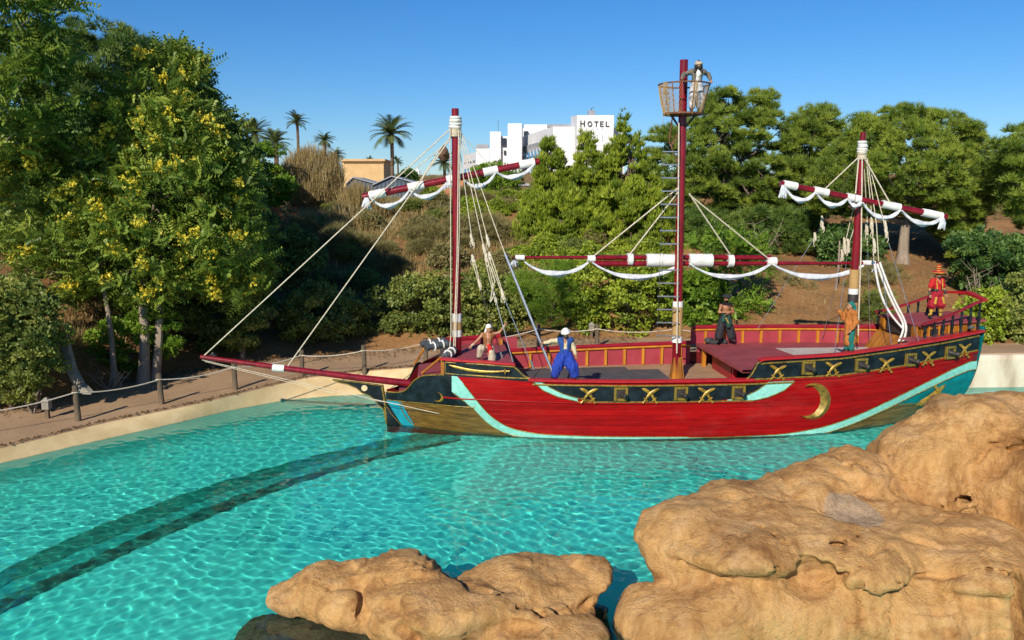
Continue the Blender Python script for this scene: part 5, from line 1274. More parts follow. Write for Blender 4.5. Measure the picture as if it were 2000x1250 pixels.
def bare_shrub(lb, px, py, Y, h, n, seed):
    g = np.random.default_rng(seed); p = gz(px, py, Y); t_ = tag(empty('bare_shrub', p), lb, 'shrub')
    for k in range(n):
        d = np.array([g.normal(0, .45), g.normal(0, .3), 1.]) * h * g.uniform(.6, 1); mb = MB()
        m_ = d * .5 + g.normal(0, .12, 3) * h
        mb.tube([(0, 0, 0), tuple(m_), tuple(d)], [.035, .025, .01], 5)
        for j in range(3): e = m_ + (d - m_) * g.uniform(0, .8); mb.tube([tuple(e), tuple(e + g.normal(0, .25, 3) * h * .8 + [0, 0, .1])], [.016, .006], 4)
        mb.build('branch', M_barkp, t_, True)
bare_shrub('tangle of pale dead branches in front of the low pine thicket', 1490, 500, 50, 2.4, 7, 1)
bare_shrub('pale dead branches above the yellow-green bush at the stern', 1920, 560, 41, 2.6, 8, 2)
bare_shrub('dead grey branches at the foot of the dark bush by the pale chute', 215, 720, 32.5, 1.2, 8, 3)
bare_shrub('pale dead twigs among the dark bush near the path corner', 50, 640, 29, 1.6, 5, 4)
# --- reeds and dry grass
def grass_field(name, label, n, fx, size, m, seed, kind='grass', tone=(.1, .9)):
    g = np.random.default_rng(seed); P = fx(g, n); P[:, 2] = ground_z(P[:, 0], P[:, 1])
    keep = vnoise(P * .35) + .5 * vnoise(P * .9 + 7) > -.35; P = P[keep]
    ax = np.tile([0, 0, 1.], (len(P), 1)) + g.normal(0, .22, (len(P), 3))
    V, F, T = scatter(*TM[kind], P, ax, size * g.uniform(.5, 1.3, len(P)), g, g.uniform(*tone, len(P)))
    o = link(name, np_mesh(name, V, F, False, T), m); tag(o, label, kind='stuff'); return o
def band(x0, x1, v0, v1):
    def f(g, n):
        X = g.uniform(x0, x1, n); Y = Yo(X) + v0 + (v1 - v0) * g.random(n); return np.stack([X, Y, 0 * X], 1)
    return f
grass_field('dry_grass', 'dry straw-coloured grass over the bank', 13500, band(-20, 3, 4, 30), .62, M_dry, 61)
grass_field('dry_weeds', 'low dull green weeds over the bank', 10000, band(-24, 10, 1.5, 30), .5, M_olv, 62, 'twig')
grass_field('leaf_litter', 'sparse dry weeds on the red soil', 6500, band(8, 34, .6, 26), .26, M_dry, 63)
grass_field('far_scrub', 'low scrub over the plateau around the buildings', 5000, lambda g, n: np.stack([g.uniform(-60, 60, n), g.uniform(64, 200, n), np.zeros(n)], 1), 1.3, M_olv, 64, 'twig')
for k, (poly, Y, n_, lb) in enumerate((([(545, 320), (575, 290), (610, 283), (650, 295), (672, 325), (668, 385), (610, 400), (560, 395)], 61, 1500, 'tall clump of dry yellow reeds on the skyline'), ([(660, 380), (700, 355), (730, 375), (760, 385), (760, 440), (690, 450), (640, 430)], 60, 900, 'lower dry reed clump in front of the grey shed'), ([(600, 420), (660, 400), (730, 420), (740, 480), (660, 490), (600, 470)], 55, 700, 'dry grass clump on the sunlit part of the slope'))):
    g = np.random.default_rng(70 + k); C = crown_points(poly, Y, 1.6, n_, g, 1); b0 = gz(np.mean([p[0] for p in poly]), 420, Y)
    ax = np.tile([0, 0, 1.], (n_, 1)) + g.normal(0, .18, (n_, 3))
    V, F, T = scatter(*t_grass(g, 6, 1, .035, .35), C - np.array([0, 0, .5]), ax, g.uniform(.6, 1.3, n_), g, g.uniform(.2, .95, n_))
    r_ = tag(empty('reed_clump', b0), lb, 'reeds'); tag(link('reeds', np_mesh('reeds', V - b0, F, False, T), M_dry, r_), kind='stuff')
# --- palms
M_palm = leaf_mat('palm_frond', (.05, .08, .022), (.11, .145, .04), (.19, .21, .065), .2)
M_palmt = mat('palm_bark', (.22, .14, .08), (.11, .07, .04), .95, 3, 5, stretch=(1, 1, 6), bmp=1, bdist=.08)
g = np.random.default_rng(90)
def palm_crown(seed, n=38, up=0.):
    g = np.random.default_rng(seed); V, F, T = [], [], []
    for k in range(n):
        a = k * 2.4 + g.uniform(-.2, .2); e0 = R(g.uniform(-12, 88) + up); ln = g.uniform(.85, 1.1); h = np.array([math.cos(a), math.sin(a), 0]); sd = np.array([-math.sin(a), math.cos(a), 0]); P = np.zeros(3); e = e0
        tone = g.uniform(.1, .9) * (.55 if e0 < 0 else 1)
        for j in range(14):
            d = h * math.cos(e) + np.array([0, 0, math.sin(e)]); Q = P + d * ln / 14; e -= .055 + .004 * j
            w = .24 * math.sin(3.0 * (j + 1.2) / 15.5) ** .7
            for sg in (-1, 1):
                tip = Q + sd * sg * w + d * .10 + np.array([0, 0, -.25 * w]); o = len(V); V += [P, Q, tip]; F.append((o, o + 1, o + 2)); T += [tone + g.normal(0, .08)] * 3
            P = Q
    return np_mesh('fronds', np.array(V), np.array(F), False, np.clip(T, 0, 1))
pcs = [palm_crown(200 + k) for k in range(3)]
for k, (px, py, rp, yb, Y, lb, rt) in enumerate(((763, 262, 40, 352, 118, 'tallest palm, standing clear against the sky left of the fore mast', .28), (579, 238, 22, 300, 112, 'small palm above the dry reeds', .2), (633, 274, 20, 300, 112, 'low palm beside the yellow building roof', .2), (497, 262, 34, 320, 74, 'pale stubby palm against the big seed tree', .22), (537, 280, 32, 320, 72, 'dark stubby palm next to the pale one', .22), (657, 303, 17, 330, 100, 'short palm at the corner of the yellow building', .18),
                                         (776, 316, 12, 350, 118, 'little palm right beside the tallest palm', .14), (867, 320, 24, 352, 110, 'palm with a dead brown head behind the fore mast', .22), (722, 312, 9, 320, 150, 'tiny palm top showing over the yellow roof', .14), (480, 250, 16, 320, 90, 'palm crown half hidden by the seed tree', .2))):
    c = at(px, py, Y); b0 = c.copy(); b0[2] = at(px, yb, Y)[2] - 1.5; t_ = tag(empty('palm_tree', b0), lb, 'palm', 'palms on the plateau'); R_ = rp * mpp(Y) * 1.12
    o = link('crown', pcs[k % 3], M_palm, t_); o.location = c - b0; o.scale = (R_,) * 3; o.rotation_euler = (0, 0, k * 1.3)
    h = c[2] - b0[2]; mb = MB(); n_ = 14
    mb.tube([(0.02 * h * math.sin(2.5 * j / n_), 0, h * j / n_) for j in range(n_ + 1)] , [rt * (1.25 - .35 * min(1, j / 4)) * (1 + .06 * (j % 2)) for j in range(n_)] + [rt * 1.5], 10); mb.v = [(x + .0, y, z) for x, y, z in mb.v]
    mb.build('trunk', M_palmt, t_, True)
    if k == 7:
        MB().lathe([(.2 * R_, 0), (.42 * R_, .3 * R_), (.3 * R_, .8 * R_), (.05 * R_, 1.15 * R_)], (0, 0, h + .3), 9).build('dead_head', mat('dead_frond', (.22, .12, .07), (.12, .06, .04), .9, 6, 5, bmp=1, bdist=.1), t_, True)

# --- fallen leaves and grit on the path and along its kerb
g = np.random.default_rng(5); n_ = 4200; X = g.uniform(-20, 6, n_); e = g.random(n_); lo_b = g.random(n_) < .45
Y = np.where(lo_b, Yr(X) + .02 + np.abs(g.normal(0, .12, n_)), Yo(X) - np.abs(g.normal(0, .9, n_)))
P = np.stack([X, Y, Zp(X) + .055], 1); ax = np.tile([0, 0, 1.], (n_, 1)) + g.normal(0, .5, (n_, 3))
V, F, T = scatter(*t_leaves(g, 3, .6, .36), P, ax, g.uniform(.04, .13, n_), g, g.uniform(0, .6, n_))
tag(link('fallen_leaves', np_mesh('fallen_leaves', V, F, False, T), leaf_mat('fallen_leaf', (.10, .055, .025), (.20, .12, .05), (.32, .21, .1), .1)), 'brown fallen leaves along the edges of the path', kind='stuff')
# ================================================================ buildings on the plateau
M_hot = mat('hotel_white', (.72, .72, .71), (.66, .66, .66), .8, .15, 3, bmp=0, kind='World')
M_shade = mat('shadow_and_fitting_grey', (.30, .31, .33), (.22, .23, .25), .8, 1, 3, bmp=0)  # grey for the painted-in balcony shadows, also roof plant and slit windows
M_balc = mat('blue_balcony_glass', (.09, .30, .50), (.05, .2, .38), .4, 1, 3, bmp=0)
M_win = mat('dark_window', (.02, .025, .035), (.03, .035, .045), .2, 1, 2, bmp=0)
M_let = mat('black_letter', (.012, .012, .014), (.02, .02, .02), .5, 1, 2, bmp=0)
def wall_block(mb, a, b_, ztop, depth, zbot):
    """box whose front face runs from a to b (x, y), going back by depth"""
    a, b_ = np.array(a[:2]), np.array(b_[:2]); d = b_ - a; d = d / np.linalg.norm(d); n_ = np.array([-d[1], d[0]])
    if n_[1] < 0: n_ = -n_
    zt = ztop if hasattr(ztop, '__len__') else (ztop, ztop)
    q = [(*a, zbot), (*b_, zbot), (*(b_ + n_ * depth), zbot), (*(a + n_ * depth), zbot), (*a, zt[0]), (*b_, zt[1]), (*(b_ + n_ * depth), zt[1]), (*(a + n_ * depth), zt[0])]
    return mb.hexa(q)
HY = 262.
hot = tag(empty('hotel', (at(1100, 330, HY)[0], HY, 10)), 'white stepped hotel block with black HOTEL lettering on the hilltop', 'hotel'); ho = Vector(hot.location)
def hot_part(name, mb, m, par=None):
    mb.v = [tuple(Vector(p) - ho) for p in mb.v]; return mb.build(name, m, par or hot)
def blk(name, x0, x1, ytop, Y0, Y1, depth, ztop2=None):
    a, b_ = at(x0, ytop, Y0), at(x1, ytop if ztop2 is None else ztop2, Y1)
    return hot_part(name, wall_block(MB(), a, b_, (a[2], b_[2]), depth, 2), M_hot)
blk('sign_tower', 1127, 1199, 225, HY, HY, 16)
blk('sign_tower_side', 1115, 1126.8, 228, HY + 18, HY + .3, 6, 225)
blk('front_wing', 1081, 1117, 249, HY + 8, HY + 8, 20)
a_, b_ = at(1018, 274, 318), at(1080, 247, HY + 6)
hot_part('balcony_wing', wall_block(MB(), a_, b_, (b_[2], b_[2]), 24, 2), M_hot)
blk('stair_tower', 992, 1019, 241, 300, 300, 12); blk('stair_tower_side', 1019, 1021, 243, 300, 306, 5)
blk('rear_block', 1024, 1081, 243, 330, 330, 20); blk('link_block', 1019, 1030, 250, 322, 322, 10)
blk('stair_tower', 957, 978, 257, 330, 330, 12); blk('link_block', 978, 993, 266, 332, 332, 10)
a2, b2 = at(905, 310, 395), at(957, 290, 336)
hot_part('far_wing', wall_block(MB(), a2, b2, (b2[2], b2[2]), 20, 2), M_hot)
blk('low_block', 930, 960, 290, 340, 338, 10)
# balcony rows on the receding wing: triangular shadows put in as grey panels, above blue fronts
d = (b_ - a_)[:2]; ln = np.linalg.norm(d); d = d / ln; nrm = np.array([d[1], -d[0]]); nrm = nrm if nrm[1] < 0 else -nrm
zt = b_[2]
for row in range(4):
    z0 = zt - 3.8 - row * 6.2
    fl_ = MB(); p0 = a_[:2] + nrm * .3; p1 = b_[:2] + nrm * .3
    hot_part('balcony_slab', wall_block(fl_, a_[:2] + nrm * .9 + d * 2, b_[:2] + nrm * .9 - d * 2, z0 - 3.6, 1.0, z0 - 4.2), M_hot)
    for k in range(9):
        u = (k + .6) / 9.6 * ln; c = a_[:2] + d * u
        q = [(*(c + nrm * .12 + d * s_), z) for s_, z in ((-1.9, z0), (1.9, z0), (1.2, z0 - 2.9))]
        q2 = [(p[0] + nrm[0] * .5, p[1] + nrm[1] * .5, p[2]) for p in q]
        hot_part('shadow_panel', MB().add(q + q2, [(0, 1, 2), (5, 4, 3), (0, 3, 4, 1), (1, 4, 5, 2), (2, 5, 3, 0)]), M_shade)
        bq = MB()
        for j in range(3):
            cc = c + nrm * 1.0 + d * (j - 1) * 1.1
            bq.hexa([(*(cc + d * s_ + nrm * e_), z) for z, s0 in ((z0 - 5.0, 0.25), (z0 - 2.8, 0)) for s_, e_ in ((-.35 + s0, .1), (.35 + s0, .1), (.35 + s0, 0), (-.35 + s0, 0))])
        if k > 1: hot_part('balcony_front', bq, M_balc)
d2 = (b2 - a2)[:2]; l2 = np.linalg.norm(d2); d2 /= l2; n2 = np.array([d2[1], -d2[0]]); n2 = n2 if n2[1] < 0 else -n2
for k in range(8):
    c = a2[:2] + d2 * (k + .8) / 8.6 * l2
    for z, m, hh_, nm in ((b2[2] - 4.2, M_win, .8, 'window'), (b2[2] - 9, M_balc, 2.6, 'balcony_front')):
        hot_part(nm, MB().hexa([(*(c + d2 * s_ + n2 * e_), z + e2) for e2 in (0, hh_) for s_, e_ in ((-1.6, .25), (1.6, .25), (1.6, 0), (-1.6, 0))]), m)
for px, py, Y, w, h in ((985, 278, 331.5, 1.6, 3.2), (986, 298, 331.5, .8, 1.6), (1027, 262, 321.5, 1.6, 2.2)):
    p = at(px, py, Y); hot_part('window', MB().box((p[0], p[1], p[2]), (w, .5, h)), M_win)
# roof clutter
for px, py, Y, w, h in ((1155, 222, HY + 6, 2.2, 1.8), (942, 286, 342, 5, 1.5), (1095, 246, 280, 9, .9)):
    p = at(px, py, Y); hot_part('roof_plant', MB().box(tuple(p), (w, 3, h)), M_shade)
p = at(1155, 219, HY + 6); hot_part('aerial', MB().tube([(p[0], p[1], p[2] - 2), (p[0], p[1], p[2] + 1.2), (p[0] + .8, p[1], p[2] + 1.5)], .12, 5), M_let)
p = at(973, 252, 332); hot_part('aerial', MB().tube([(p[0], p[1], p[2] - 2), (p[0], p[1], p[2] + 3.5)], .08, 5), M_let)
# HOTEL in raised letters
su = mpp(HY) * .985
def bar(x0, x1, y0, y1, th=.35):
    p, q = at(x0, y1, HY), at(x1, y0, HY)
    return MB().hexa([(x, HY - e, z) for z in (p[2], q[2]) for x, e in ((p[0], th), (q[0], th), (q[0], -.1), (p[0], -.1))])
def letter(mbs):
    mb = MB()
    for m_ in mbs: mb.add(m_.v, m_.f)
    return hot_part('letter', mb, M_let)
letter([bar(1133.2, 1135, 235.5, 247.3), bar(1140.2, 1142, 235.5, 247.3), bar(1135, 1140.2, 240.6, 241.9)])
c = at(1151.8, 242, HY); mb = MB(); n_ = 28; vs = []
for i_ in range(n_):
    t_ = 6.283 * i_ / n_
    for r_, e_ in ((1.0, .35), (.66, .35), (.66, -.1), (1.0, -.1)): vs.append((c[0] + math.cos(t_) * (r_ * 4.3 + .0) * su, HY - e_, c[2] + math.sin(t_) * (r_ * 5.0) * su))
mb.add(vs, [(i_ * 4 + k, i_ * 4 + (k + 1) % 4, ((i_ + 1) % n_) * 4 + (k + 1) % 4, ((i_ + 1) % n_) * 4 + k) for i_ in range(n_) for k in range(4)]); hot_part('letter', mb, M_let)
letter([bar(1160.5, 1168.3, 237, 238.4), bar(1163.6, 1165.2, 238.4, 247.2)])
letter([bar(1171.8, 1173.5, 237, 247.2), bar(1173.5, 1178.6, 237, 238.3), bar(1173.5, 1177.8, 241.3, 242.6), bar(1173.5, 1178.8, 245.9, 247.2)])
letter([bar(1182.8, 1184.5, 237, 247.2), bar(1184.5, 1190, 245.9, 247.2)])
for k, x in enumerate((1146, 1156, 1166, 1176)):
    for y in (250, 264): hot_part('window', bar(x, x + .9, y, y + (3 if y < 260 else 12), .12), M_shade)
# --- smaller buildings
def building(name, label, x0, x1, yt, yb, Y, m, depth=8, cat='building'):
    a, b_ = at(x0, yt, Y), at(x1, yt, Y); zb = at(x0, yb, Y)[2]
    t_ = tag(empty(name, (a[0], Y, zb)), label, cat); mb = wall_block(MB(), a, b_, a[2], depth, zb - 4); mb.v = [tuple(Vector(p) - t_.location) for p in mb.v]
    mb.build('wall', m, t_); return t_, a, b_, zb
M_yel = mat('yellow_render', (.62, .42, .20), (.54, .36, .165), .9, .8, 4, bmp=.2, kind='World')
M_rooft = mat('roof_tile', (.42, .24, .14), (.3, .17, .1), .9, 3, 4, bmp=.5, kind='World')
t_, a, b_, zb = building('yellow_house', 'plain yellow flat-roofed house on the skyline left of the tall palm', 668, 749, 315, 350, 135, M_yel, 10)
lp = lambda p: tuple(Vector(p) - t_.location)
MB().hexa([lp((x, y, z)) for z in (a[2] + .02, a[2] + .35) for x, y in ((a[0] - .3, 134.6), (b_[0] + .3, 134.6), (b_[0] + .3, 145.4), (a[0] - .3, 145.4))]).build('roof_edge', M_yel, t_)
for k in range(26):
    x = a[0] + .3 + (b_[0] - a[0] - .6) * k / 25; MB().box(lp((x, 134.75, a[2] - .12)), (.12, .3, .14)).build('rafter_end', M_rooft, t_)
t2, a, b_, zb = building('white_tower', 'tiny white hut with a pointed roof far behind the fore yard', 807, 819, 335, 352, 190, M_hot, 1.6)
lp = lambda p: tuple(Vector(p) - t2.location)
xm = (a[0] + b_[0]) / 2; MB().add([lp((a[0] - .1, 189.9, a[2])), lp((b_[0] + .1, 189.9, a[2])), lp((b_[0] + .1, 191.7, a[2])), lp((a[0] - .1, 191.7, a[2])), lp((xm, 190.8, a[2] + .9))], [(0, 1, 4), (1, 2, 4), (2, 3, 4), (3, 0, 4)]).build('roof', M_hot, t2)
M_shed = mat('slate_sheet_metal', (.10, .13, .17), (.07, .09, .12), .5, 1, 4, bmp=0, metal=.2)
M_shedr = mat('pale_sheet_roof', (.36, .38, .40), (.28, .30, .32), .5, 1, 4, bmp=0)
def shed(label, x0, x1, ye, yr, yb, Y, depth, xr):
    """gabled shed with a corrugated front"""
    pa, pb, pr = at(x0, ye, Y), at(x1, ye, Y), at(xr, yr, Y); zb = at(x0, yb, Y)[2] - 2
    s_ = tag(empty('metal_shed', (pa[0], Y, zb)), label, 'shed'); o = Vector(s_.location)
    n_ = int((pb[0] - pa[0]) / .16); X = np.linspace(pa[0], pb[0], n_); zt = np.interp(X, [pa[0], pr[0], pb[0]], [pa[2], pr[2], pb[2]])
    vs = []
    for k, (x, z) in enumerate(zip(X, zt)): y = Y + (.05 if k % 3 else -.03); vs += [(x - o.x, y - o.y, 0), (x - o.x, y - o.y, z - o.z)]
    MB().add(vs, [(2 * k, 2 * k + 2, 2 * k + 3, 2 * k + 1) for k in range(n_ - 1)]).build('corrugated_wall', M_shed, s_)
    for sx_ in (pa[0], pb[0]): MB().hexa([(sx_ - o.x + e, y - o.y, z - o.z) for z in (zb, pa[2]) for e, y in ((0, Y + .06), (.05, Y + .06), (.05, Y + depth), (0, Y + depth))]).build('side_wall', M_shed, s_)
    for q0, q1 in ((pa, pr), (pr, pb)):
        MB().hexa([(q[0] - o.x, y - o.y, q[2] - o.z + e) for e in (0.0, .12) for q, y in ((q0, Y - .3), (q1, Y - .3), (q1, Y + depth), (q0, Y + depth))]).build('roof_sheet', M_shedr, s_)
shed('low dark metal shed partly hidden by the dry reeds', 676, 736, 360, 347, 392, 112, 9, 690)
shed('gabled grey corrugated shed just left of the fore mast', 728, 827, 362, 345, 394, 104, 10, 765)
M_ter = mat('terracotta_earth', (.46, .21, .095), (.34, .15, .07), .95, 1.2, 6, bmp=.5, bdist=.1, kind='World')
t3, a, b_, zb = building('earth_wall', 'low terracotta retaining wall at the head of the slope', 770, 1005, 394, 412, 78, M_ter, 1.2, 'wall')
t4, a, b_, zb = building('white_outbuilding', 'white outbuilding with a grey roof below the hotel', 984, 1030, 363, 392, 120, M_hot, 8)
MB().hexa([tuple(Vector((x, y, z)) - t4.location) for z in (a[2], a[2] + .35) for x, y in ((a[0] - .5, 119.4), (b_[0] + .5, 119.4), (b_[0] + .5, 128.6), (a[0] - .5, 128.6))]).build('roof', M_shedr, t4)
t5, a, b_, zb = building('earth_house', 'low terracotta house behind the fore mast', 826, 905, 352, 394, 96, M_ter, 8)
t6, a, b_, zb = building('orange_barrier', 'torn orange netting barrier half hidden on the shaded slope', 462, 582, 404, 424, 56, mat('orange_netting', (.62, .13, .02), (.30, .06, .015), .8, 3, 6, bmp=.3), .06, 'barrier')
fz = tag(empty('handrail_fence', at(470, 400, 60)), 'dark metal handrail among the grasses above the orange netting', 'fence')
p0 = Vector(fz.location)
MB().tube([tuple(Vector(at(466, 385, 60)) - p0), tuple(Vector(at(560, 382, 60)) - p0)], .05, 6).build('rail', M_dkirn, fz, True)
for x in (470, 500, 530, 556): MB().tube([tuple(Vector(at(x, 384, 60)) - p0), tuple(Vector(at(x, 415, 60)) - p0)], .035, 6).build('post', M_dkirn, fz, True)
M_tarp = mat('lilac_tarp', (.52, .46, .52), (.36, .33, .42), .8, 2, 5, bmp=.8, bdist=.2)
g = np.random.default_rng(8); org, G = grid3((-1.2, -.8, -.6), (1.2, .8, .9), .08); f = smin(smin(ellip(G, (-.4, 0, 0), (.6, .5, .55)), ellip(G, (.4, 0, -.1), (.55, .5, .4)), .2), ellip(G, (-.1, 0, .4), (.3, .3, .3)), .15) + .12 * fbm(G * 3, 2)
V, F = nets(f, org, .08); o = link('crumpled_tarp', np_mesh('crumpled_tarp', V, F, True), M_tarp); o.location = at(797, 405, 70); tag(o, 'crumpled lilac tarpaulin heap at the head of the slope', 'tarpaulin')

# ================================================================ along the path
M_post = mat('weathered_post', (.17, .12, .075), (.09, .065, .04), .9, 4, 6, stretch=(1, 1, .25), bmp=.9, bdist=.04)
M_frope = mat('fence_rope', (.58, .50, .40), (.42, .35, .27), .9, 20, 3, bmp=.3)
posts = []
lbs = ['first rope-fence post from the left edge, beside the pale chute', 'second rope-fence post from the left edge', 'third rope-fence post, below the bowsprit tip', 'fourth rope-fence post, above the white bowsprit wrap', 'fifth rope-fence post, left of the ship\'s bow', 'rope-fence post just behind the bow cannons', 'rope-fence post behind the steel brace and the man in blue', 'rope-fence post with the lantern beside it amidships', 'rope-fence post right behind the main mast ladder']
for k, (px, py, h) in enumerate(((153, 823, 1.32), (316, 791, 1.25), (460, 763, 1.22), (590, 737, 1.2), (712, 729, 1.25), (832, 707, 1.1), (1052, 690, 1.1), (1166, 688, 1.1), (1318, 690, 1.1))):
    p = on(px, py, zpx(px)); p[2] -= .02
    if k > 5: p = np.array([at(px, 660, 37.2)[0], 37.2, 1.3])
    tl = np.array([rnd.uniform(-.03, .03), rnd.uniform(-.03, .03)])
    t_ = tag(empty('fence_post', p), lbs[k], 'post', 'posts of the rope fence')
    MB().tube([(0, 0, 0), (tl[0] * .5, tl[1] * .5, h * .5), (tl[0], tl[1], h - .04), (tl[0], tl[1], h)], [.105, .1, .098, .08], 12).build('post_shaft', M_post, t_, True)
    MB().torus((tl[0], tl[1], h * .82), .105, .022, 14, 6).build('rope_loop', M_frope, t_, True)
    posts.append(np.array([p[0], p[1] - .1, p[2] + h * .82]))
posts = [np.array([-18.6, 25.0, 1.35])] + posts + [np.array([14.5, 37.3, 2.2])]
rp = tag(empty('barrier_rope', posts[1]), 'pale sagging rope strung between the fence posts along the path', 'rope'); r0_ = posts[1]
for a, b_ in zip(posts, posts[1:]):
    P = [a + (b_ - a) * u - np.array([0, 0, .06 * np.linalg.norm(b_ - a) * 4 * u * (1 - u) * .7]) - r0_ for u in np.linspace(0, 1, 12)]
    MB().tube([tuple(p) for p in P], .022, 6).build('rope_span', M_frope, rp, True)
M_lamp = mat('pale_stone', (.30, .27, .22), (.2, .18, .14), .85, 5, 5, bmp=.4)
for k, (px, py, Y, z) in enumerate(((90, 778, 28.4, None), (416, 702, 36.5, None), (1155, 655, 39.4, 1.3))):
    p = at(px, py, Y); p[2] = float(ground_z(p[0], p[1])) if z is None else z + .05
    t_ = tag(empty('lantern', p), ['small stone lantern at the edge of the dark bush', 'small pale lantern box beneath the shaded slope', 'small stone lantern behind the waist rail'][k], 'lantern')
    MB().box((0, 0, .2), (.12, .12, .4)).build('stand', M_post, t_)
    MB().box((0, 0, .54), (.24, .24, .28)).build('lamp_box', M_lamp, t_)
    MB().hexa([(x * .16, y * .16, .68) for x, y in ((-1, -1), (1, -1), (1, 1), (-1, 1))] + [(x * .03, y * .03, .82) for x, y in ((-1, -1), (1, -1), (1, 1), (-1, 1))]).build('lamp_cap', M_lamp, t_)
ch = [(122, 655, 30.6), (128, 690, 30.4), (138, 725, 30.2), (152, 752, 30), (170, 770, 29.8)]
P = [at(*c) for c in ch]; b0 = P[-1].copy(); mb = MB(); vs = []
for k, p in enumerate(P): vs += [tuple(p - b0 + np.array(d)) for d in ((-.16, 0, 0), (.16, -.03, 0), (.16, .2, .06), (-.16, .2, .06))]
mb.add(vs, [(4 * k + a, 4 * k + (a + 1) % 4, 4 * k + 4 + (a + 1) % 4, 4 * k + 4 + a) for k in range(4) for a in range(4)] + [(0, 3, 2, 1), (16, 17, 18, 19)])
o = mb.build('stone_chute', M_lamp); o.location = b0; tag(o, 'pale leaning concrete chute at the edge of the planting', 'chute')

# ================================================================ cannons and oddments on deck
M_gun = mat('grey_cannon_iron', (.16, .175, .18), (.08, .09, .095), .4, 6, 5, metal=.5, bmp=.25)
def cannon(label, s, t, z, yaw, pitch, L_=.95, sc_=1.):
    p = sw(s, t, z); c = tag(empty('cannon', p), label, 'cannon', 'cannons lashed on the bow'); c.rotation_euler = (0, pitch, yaw)
    prof = [(.0, -.10), (.05, -.09), (.06, -.04), (.13, 0), (.15, .05), (.15, .12), (.135, .14), (.125, .4), (.135, .42), (.135, .47), (.115, .5), (.1, .78), (.12, .82), (.13, .88), (.125, .93), (.075, .94)]
    MB().lathe([(r * sc_, h * sc_ * L_ / .95) for r, h in prof], (0, 0, 0), 18, Matrix.Rotation(R(-90), 3, 'Y')).build('barrel', M_gun, c, True)
    MB().lathe([(.074 * sc_, .925 * sc_ * L_ / .95), (.074 * sc_, .945 * sc_ * L_ / .95), (.01, .947 * sc_ * L_ / .95)], (0, 0, 0), 14, Matrix.Rotation(R(-90), 3, 'Y')).build('bore', M_dkirn, c, True)
    for u in (.25, .6): MB().torus((-u * sc_, 0, 0), .14 * sc_, .03, 16, 6, Matrix.Rotation(R(90), 3, 'Y')).build('lashing', M_white, c, True)
sh = math.atan2(se[1], se[0])
cannon('grey bow cannon at the far end of the three', 2.15, .35, 2.98, sh + R(18), R(-4)); cannon('grey bow cannon in the middle of the three', 2.25, -.1, 2.96, sh + R(30), R(-4)); cannon('grey bow cannon pointing outwards beside the fore mast', 2.45, -.35, 2.78, sh + R(68), R(-6))
MB().box((2.2, .1, 2.62), (.5, 1.1, .5)).build('cannon_bed', M_dkirn, ship)
M_bag = mat('dark_bundle_cloth', (.02, .02, .022), (.05, .05, .055), .8, 4, 4, bmp=.5, bdist=.05)
def lump(name, label, pw, rr, m, cat, seed):
    org, G = grid3((-rr * 1.6, -rr * 1.4, -rr), (rr * 1.6, rr * 1.4, rr * 1.2), rr / 9)
    f = smin(ellip(G, (-rr * .35, 0, -rr * .2), (rr * .9, rr * .8, rr * .65)), ellip(G, (rr * .5, rr * .1, -rr * .3), (rr * .7, rr * .7, rr * .5)), rr * .3) + rr * .22 * fbm(G * 3 / rr * .6 + seed, 3)
    V, F = nets(f, org, rr / 9); o = link(name, np_mesh(name, V, F, True), m); o.location = pw; return tag(o, label, cat)
lump('cloth_bundle', 'dark bundle of gear against the far rail behind the main mast', sw(12.9, 2.3, 2.5), .22, M_bag, 'bundle', 1)
lump('cloth_bundle', 'dark bundle of gear nearest the bare-chested man\'s feet', sw(13.35, 2.3, 2.47), .18, M_bag, 'bundle', 5)
lump('white_bundle', 'white cloth bundle stowed under the quarterdeck edge', sw(13.0, -1.4, 1.66), .24, M_sail, 'bundle', 9)
lump('round_ball', 'grey ball hanging on the stern balusters', sw(21.25, -1.62, 3.55), .11, M_gun, 'ball', 4)
# ================================================================ people
M_skin_p = mat('skin_tan', (.40, .19, .10), (.34, .155, .08), .5, 8, 3, bmp=.05)
M_skin_d = mat('skin_dark', (.32, .14, .065), (.26, .11, .05), .5, 8, 3, bmp=.05)
cloth = lambda n, c, k=.7: mat(n, c, tuple(x * k for x in c), .85, 9, 4, bmp=.5, bscale=30, bdist=.01)
C_ = dict(blue=cloth('royal_blue_cloth', (.012, .045, .36)), navy=cloth('blue_vest_cloth', (.015, .06, .25)), cream=cloth('cream_shirt', (.62, .50, .30), .8), white=cloth('white_cloth', (.78, .76, .72), .85), black=cloth('black_cloth', (.012, .012, .014), 1.8), green=cloth('dark_green_sash', (.012, .06, .045)), red=cloth('scarlet_cloth', (.52, .006, .01)), crim=cloth('crimson_cloth', (.36, .006, .02)), gold=cloth('gold_brocade', (.58, .36, .04), .5),
          orange=cloth('orange_coat', (.46, .15, .025), .75), teal=cloth('teal_scarf', (.008, .16, .13)), brown=cloth('brown_leather', (.30, .12, .035), .6), grey=cloth('grey_brown_coat', (.17, .15, .12), .65), beige=cloth('beige_cloth', (.52, .43, .30), .75), boot=mat('boot_leather', (.03, .02, .016), (.015, .01, .008), .5, 5), hair=mat('black_hair', (.012, .009, .008), (.02, .015, .012), .6, 20), eye=mat('eye_dark', (.01, .008, .006), (.01, .008, .006), .2, 3), pat=cloth('patterned_white_blue', (.62, .62, .66), .35))
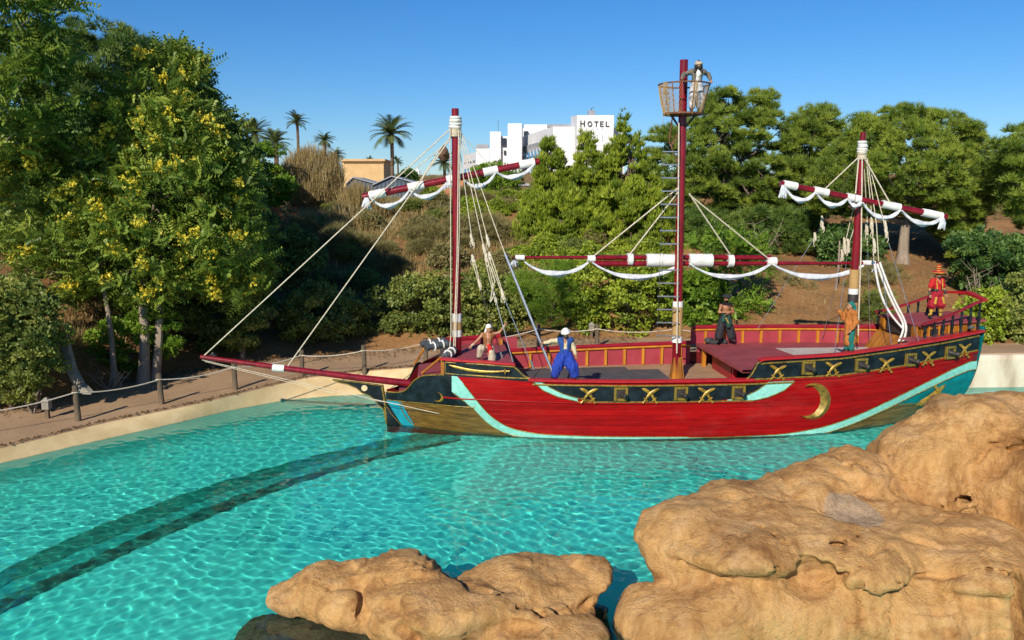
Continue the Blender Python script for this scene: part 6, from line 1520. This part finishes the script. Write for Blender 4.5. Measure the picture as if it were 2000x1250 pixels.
STAND = dict(pelvis=(0, 0, .95), belly=(0, -.01, 1.1), chest=(0, 0, 1.30), neck=(0, 0, 1.47), head=(0, -.015, 1.625), shL=(-.19, 0, 1.42), shR=(.19, 0, 1.42), elL=(-.27, .02, 1.14), elR=(.27, .02, 1.14), wrL=(-.29, -.07, .9), wrR=(.29, -.07, .9),
             hipL=(-.095, 0, .92), hipR=(.095, 0, .92), knL=(-.13, -.03, .5), knR=(.13, -.03, .5), anL=(-.15, .01, .09), anR=(.15, .01, .09), toL=(-.19, -.17, .035), toR=(.19, -.17, .035))
def sdf(J, caps, h, k=.035, fold=0, cut=None, extra=None):
    A = np.array([J[a] if isinstance(a, str) else a for c in caps for a in c[:2]]); rm = max(max(c[2], c[3]) for c in caps) + .04
    org, G = grid3(A.min(0) - rm, A.max(0) + rm, h); f = np.full(G.shape[:3], 9.)
    for a, b_, ra, rb in caps: f = smin(f, capsule(G, J[a] if isinstance(a, str) else a, J[b_] if isinstance(b_, str) else b_, ra, rb), k)
    if extra: f = extra(G, f)
    if fold: f = f + fold * fbm(G * np.array([14, 14, 4.]), 2)
    if cut is not None: f = np.maximum(f, cut(G))
    return nets(f, org, h)
def person(label, pw, rz, J, skin, garments, beard=None, hair=None, scale=1.0, look=0.):
    J = {k: np.array(v, float) for k, v in {**STAND, **J}.items()}
    root = tag(empty('person', pw, rz), label, 'person'); root.scale = (scale,) * 3
    H = J['head']; fw = np.array([math.sin(look), -math.cos(look), 0]); rt = np.array([math.cos(look), math.sin(look), 0])
    caps = [('pelvis', 'belly', .135, .12), ('belly', 'chest', .12, .15), ('chest', 'neck', .12, .06), ('neck', H - [0, 0, .04], .055, .055), ('shL', 'shR', .065, .065), ('chest', 'shL', .09, .07), ('chest', 'shR', .09, .07)]
    for s in 'LR':
        caps += [('sh' + s, 'el' + s, .058, .043), ('el' + s, 'wr' + s, .043, .028), ('hip' + s, 'kn' + s, .09, .058), ('kn' + s, 'an' + s, .058, .038), ('an' + s, 'to' + s, .042, .035), ('pelvis', 'hip' + s, .11, .1)]
        d = unit(J['wr' + s] - J['el' + s]); caps.append(('wr' + s, J['wr' + s] + d * .075, .03, .034))
    def head(G, f):
        e = ellip(G, H, (.078, .095, .118)); e = smin(e, capsule(G, H + fw * .045 - [0, 0, .06], H + fw * .065 - [0, 0, .085], .05, .035), .03)
        e = smin(e, capsule(G, H + fw * .085 + [0, 0, .012], H + fw * .108 - [0, 0, .022], .012, .018), .015)
        for q in (-1, 1): e = smin(e, ellip(G, H + rt * .08 * q, (.016, .024, .034)), .01)
        return smin(f, e, .02)
    V, F = sdf(J, caps, .0175, .03, extra=head); V = list(map(tuple, V)); F = [tuple(q) for q in F]
    mb = MB(); mb.v = V; mb.f = F
    for s, q in (('L', -1), ('R', 1)):                # five bent fingers on each palm
        d = unit(J['wr' + s] - J['el' + s]); side = unit(np.cross(d, [0, 1., .2])); nn = np.cross(d, side); p = J['wr' + s] + d * .095
        for k, L_ in enumerate((.062, .072, .068, .052)):
            b0 = p + side * (k - 1.5) * .02; mb.tube([tuple(b0 - d * .02), tuple(b0 + d * L_ * .5 + nn * .008), tuple(b0 + d * L_ * .85 + nn * .03), tuple(b0 + d * L_ * .9 + nn * .05)], [.0105, .0095, .009, .006], 6)
        b0 = J['wr' + s] + d * .04 - side * .03 * q; mb.tube([tuple(b0), tuple(b0 - side * .03 * q + d * .03 + nn * .015), tuple(b0 - side * .03 * q + d * .065 + nn * .03)], [.013, .0115, .007], 6)
    body = mb.build('body', skin, root, True)
    for q in (-1, 1):
        c = H + fw * .086 + rt * .031 * q + np.array([0, 0, .018]); MB().lathe([(.002, -.011), (.009, -.006), (.011, 0), (.009, .006), (.002, .011)], tuple(c), 8).build('eye', C_['eye'], root, True)
        c2 = c + np.array([0, 0, .022]); MB().tube([tuple(c2 - rt * .018), tuple(c2 + fw * .006), tuple(c2 + rt * .018)], .0055, 5).build('eyebrow', C_['hair'], root, True)
    c = H + fw * .092 - np.array([0, 0, .055]); MB().tube([tuple(c - rt * .022), tuple(c + fw * .008), tuple(c + rt * .022)], .006, 5).build('mouth', cloth('lip', (.25, .06, .045)), root, True)
    if beard:
        V, F = sdf(J, [(H + fw * .06 - rt * .06 - [0, 0, .05], H + fw * .088 - [0, 0, .098], .03, .034), (H + fw * .06 + rt * .06 - [0, 0, .05], H + fw * .088 - [0, 0, .098], .03, .034), (H + fw * .098 - rt * .028 - [0, 0, .038], H + fw * .098 + rt * .028 - [0, 0, .038], .011, .011)], .012, .01, .01)
        link('beard', np_mesh('beard', V, F, True), beard, root)
    if hair:
        V, F = sdf(J, [(H + [0, .02, .04], H + [0, .03, -.02], .115, .11), (H + [-.08, .03, -.02], H + [-.11, .0, -.22], .06, .05), (H + [.08, .03, -.02], H + [.11, .0, -.22], .06, .05)], .015, .03, .03, cut=lambda G: -(ellip(G, H + fw * .1 - [0, 0, .02], (.07, .1, .1))))
        link('hair', np_mesh('hair', V, F, True), hair, root)
    SPL = dict(boots='boot', leggings='legging', wrist_guard='wrist_guard', thigh_patch='thigh_patch', wrist_wrap='wrist_wrap', gold_trim='gold_trim')
    todo = []
    for nm, m, caps_, kw in garments:
        if nm in SPL:
            xx = lambda a: (J[a] if isinstance(a, str) else a)[0]
            for side in (-1, 1): todo.append((SPL[nm], m, [c for c in caps_ if (xx(c[0]) + xx(c[1])) * side > 0], kw))
        else: todo.append((nm, m, caps_, kw))
    for nm, m, caps_, kw in todo:
        V, F = sdf(J, [(a if isinstance(a, str) else np.array(a), b_ if isinstance(b_, str) else np.array(b_), ra, rb) for a, b_, ra, rb in caps_], kw.get('h', .022), kw.get('k', .04), kw.get('fold', .012), kw.get('cut'))
        link(nm, np_mesh(nm, V, F, True), m, root)
    return root, J
def turban(root, H, m, r=.12, n=5, h=.13, z=.055, m2=None, tilt=.12):
    mb = MB()
    for k in range(n):
        u = k / (n - 1); mb.torus((H[0], H[1] + .01, H[2] + z + h * u), (r - .01) * math.cos(u * 1.15), .036, 20, 8, Matrix.Rotation(tilt * (1 if k % 2 else -1), 3, 'Y') @ Matrix.Rotation(.1, 3, 'X'))
    o = mb.build('turban', m, root, True)
    MB().lathe([(r * .95, 0), (r * .8, h * .7), (r * .35, h + .045), (.01, h + .05)], (H[0], H[1] + .01, H[2] + z), 16).build('turban_crown', m2 or m, root, True); return o
def boots(top=.3): return ('boots', C_['boot'], [('anL', 'toL', .055, .045), ('anR', 'toR', .055, .045), ('anL', 'bootL', .055, .065), ('anR', 'bootR', .055, .065)], dict(fold=.003, h=.016, k=.02))
def bt(J, k=.35):
    J = dict(J); S = {**STAND, **J}
    for s in 'LR': J['boot' + s] = tuple(np.array(S['an' + s]) * (1 - k) + np.array(S['kn' + s]) * k)
    for s in 'LR': J['hem' + s] = tuple(np.array(S['an' + s]) * .72 + np.array(S['kn' + s]) * .28)
    for s in 'LR': J['cuf' + s] = tuple(np.array(S['wr' + s]) * .88 + np.array(S['el' + s]) * .12); J['mid' + s] = tuple(np.array(S['el' + s]) * .75 + np.array(S['sh' + s]) * .25)
    return J
def at_ship(px, py, t):
    q = pl(px, py, t); return sw(*q)
# --- the man in blue at the waist rail
J = bt(dict(pelvis=(0, 0, .87), belly=(0, -.01, 1.02), chest=(0, 0, 1.24), neck=(0, -.01, 1.41), head=(.01, -.04, 1.565), shL=(-.19, 0, 1.36), shR=(.19, 0, 1.36), hipL=(-.1, 0, .85), hipR=(.1, 0, .85), knL=(-.25, -.05, .46), knR=(.25, -.05, .46), anL=(-.36, .0, .09), anR=(.36, .0, .09), toL=(-.42, -.16, .035), toR=(.42, -.16, .035), elL=(-.46, -.02, 1.33), wrL=(-.72, -.06, 1.27), elR=(.29, .04, 1.1), wrR=(.36, -.03, .86)))
root, J = person('man in a blue vest, baggy blue trousers and white turban on the waist rail', at_ship(1103, 741, -2.4), 0, J, M_skin_d,
    [boots(), ('trousers', C_['blue'], [('belly', 'pelvis', .15, .17), ('hipL', 'knL', .16, .19), ('hipR', 'knR', .16, .19), ('knL', 'hemL', .19, .15), ('knR', 'hemR', .19, .15)], dict(fold=.03)),
     ('shirt', C_['cream'], [('belly', 'chest', .145, .17), ('chest', 'neck', .14, .08), ('shL', 'elL', .085, .075), ('elL', 'cufL', .075, .055), ('shR', 'elR', .085, .085), ('elR', 'cufR', .085, .06), ('chest', 'shL', .12, .08), ('chest', 'shR', .12, .08)], dict(fold=.014, cut=lambda G: .05 - (np.abs(G[..., 0]) + np.maximum(0, 1.36 - G[..., 2]) * .4 + np.maximum(0, G[..., 1] + .02) * 3))),
     ('vest', C_['navy'], [('pelvis', 'chest', .175, .205), ('chest', 'neck', .17, .10), ('chest', 'shL', .16, .115), ('chest', 'shR', .16, .115)], dict(fold=.006, cut=lambda G: .055 - (np.abs(G[..., 0]) + np.maximum(0, G[..., 1] - .0) * 3)))], beard=C_['hair'])
turban(root, J['head'], C_['white'], .135, 5, .12)
# --- the bare-chested man on the quarterdeck
J = bt(dict(elL=(-.29, -.06, 1.14), wrL=(.02, -.235, 1.17), elR=(.29, -.06, 1.12), wrR=(-.04, -.25, 1.1), knL=(-.2, -.03, .5), knR=(.2, -.03, .5), anL=(-.27, 0, .09), anR=(.27, 0, .09), toL=(-.34, -.16, .035), toR=(.34, -.16, .035)))
root, J = person('bare-chested man with crossed arms, black trousers and green sash', at_ship(1415, 667, 2.05), R(10), J, M_skin_d,
    [boots(), ('trousers', C_['black'], [('belly', 'pelvis', .135, .15), ('hipL', 'knL', .13, .14), ('hipR', 'knR', .13, .14), ('knL', 'hemL', .14, .15), ('knR', 'hemR', .14, .15)], dict(fold=.02)),
     ('sash', C_['green'], [((0, 0, .98), (0, -.01, 1.08), .165, .15), ((.0, -.14, 1.0), (.05, -.19, .62), .06, .075), ((.05, -.14, 1.0), (.16, -.17, .7), .05, .06), ((-.1, -.13, 1.0), (-.16, -.15, .82), .06, .08)], dict(fold=.02)),
     ('sash_trim', C_['gold'], [((-.2, -.12, .85), (-.06, -.19, .93), .02, .02), ((-.06, -.19, .93), (.03, -.23, .74), .02, .02)], dict(fold=.004, h=.012))], beard=C_['hair'], scale=1.05)
H = J['head']; MB().lathe([(.10, .03), (.17, .05), (.185, .075), (.15, .13), (.1, .17), (.02, .185)], (H[0] + .01, H[1] + .01, H[2] + .02), 18, Matrix.Rotation(.12, 3, 'Y')).build('beret', C_['black'], root, True)
# --- the man in red on the poop
J = bt(dict(elL=(-.31, .02, 1.15), wrL=(-.34, -.06, .92), elR=(.31, .02, 1.15), wrR=(.36, -.06, .93), knL=(-.19, -.05, .5), knR=(.2, -.05, .5), anL=(-.22, 0, .09), anR=(.26, 0, .09), toL=(-.3, -.16, .035), toR=(.35, -.15, .035)))
root, J = person('man in a red and gold costume with a tall banded hat on the poop', sw(20.75, -.15, 3.66), R(14), J, M_skin_p,
    [boots(), ('leggings', C_['gold'], [('anL', 'knL', .062, .075), ('anR', 'knR', .062, .075)], dict(fold=.008)), ('trousers', C_['crim'], [('belly', 'pelvis', .14, .165), ('hipL', 'knL', .15, .155), ('hipR', 'knR', .15, .155), ('knL', (-.2, -.03, .42), .15, .1), ('knR', (.21, -.03, .42), .15, .1)], dict(fold=.028)),
     ('shirt', C_['red'], [('belly', 'chest', .14, .17), ('chest', 'neck', .135, .085), ('shL', 'midL', .095, .095), ('shR', 'midR', .095, .095), ('chest', 'shL', .12, .09), ('chest', 'shR', .12, .09)], dict(fold=.014, cut=lambda G: .05 - (np.abs(G[..., 0]) + np.maximum(0, 1.4 - G[..., 2]) * .5 + np.maximum(0, G[..., 1] + .02) * 3))),
     ('belt', C_['boot'], [((-.05, 0, 1.06), (.05, 0, 1.06), .155, .155)], dict(fold=.004, cut=lambda G: np.abs(G[..., 2] - 1.06) - .055)),
     ('gold_trim', C_['gold'], [((-.13, -.11, 1.45), (-.12, -.155, 1.12), .02, .02), ((.13, -.11, 1.45), (.12, -.155, 1.12), .02, .02)], dict(fold=.003, h=.013)),
     ('thigh_patch', C_['gold'], [((-.15, -.17, .78), (-.19, -.19, .58), .045, .045), ((.15, -.17, .78), (.2, -.19, .58), .045, .045)], dict(fold=.004, h=.013)),
     ('wrist_guard', C_['boot'], [('wrL', (-.325, -.02, 1.02), .045, .05), ('wrR', (.34, -.02, 1.03), .045, .05)], dict(fold=.003, h=.013))], beard=C_['hair'])
H = J['head']; MB().lathe([(.10, .03), (.2, .045), (.235, .085), (.22, .13), (.14, .15)], (H[0], H[1], H[2] + .02), 22).build('hat_brim', C_['red'], root, True)
for k in range(6):
    r_ = .105 - .007 * k; MB().lathe([(r_ * .85, 0), (r_, .012), (r_, .034), (r_ * .85, .046)], (H[0], H[1], H[2] + .15 + k * .042), 16).build('hat_band', C_['gold'] if k % 2 == 0 else C_['red'], root, True)
MB().torus((H[0], H[1], H[2] + .105), .228, .016, 24, 6).build('hat_braid', C_['gold'], root, True)
# --- the man in the orange coat by the near rail
J = bt(dict(elL=(-.25, -.12, 1.2), wrL=(-.2, -.33, 1.45), elR=(.27, .02, 1.12), wrR=(.25, -.12, .88), anL=(-.1, .0, .09), anR=(.1, .05, .09), knL=(-.1, -.03, .5), knR=(.1, -.01, .5), toL=(-.1, -.17, .035), toR=(.1, -.13, .035), head=(0, -.05, 1.62)))
root, J = person('man in a long orange coat and green headscarf standing side-on', at_ship(1657, 691, -2.35), R(-78), J, M_skin_p,
    [boots(), ('trousers', C_['teal'], [('hipL', 'knL', .12, .11), ('hipR', 'knR', .12, .11), ('knL', 'hemL', .11, .095), ('knR', 'hemR', .11, .095)], dict(fold=.015)),
     ('coat', C_['orange'], [('belly', 'chest', .155, .175), ('chest', 'neck', .15, .09), ('shL', 'elL', .09, .08), ('elL', 'cufL', .08, .07), ('shR', 'elR', .09, .085), ('elR', 'cufR', .085, .075), ('chest', 'shL', .12, .09), ('chest', 'shR', .12, .09), ('belly', (0, .02, .45), .165, .205)], dict(fold=.03)),
     ('headscarf', C_['teal'], [((0, .0, 1.69), (0, .03, 1.66), .105, .11), ((.0, .09, 1.62), (.05, .13, 1.3), .06, .045), ((.03, .09, 1.6), (.12, .06, 1.35), .05, .04)], dict(fold=.015))], scale=1.04)
# --- the lookout in the crow's nest
J = bt(dict(pelvis=(0, .06, .95), belly=(0, .02, 1.1), chest=(0, -.05, 1.28), neck=(0, -.1, 1.43), head=(0, -.16, 1.575), shL=(-.2, -.06, 1.38), shR=(.2, -.06, 1.38), elL=(-.47, -.02, 1.28), wrL=(-.66, -.36, 1.1), elR=(.44, .05, 1.3), wrR=(.47, -.12, 1.09)))
root, J = person('lookout in a grey coat and red and white turban leaning on the nest rail', sw(10.72 + .34, -.1 - .32, 11.18), R(8), J, M_skin_p,
    [boots(), ('trousers', C_['pat'], [('belly', 'pelvis', .135, .15), ('hipL', 'knL', .13, .13), ('hipR', 'knR', .13, .13), ('knL', 'hemL', .13, .12), ('knR', 'hemR', .13, .12)], dict(fold=.025)),
     ('shirt', C_['white'], [('belly', 'chest', .14, .16), ('chest', 'neck', .13, .07)], dict(fold=.012)),
     ('coat', C_['grey'], [('pelvis', 'chest', .175, .185), ('chest', 'neck', .15, .09), ('shL', 'elL', .09, .075), ('elL', 'cufL', .075, .06), ('shR', 'elR', .09, .075), ('elR', 'cufR', .075, .06), ('chest', 'shL', .12, .09), ('chest', 'shR', .12, .09), ('pelvis', (0, .1, .62), .17, .17)], dict(fold=.02, cut=lambda G: .085 - (np.abs(G[..., 0]) + np.maximum(0, G[..., 1] + .03) * 3)))], beard=C_['hair'], hair=C_['hair'])
turban(root, J['head'], C_['beige'], .125, 3, .06, .06, C_['red'])
# --- the man kneeling on the forecastle
J = bt(dict(pelvis=(0, .05, .40), belly=(0, .02, .55), chest=(.02, -.01, .78), neck=(.02, -.03, .95), head=(.04, -.05, 1.1), shL=(-.17, -.02, .9), shR=(.2, -.02, .91), elL=(-.36, -.08, .7), wrL=(-.56, -.15, .53), elR=(.42, -.04, .97), wrR=(.58, -.06, 1.2), hipL=(-.1, .03, .38), hipR=(.1, .03, .38), knL=(-.24, -.32, .46), anL=(-.32, -.22, .09), toL=(-.37, -.38, .035), knR=(.14, -.3, .14), anR=(.17, .12, .09), toR=(.18, .26, .06)))
root, J = person('man in a leather vest and white headscarf crouching on the bow platform', sw(3.62, -1.15, 2.56), R(4), J, M_skin_p,
    [boots(), ('trousers', C_['beige'], [('belly', 'pelvis', .13, .15), ('hipL', 'knL', .13, .125), ('hipR', 'knR', .13, .125), ('knL', 'hemL', .125, .1), ('knR', 'hemR', .125, .1), ((.12, -.3, .3), (.14, -.34, .05), .1, .12)], dict(fold=.022)),
     ('sash', C_['red'], [((0, .04, .46), (0, .03, .52), .15, .145), ((.08, -.13, .46), (.12, -.24, .2), .08, .12)], dict(fold=.02)),
     ('vest', C_['brown'], [('belly', 'chest', .145, .175), ('chest', 'neck', .14, .09), ('chest', 'shL', .13, .08), ('chest', 'shR', .13, .08)], dict(fold=.008, cut=lambda G: .06 - (np.abs(G[..., 0] - .02) + np.maximum(0, G[..., 1] - .0) * 3))),
     ('headscarf', C_['white'], [((.04, -.03, 1.17), (.04, .0, 1.14), .105, .105), ((-.03, .03, 1.08), (-.12, .06, .88), .05, .035)], dict(fold=.01)),
     ('wrist_wrap', C_['beige'], [('wrL', (-.5, -.13, .58), .04, .042), ('wrR', (.55, -.055, 1.13), .04, .042)], dict(fold=.003, h=.013))], look=.55)
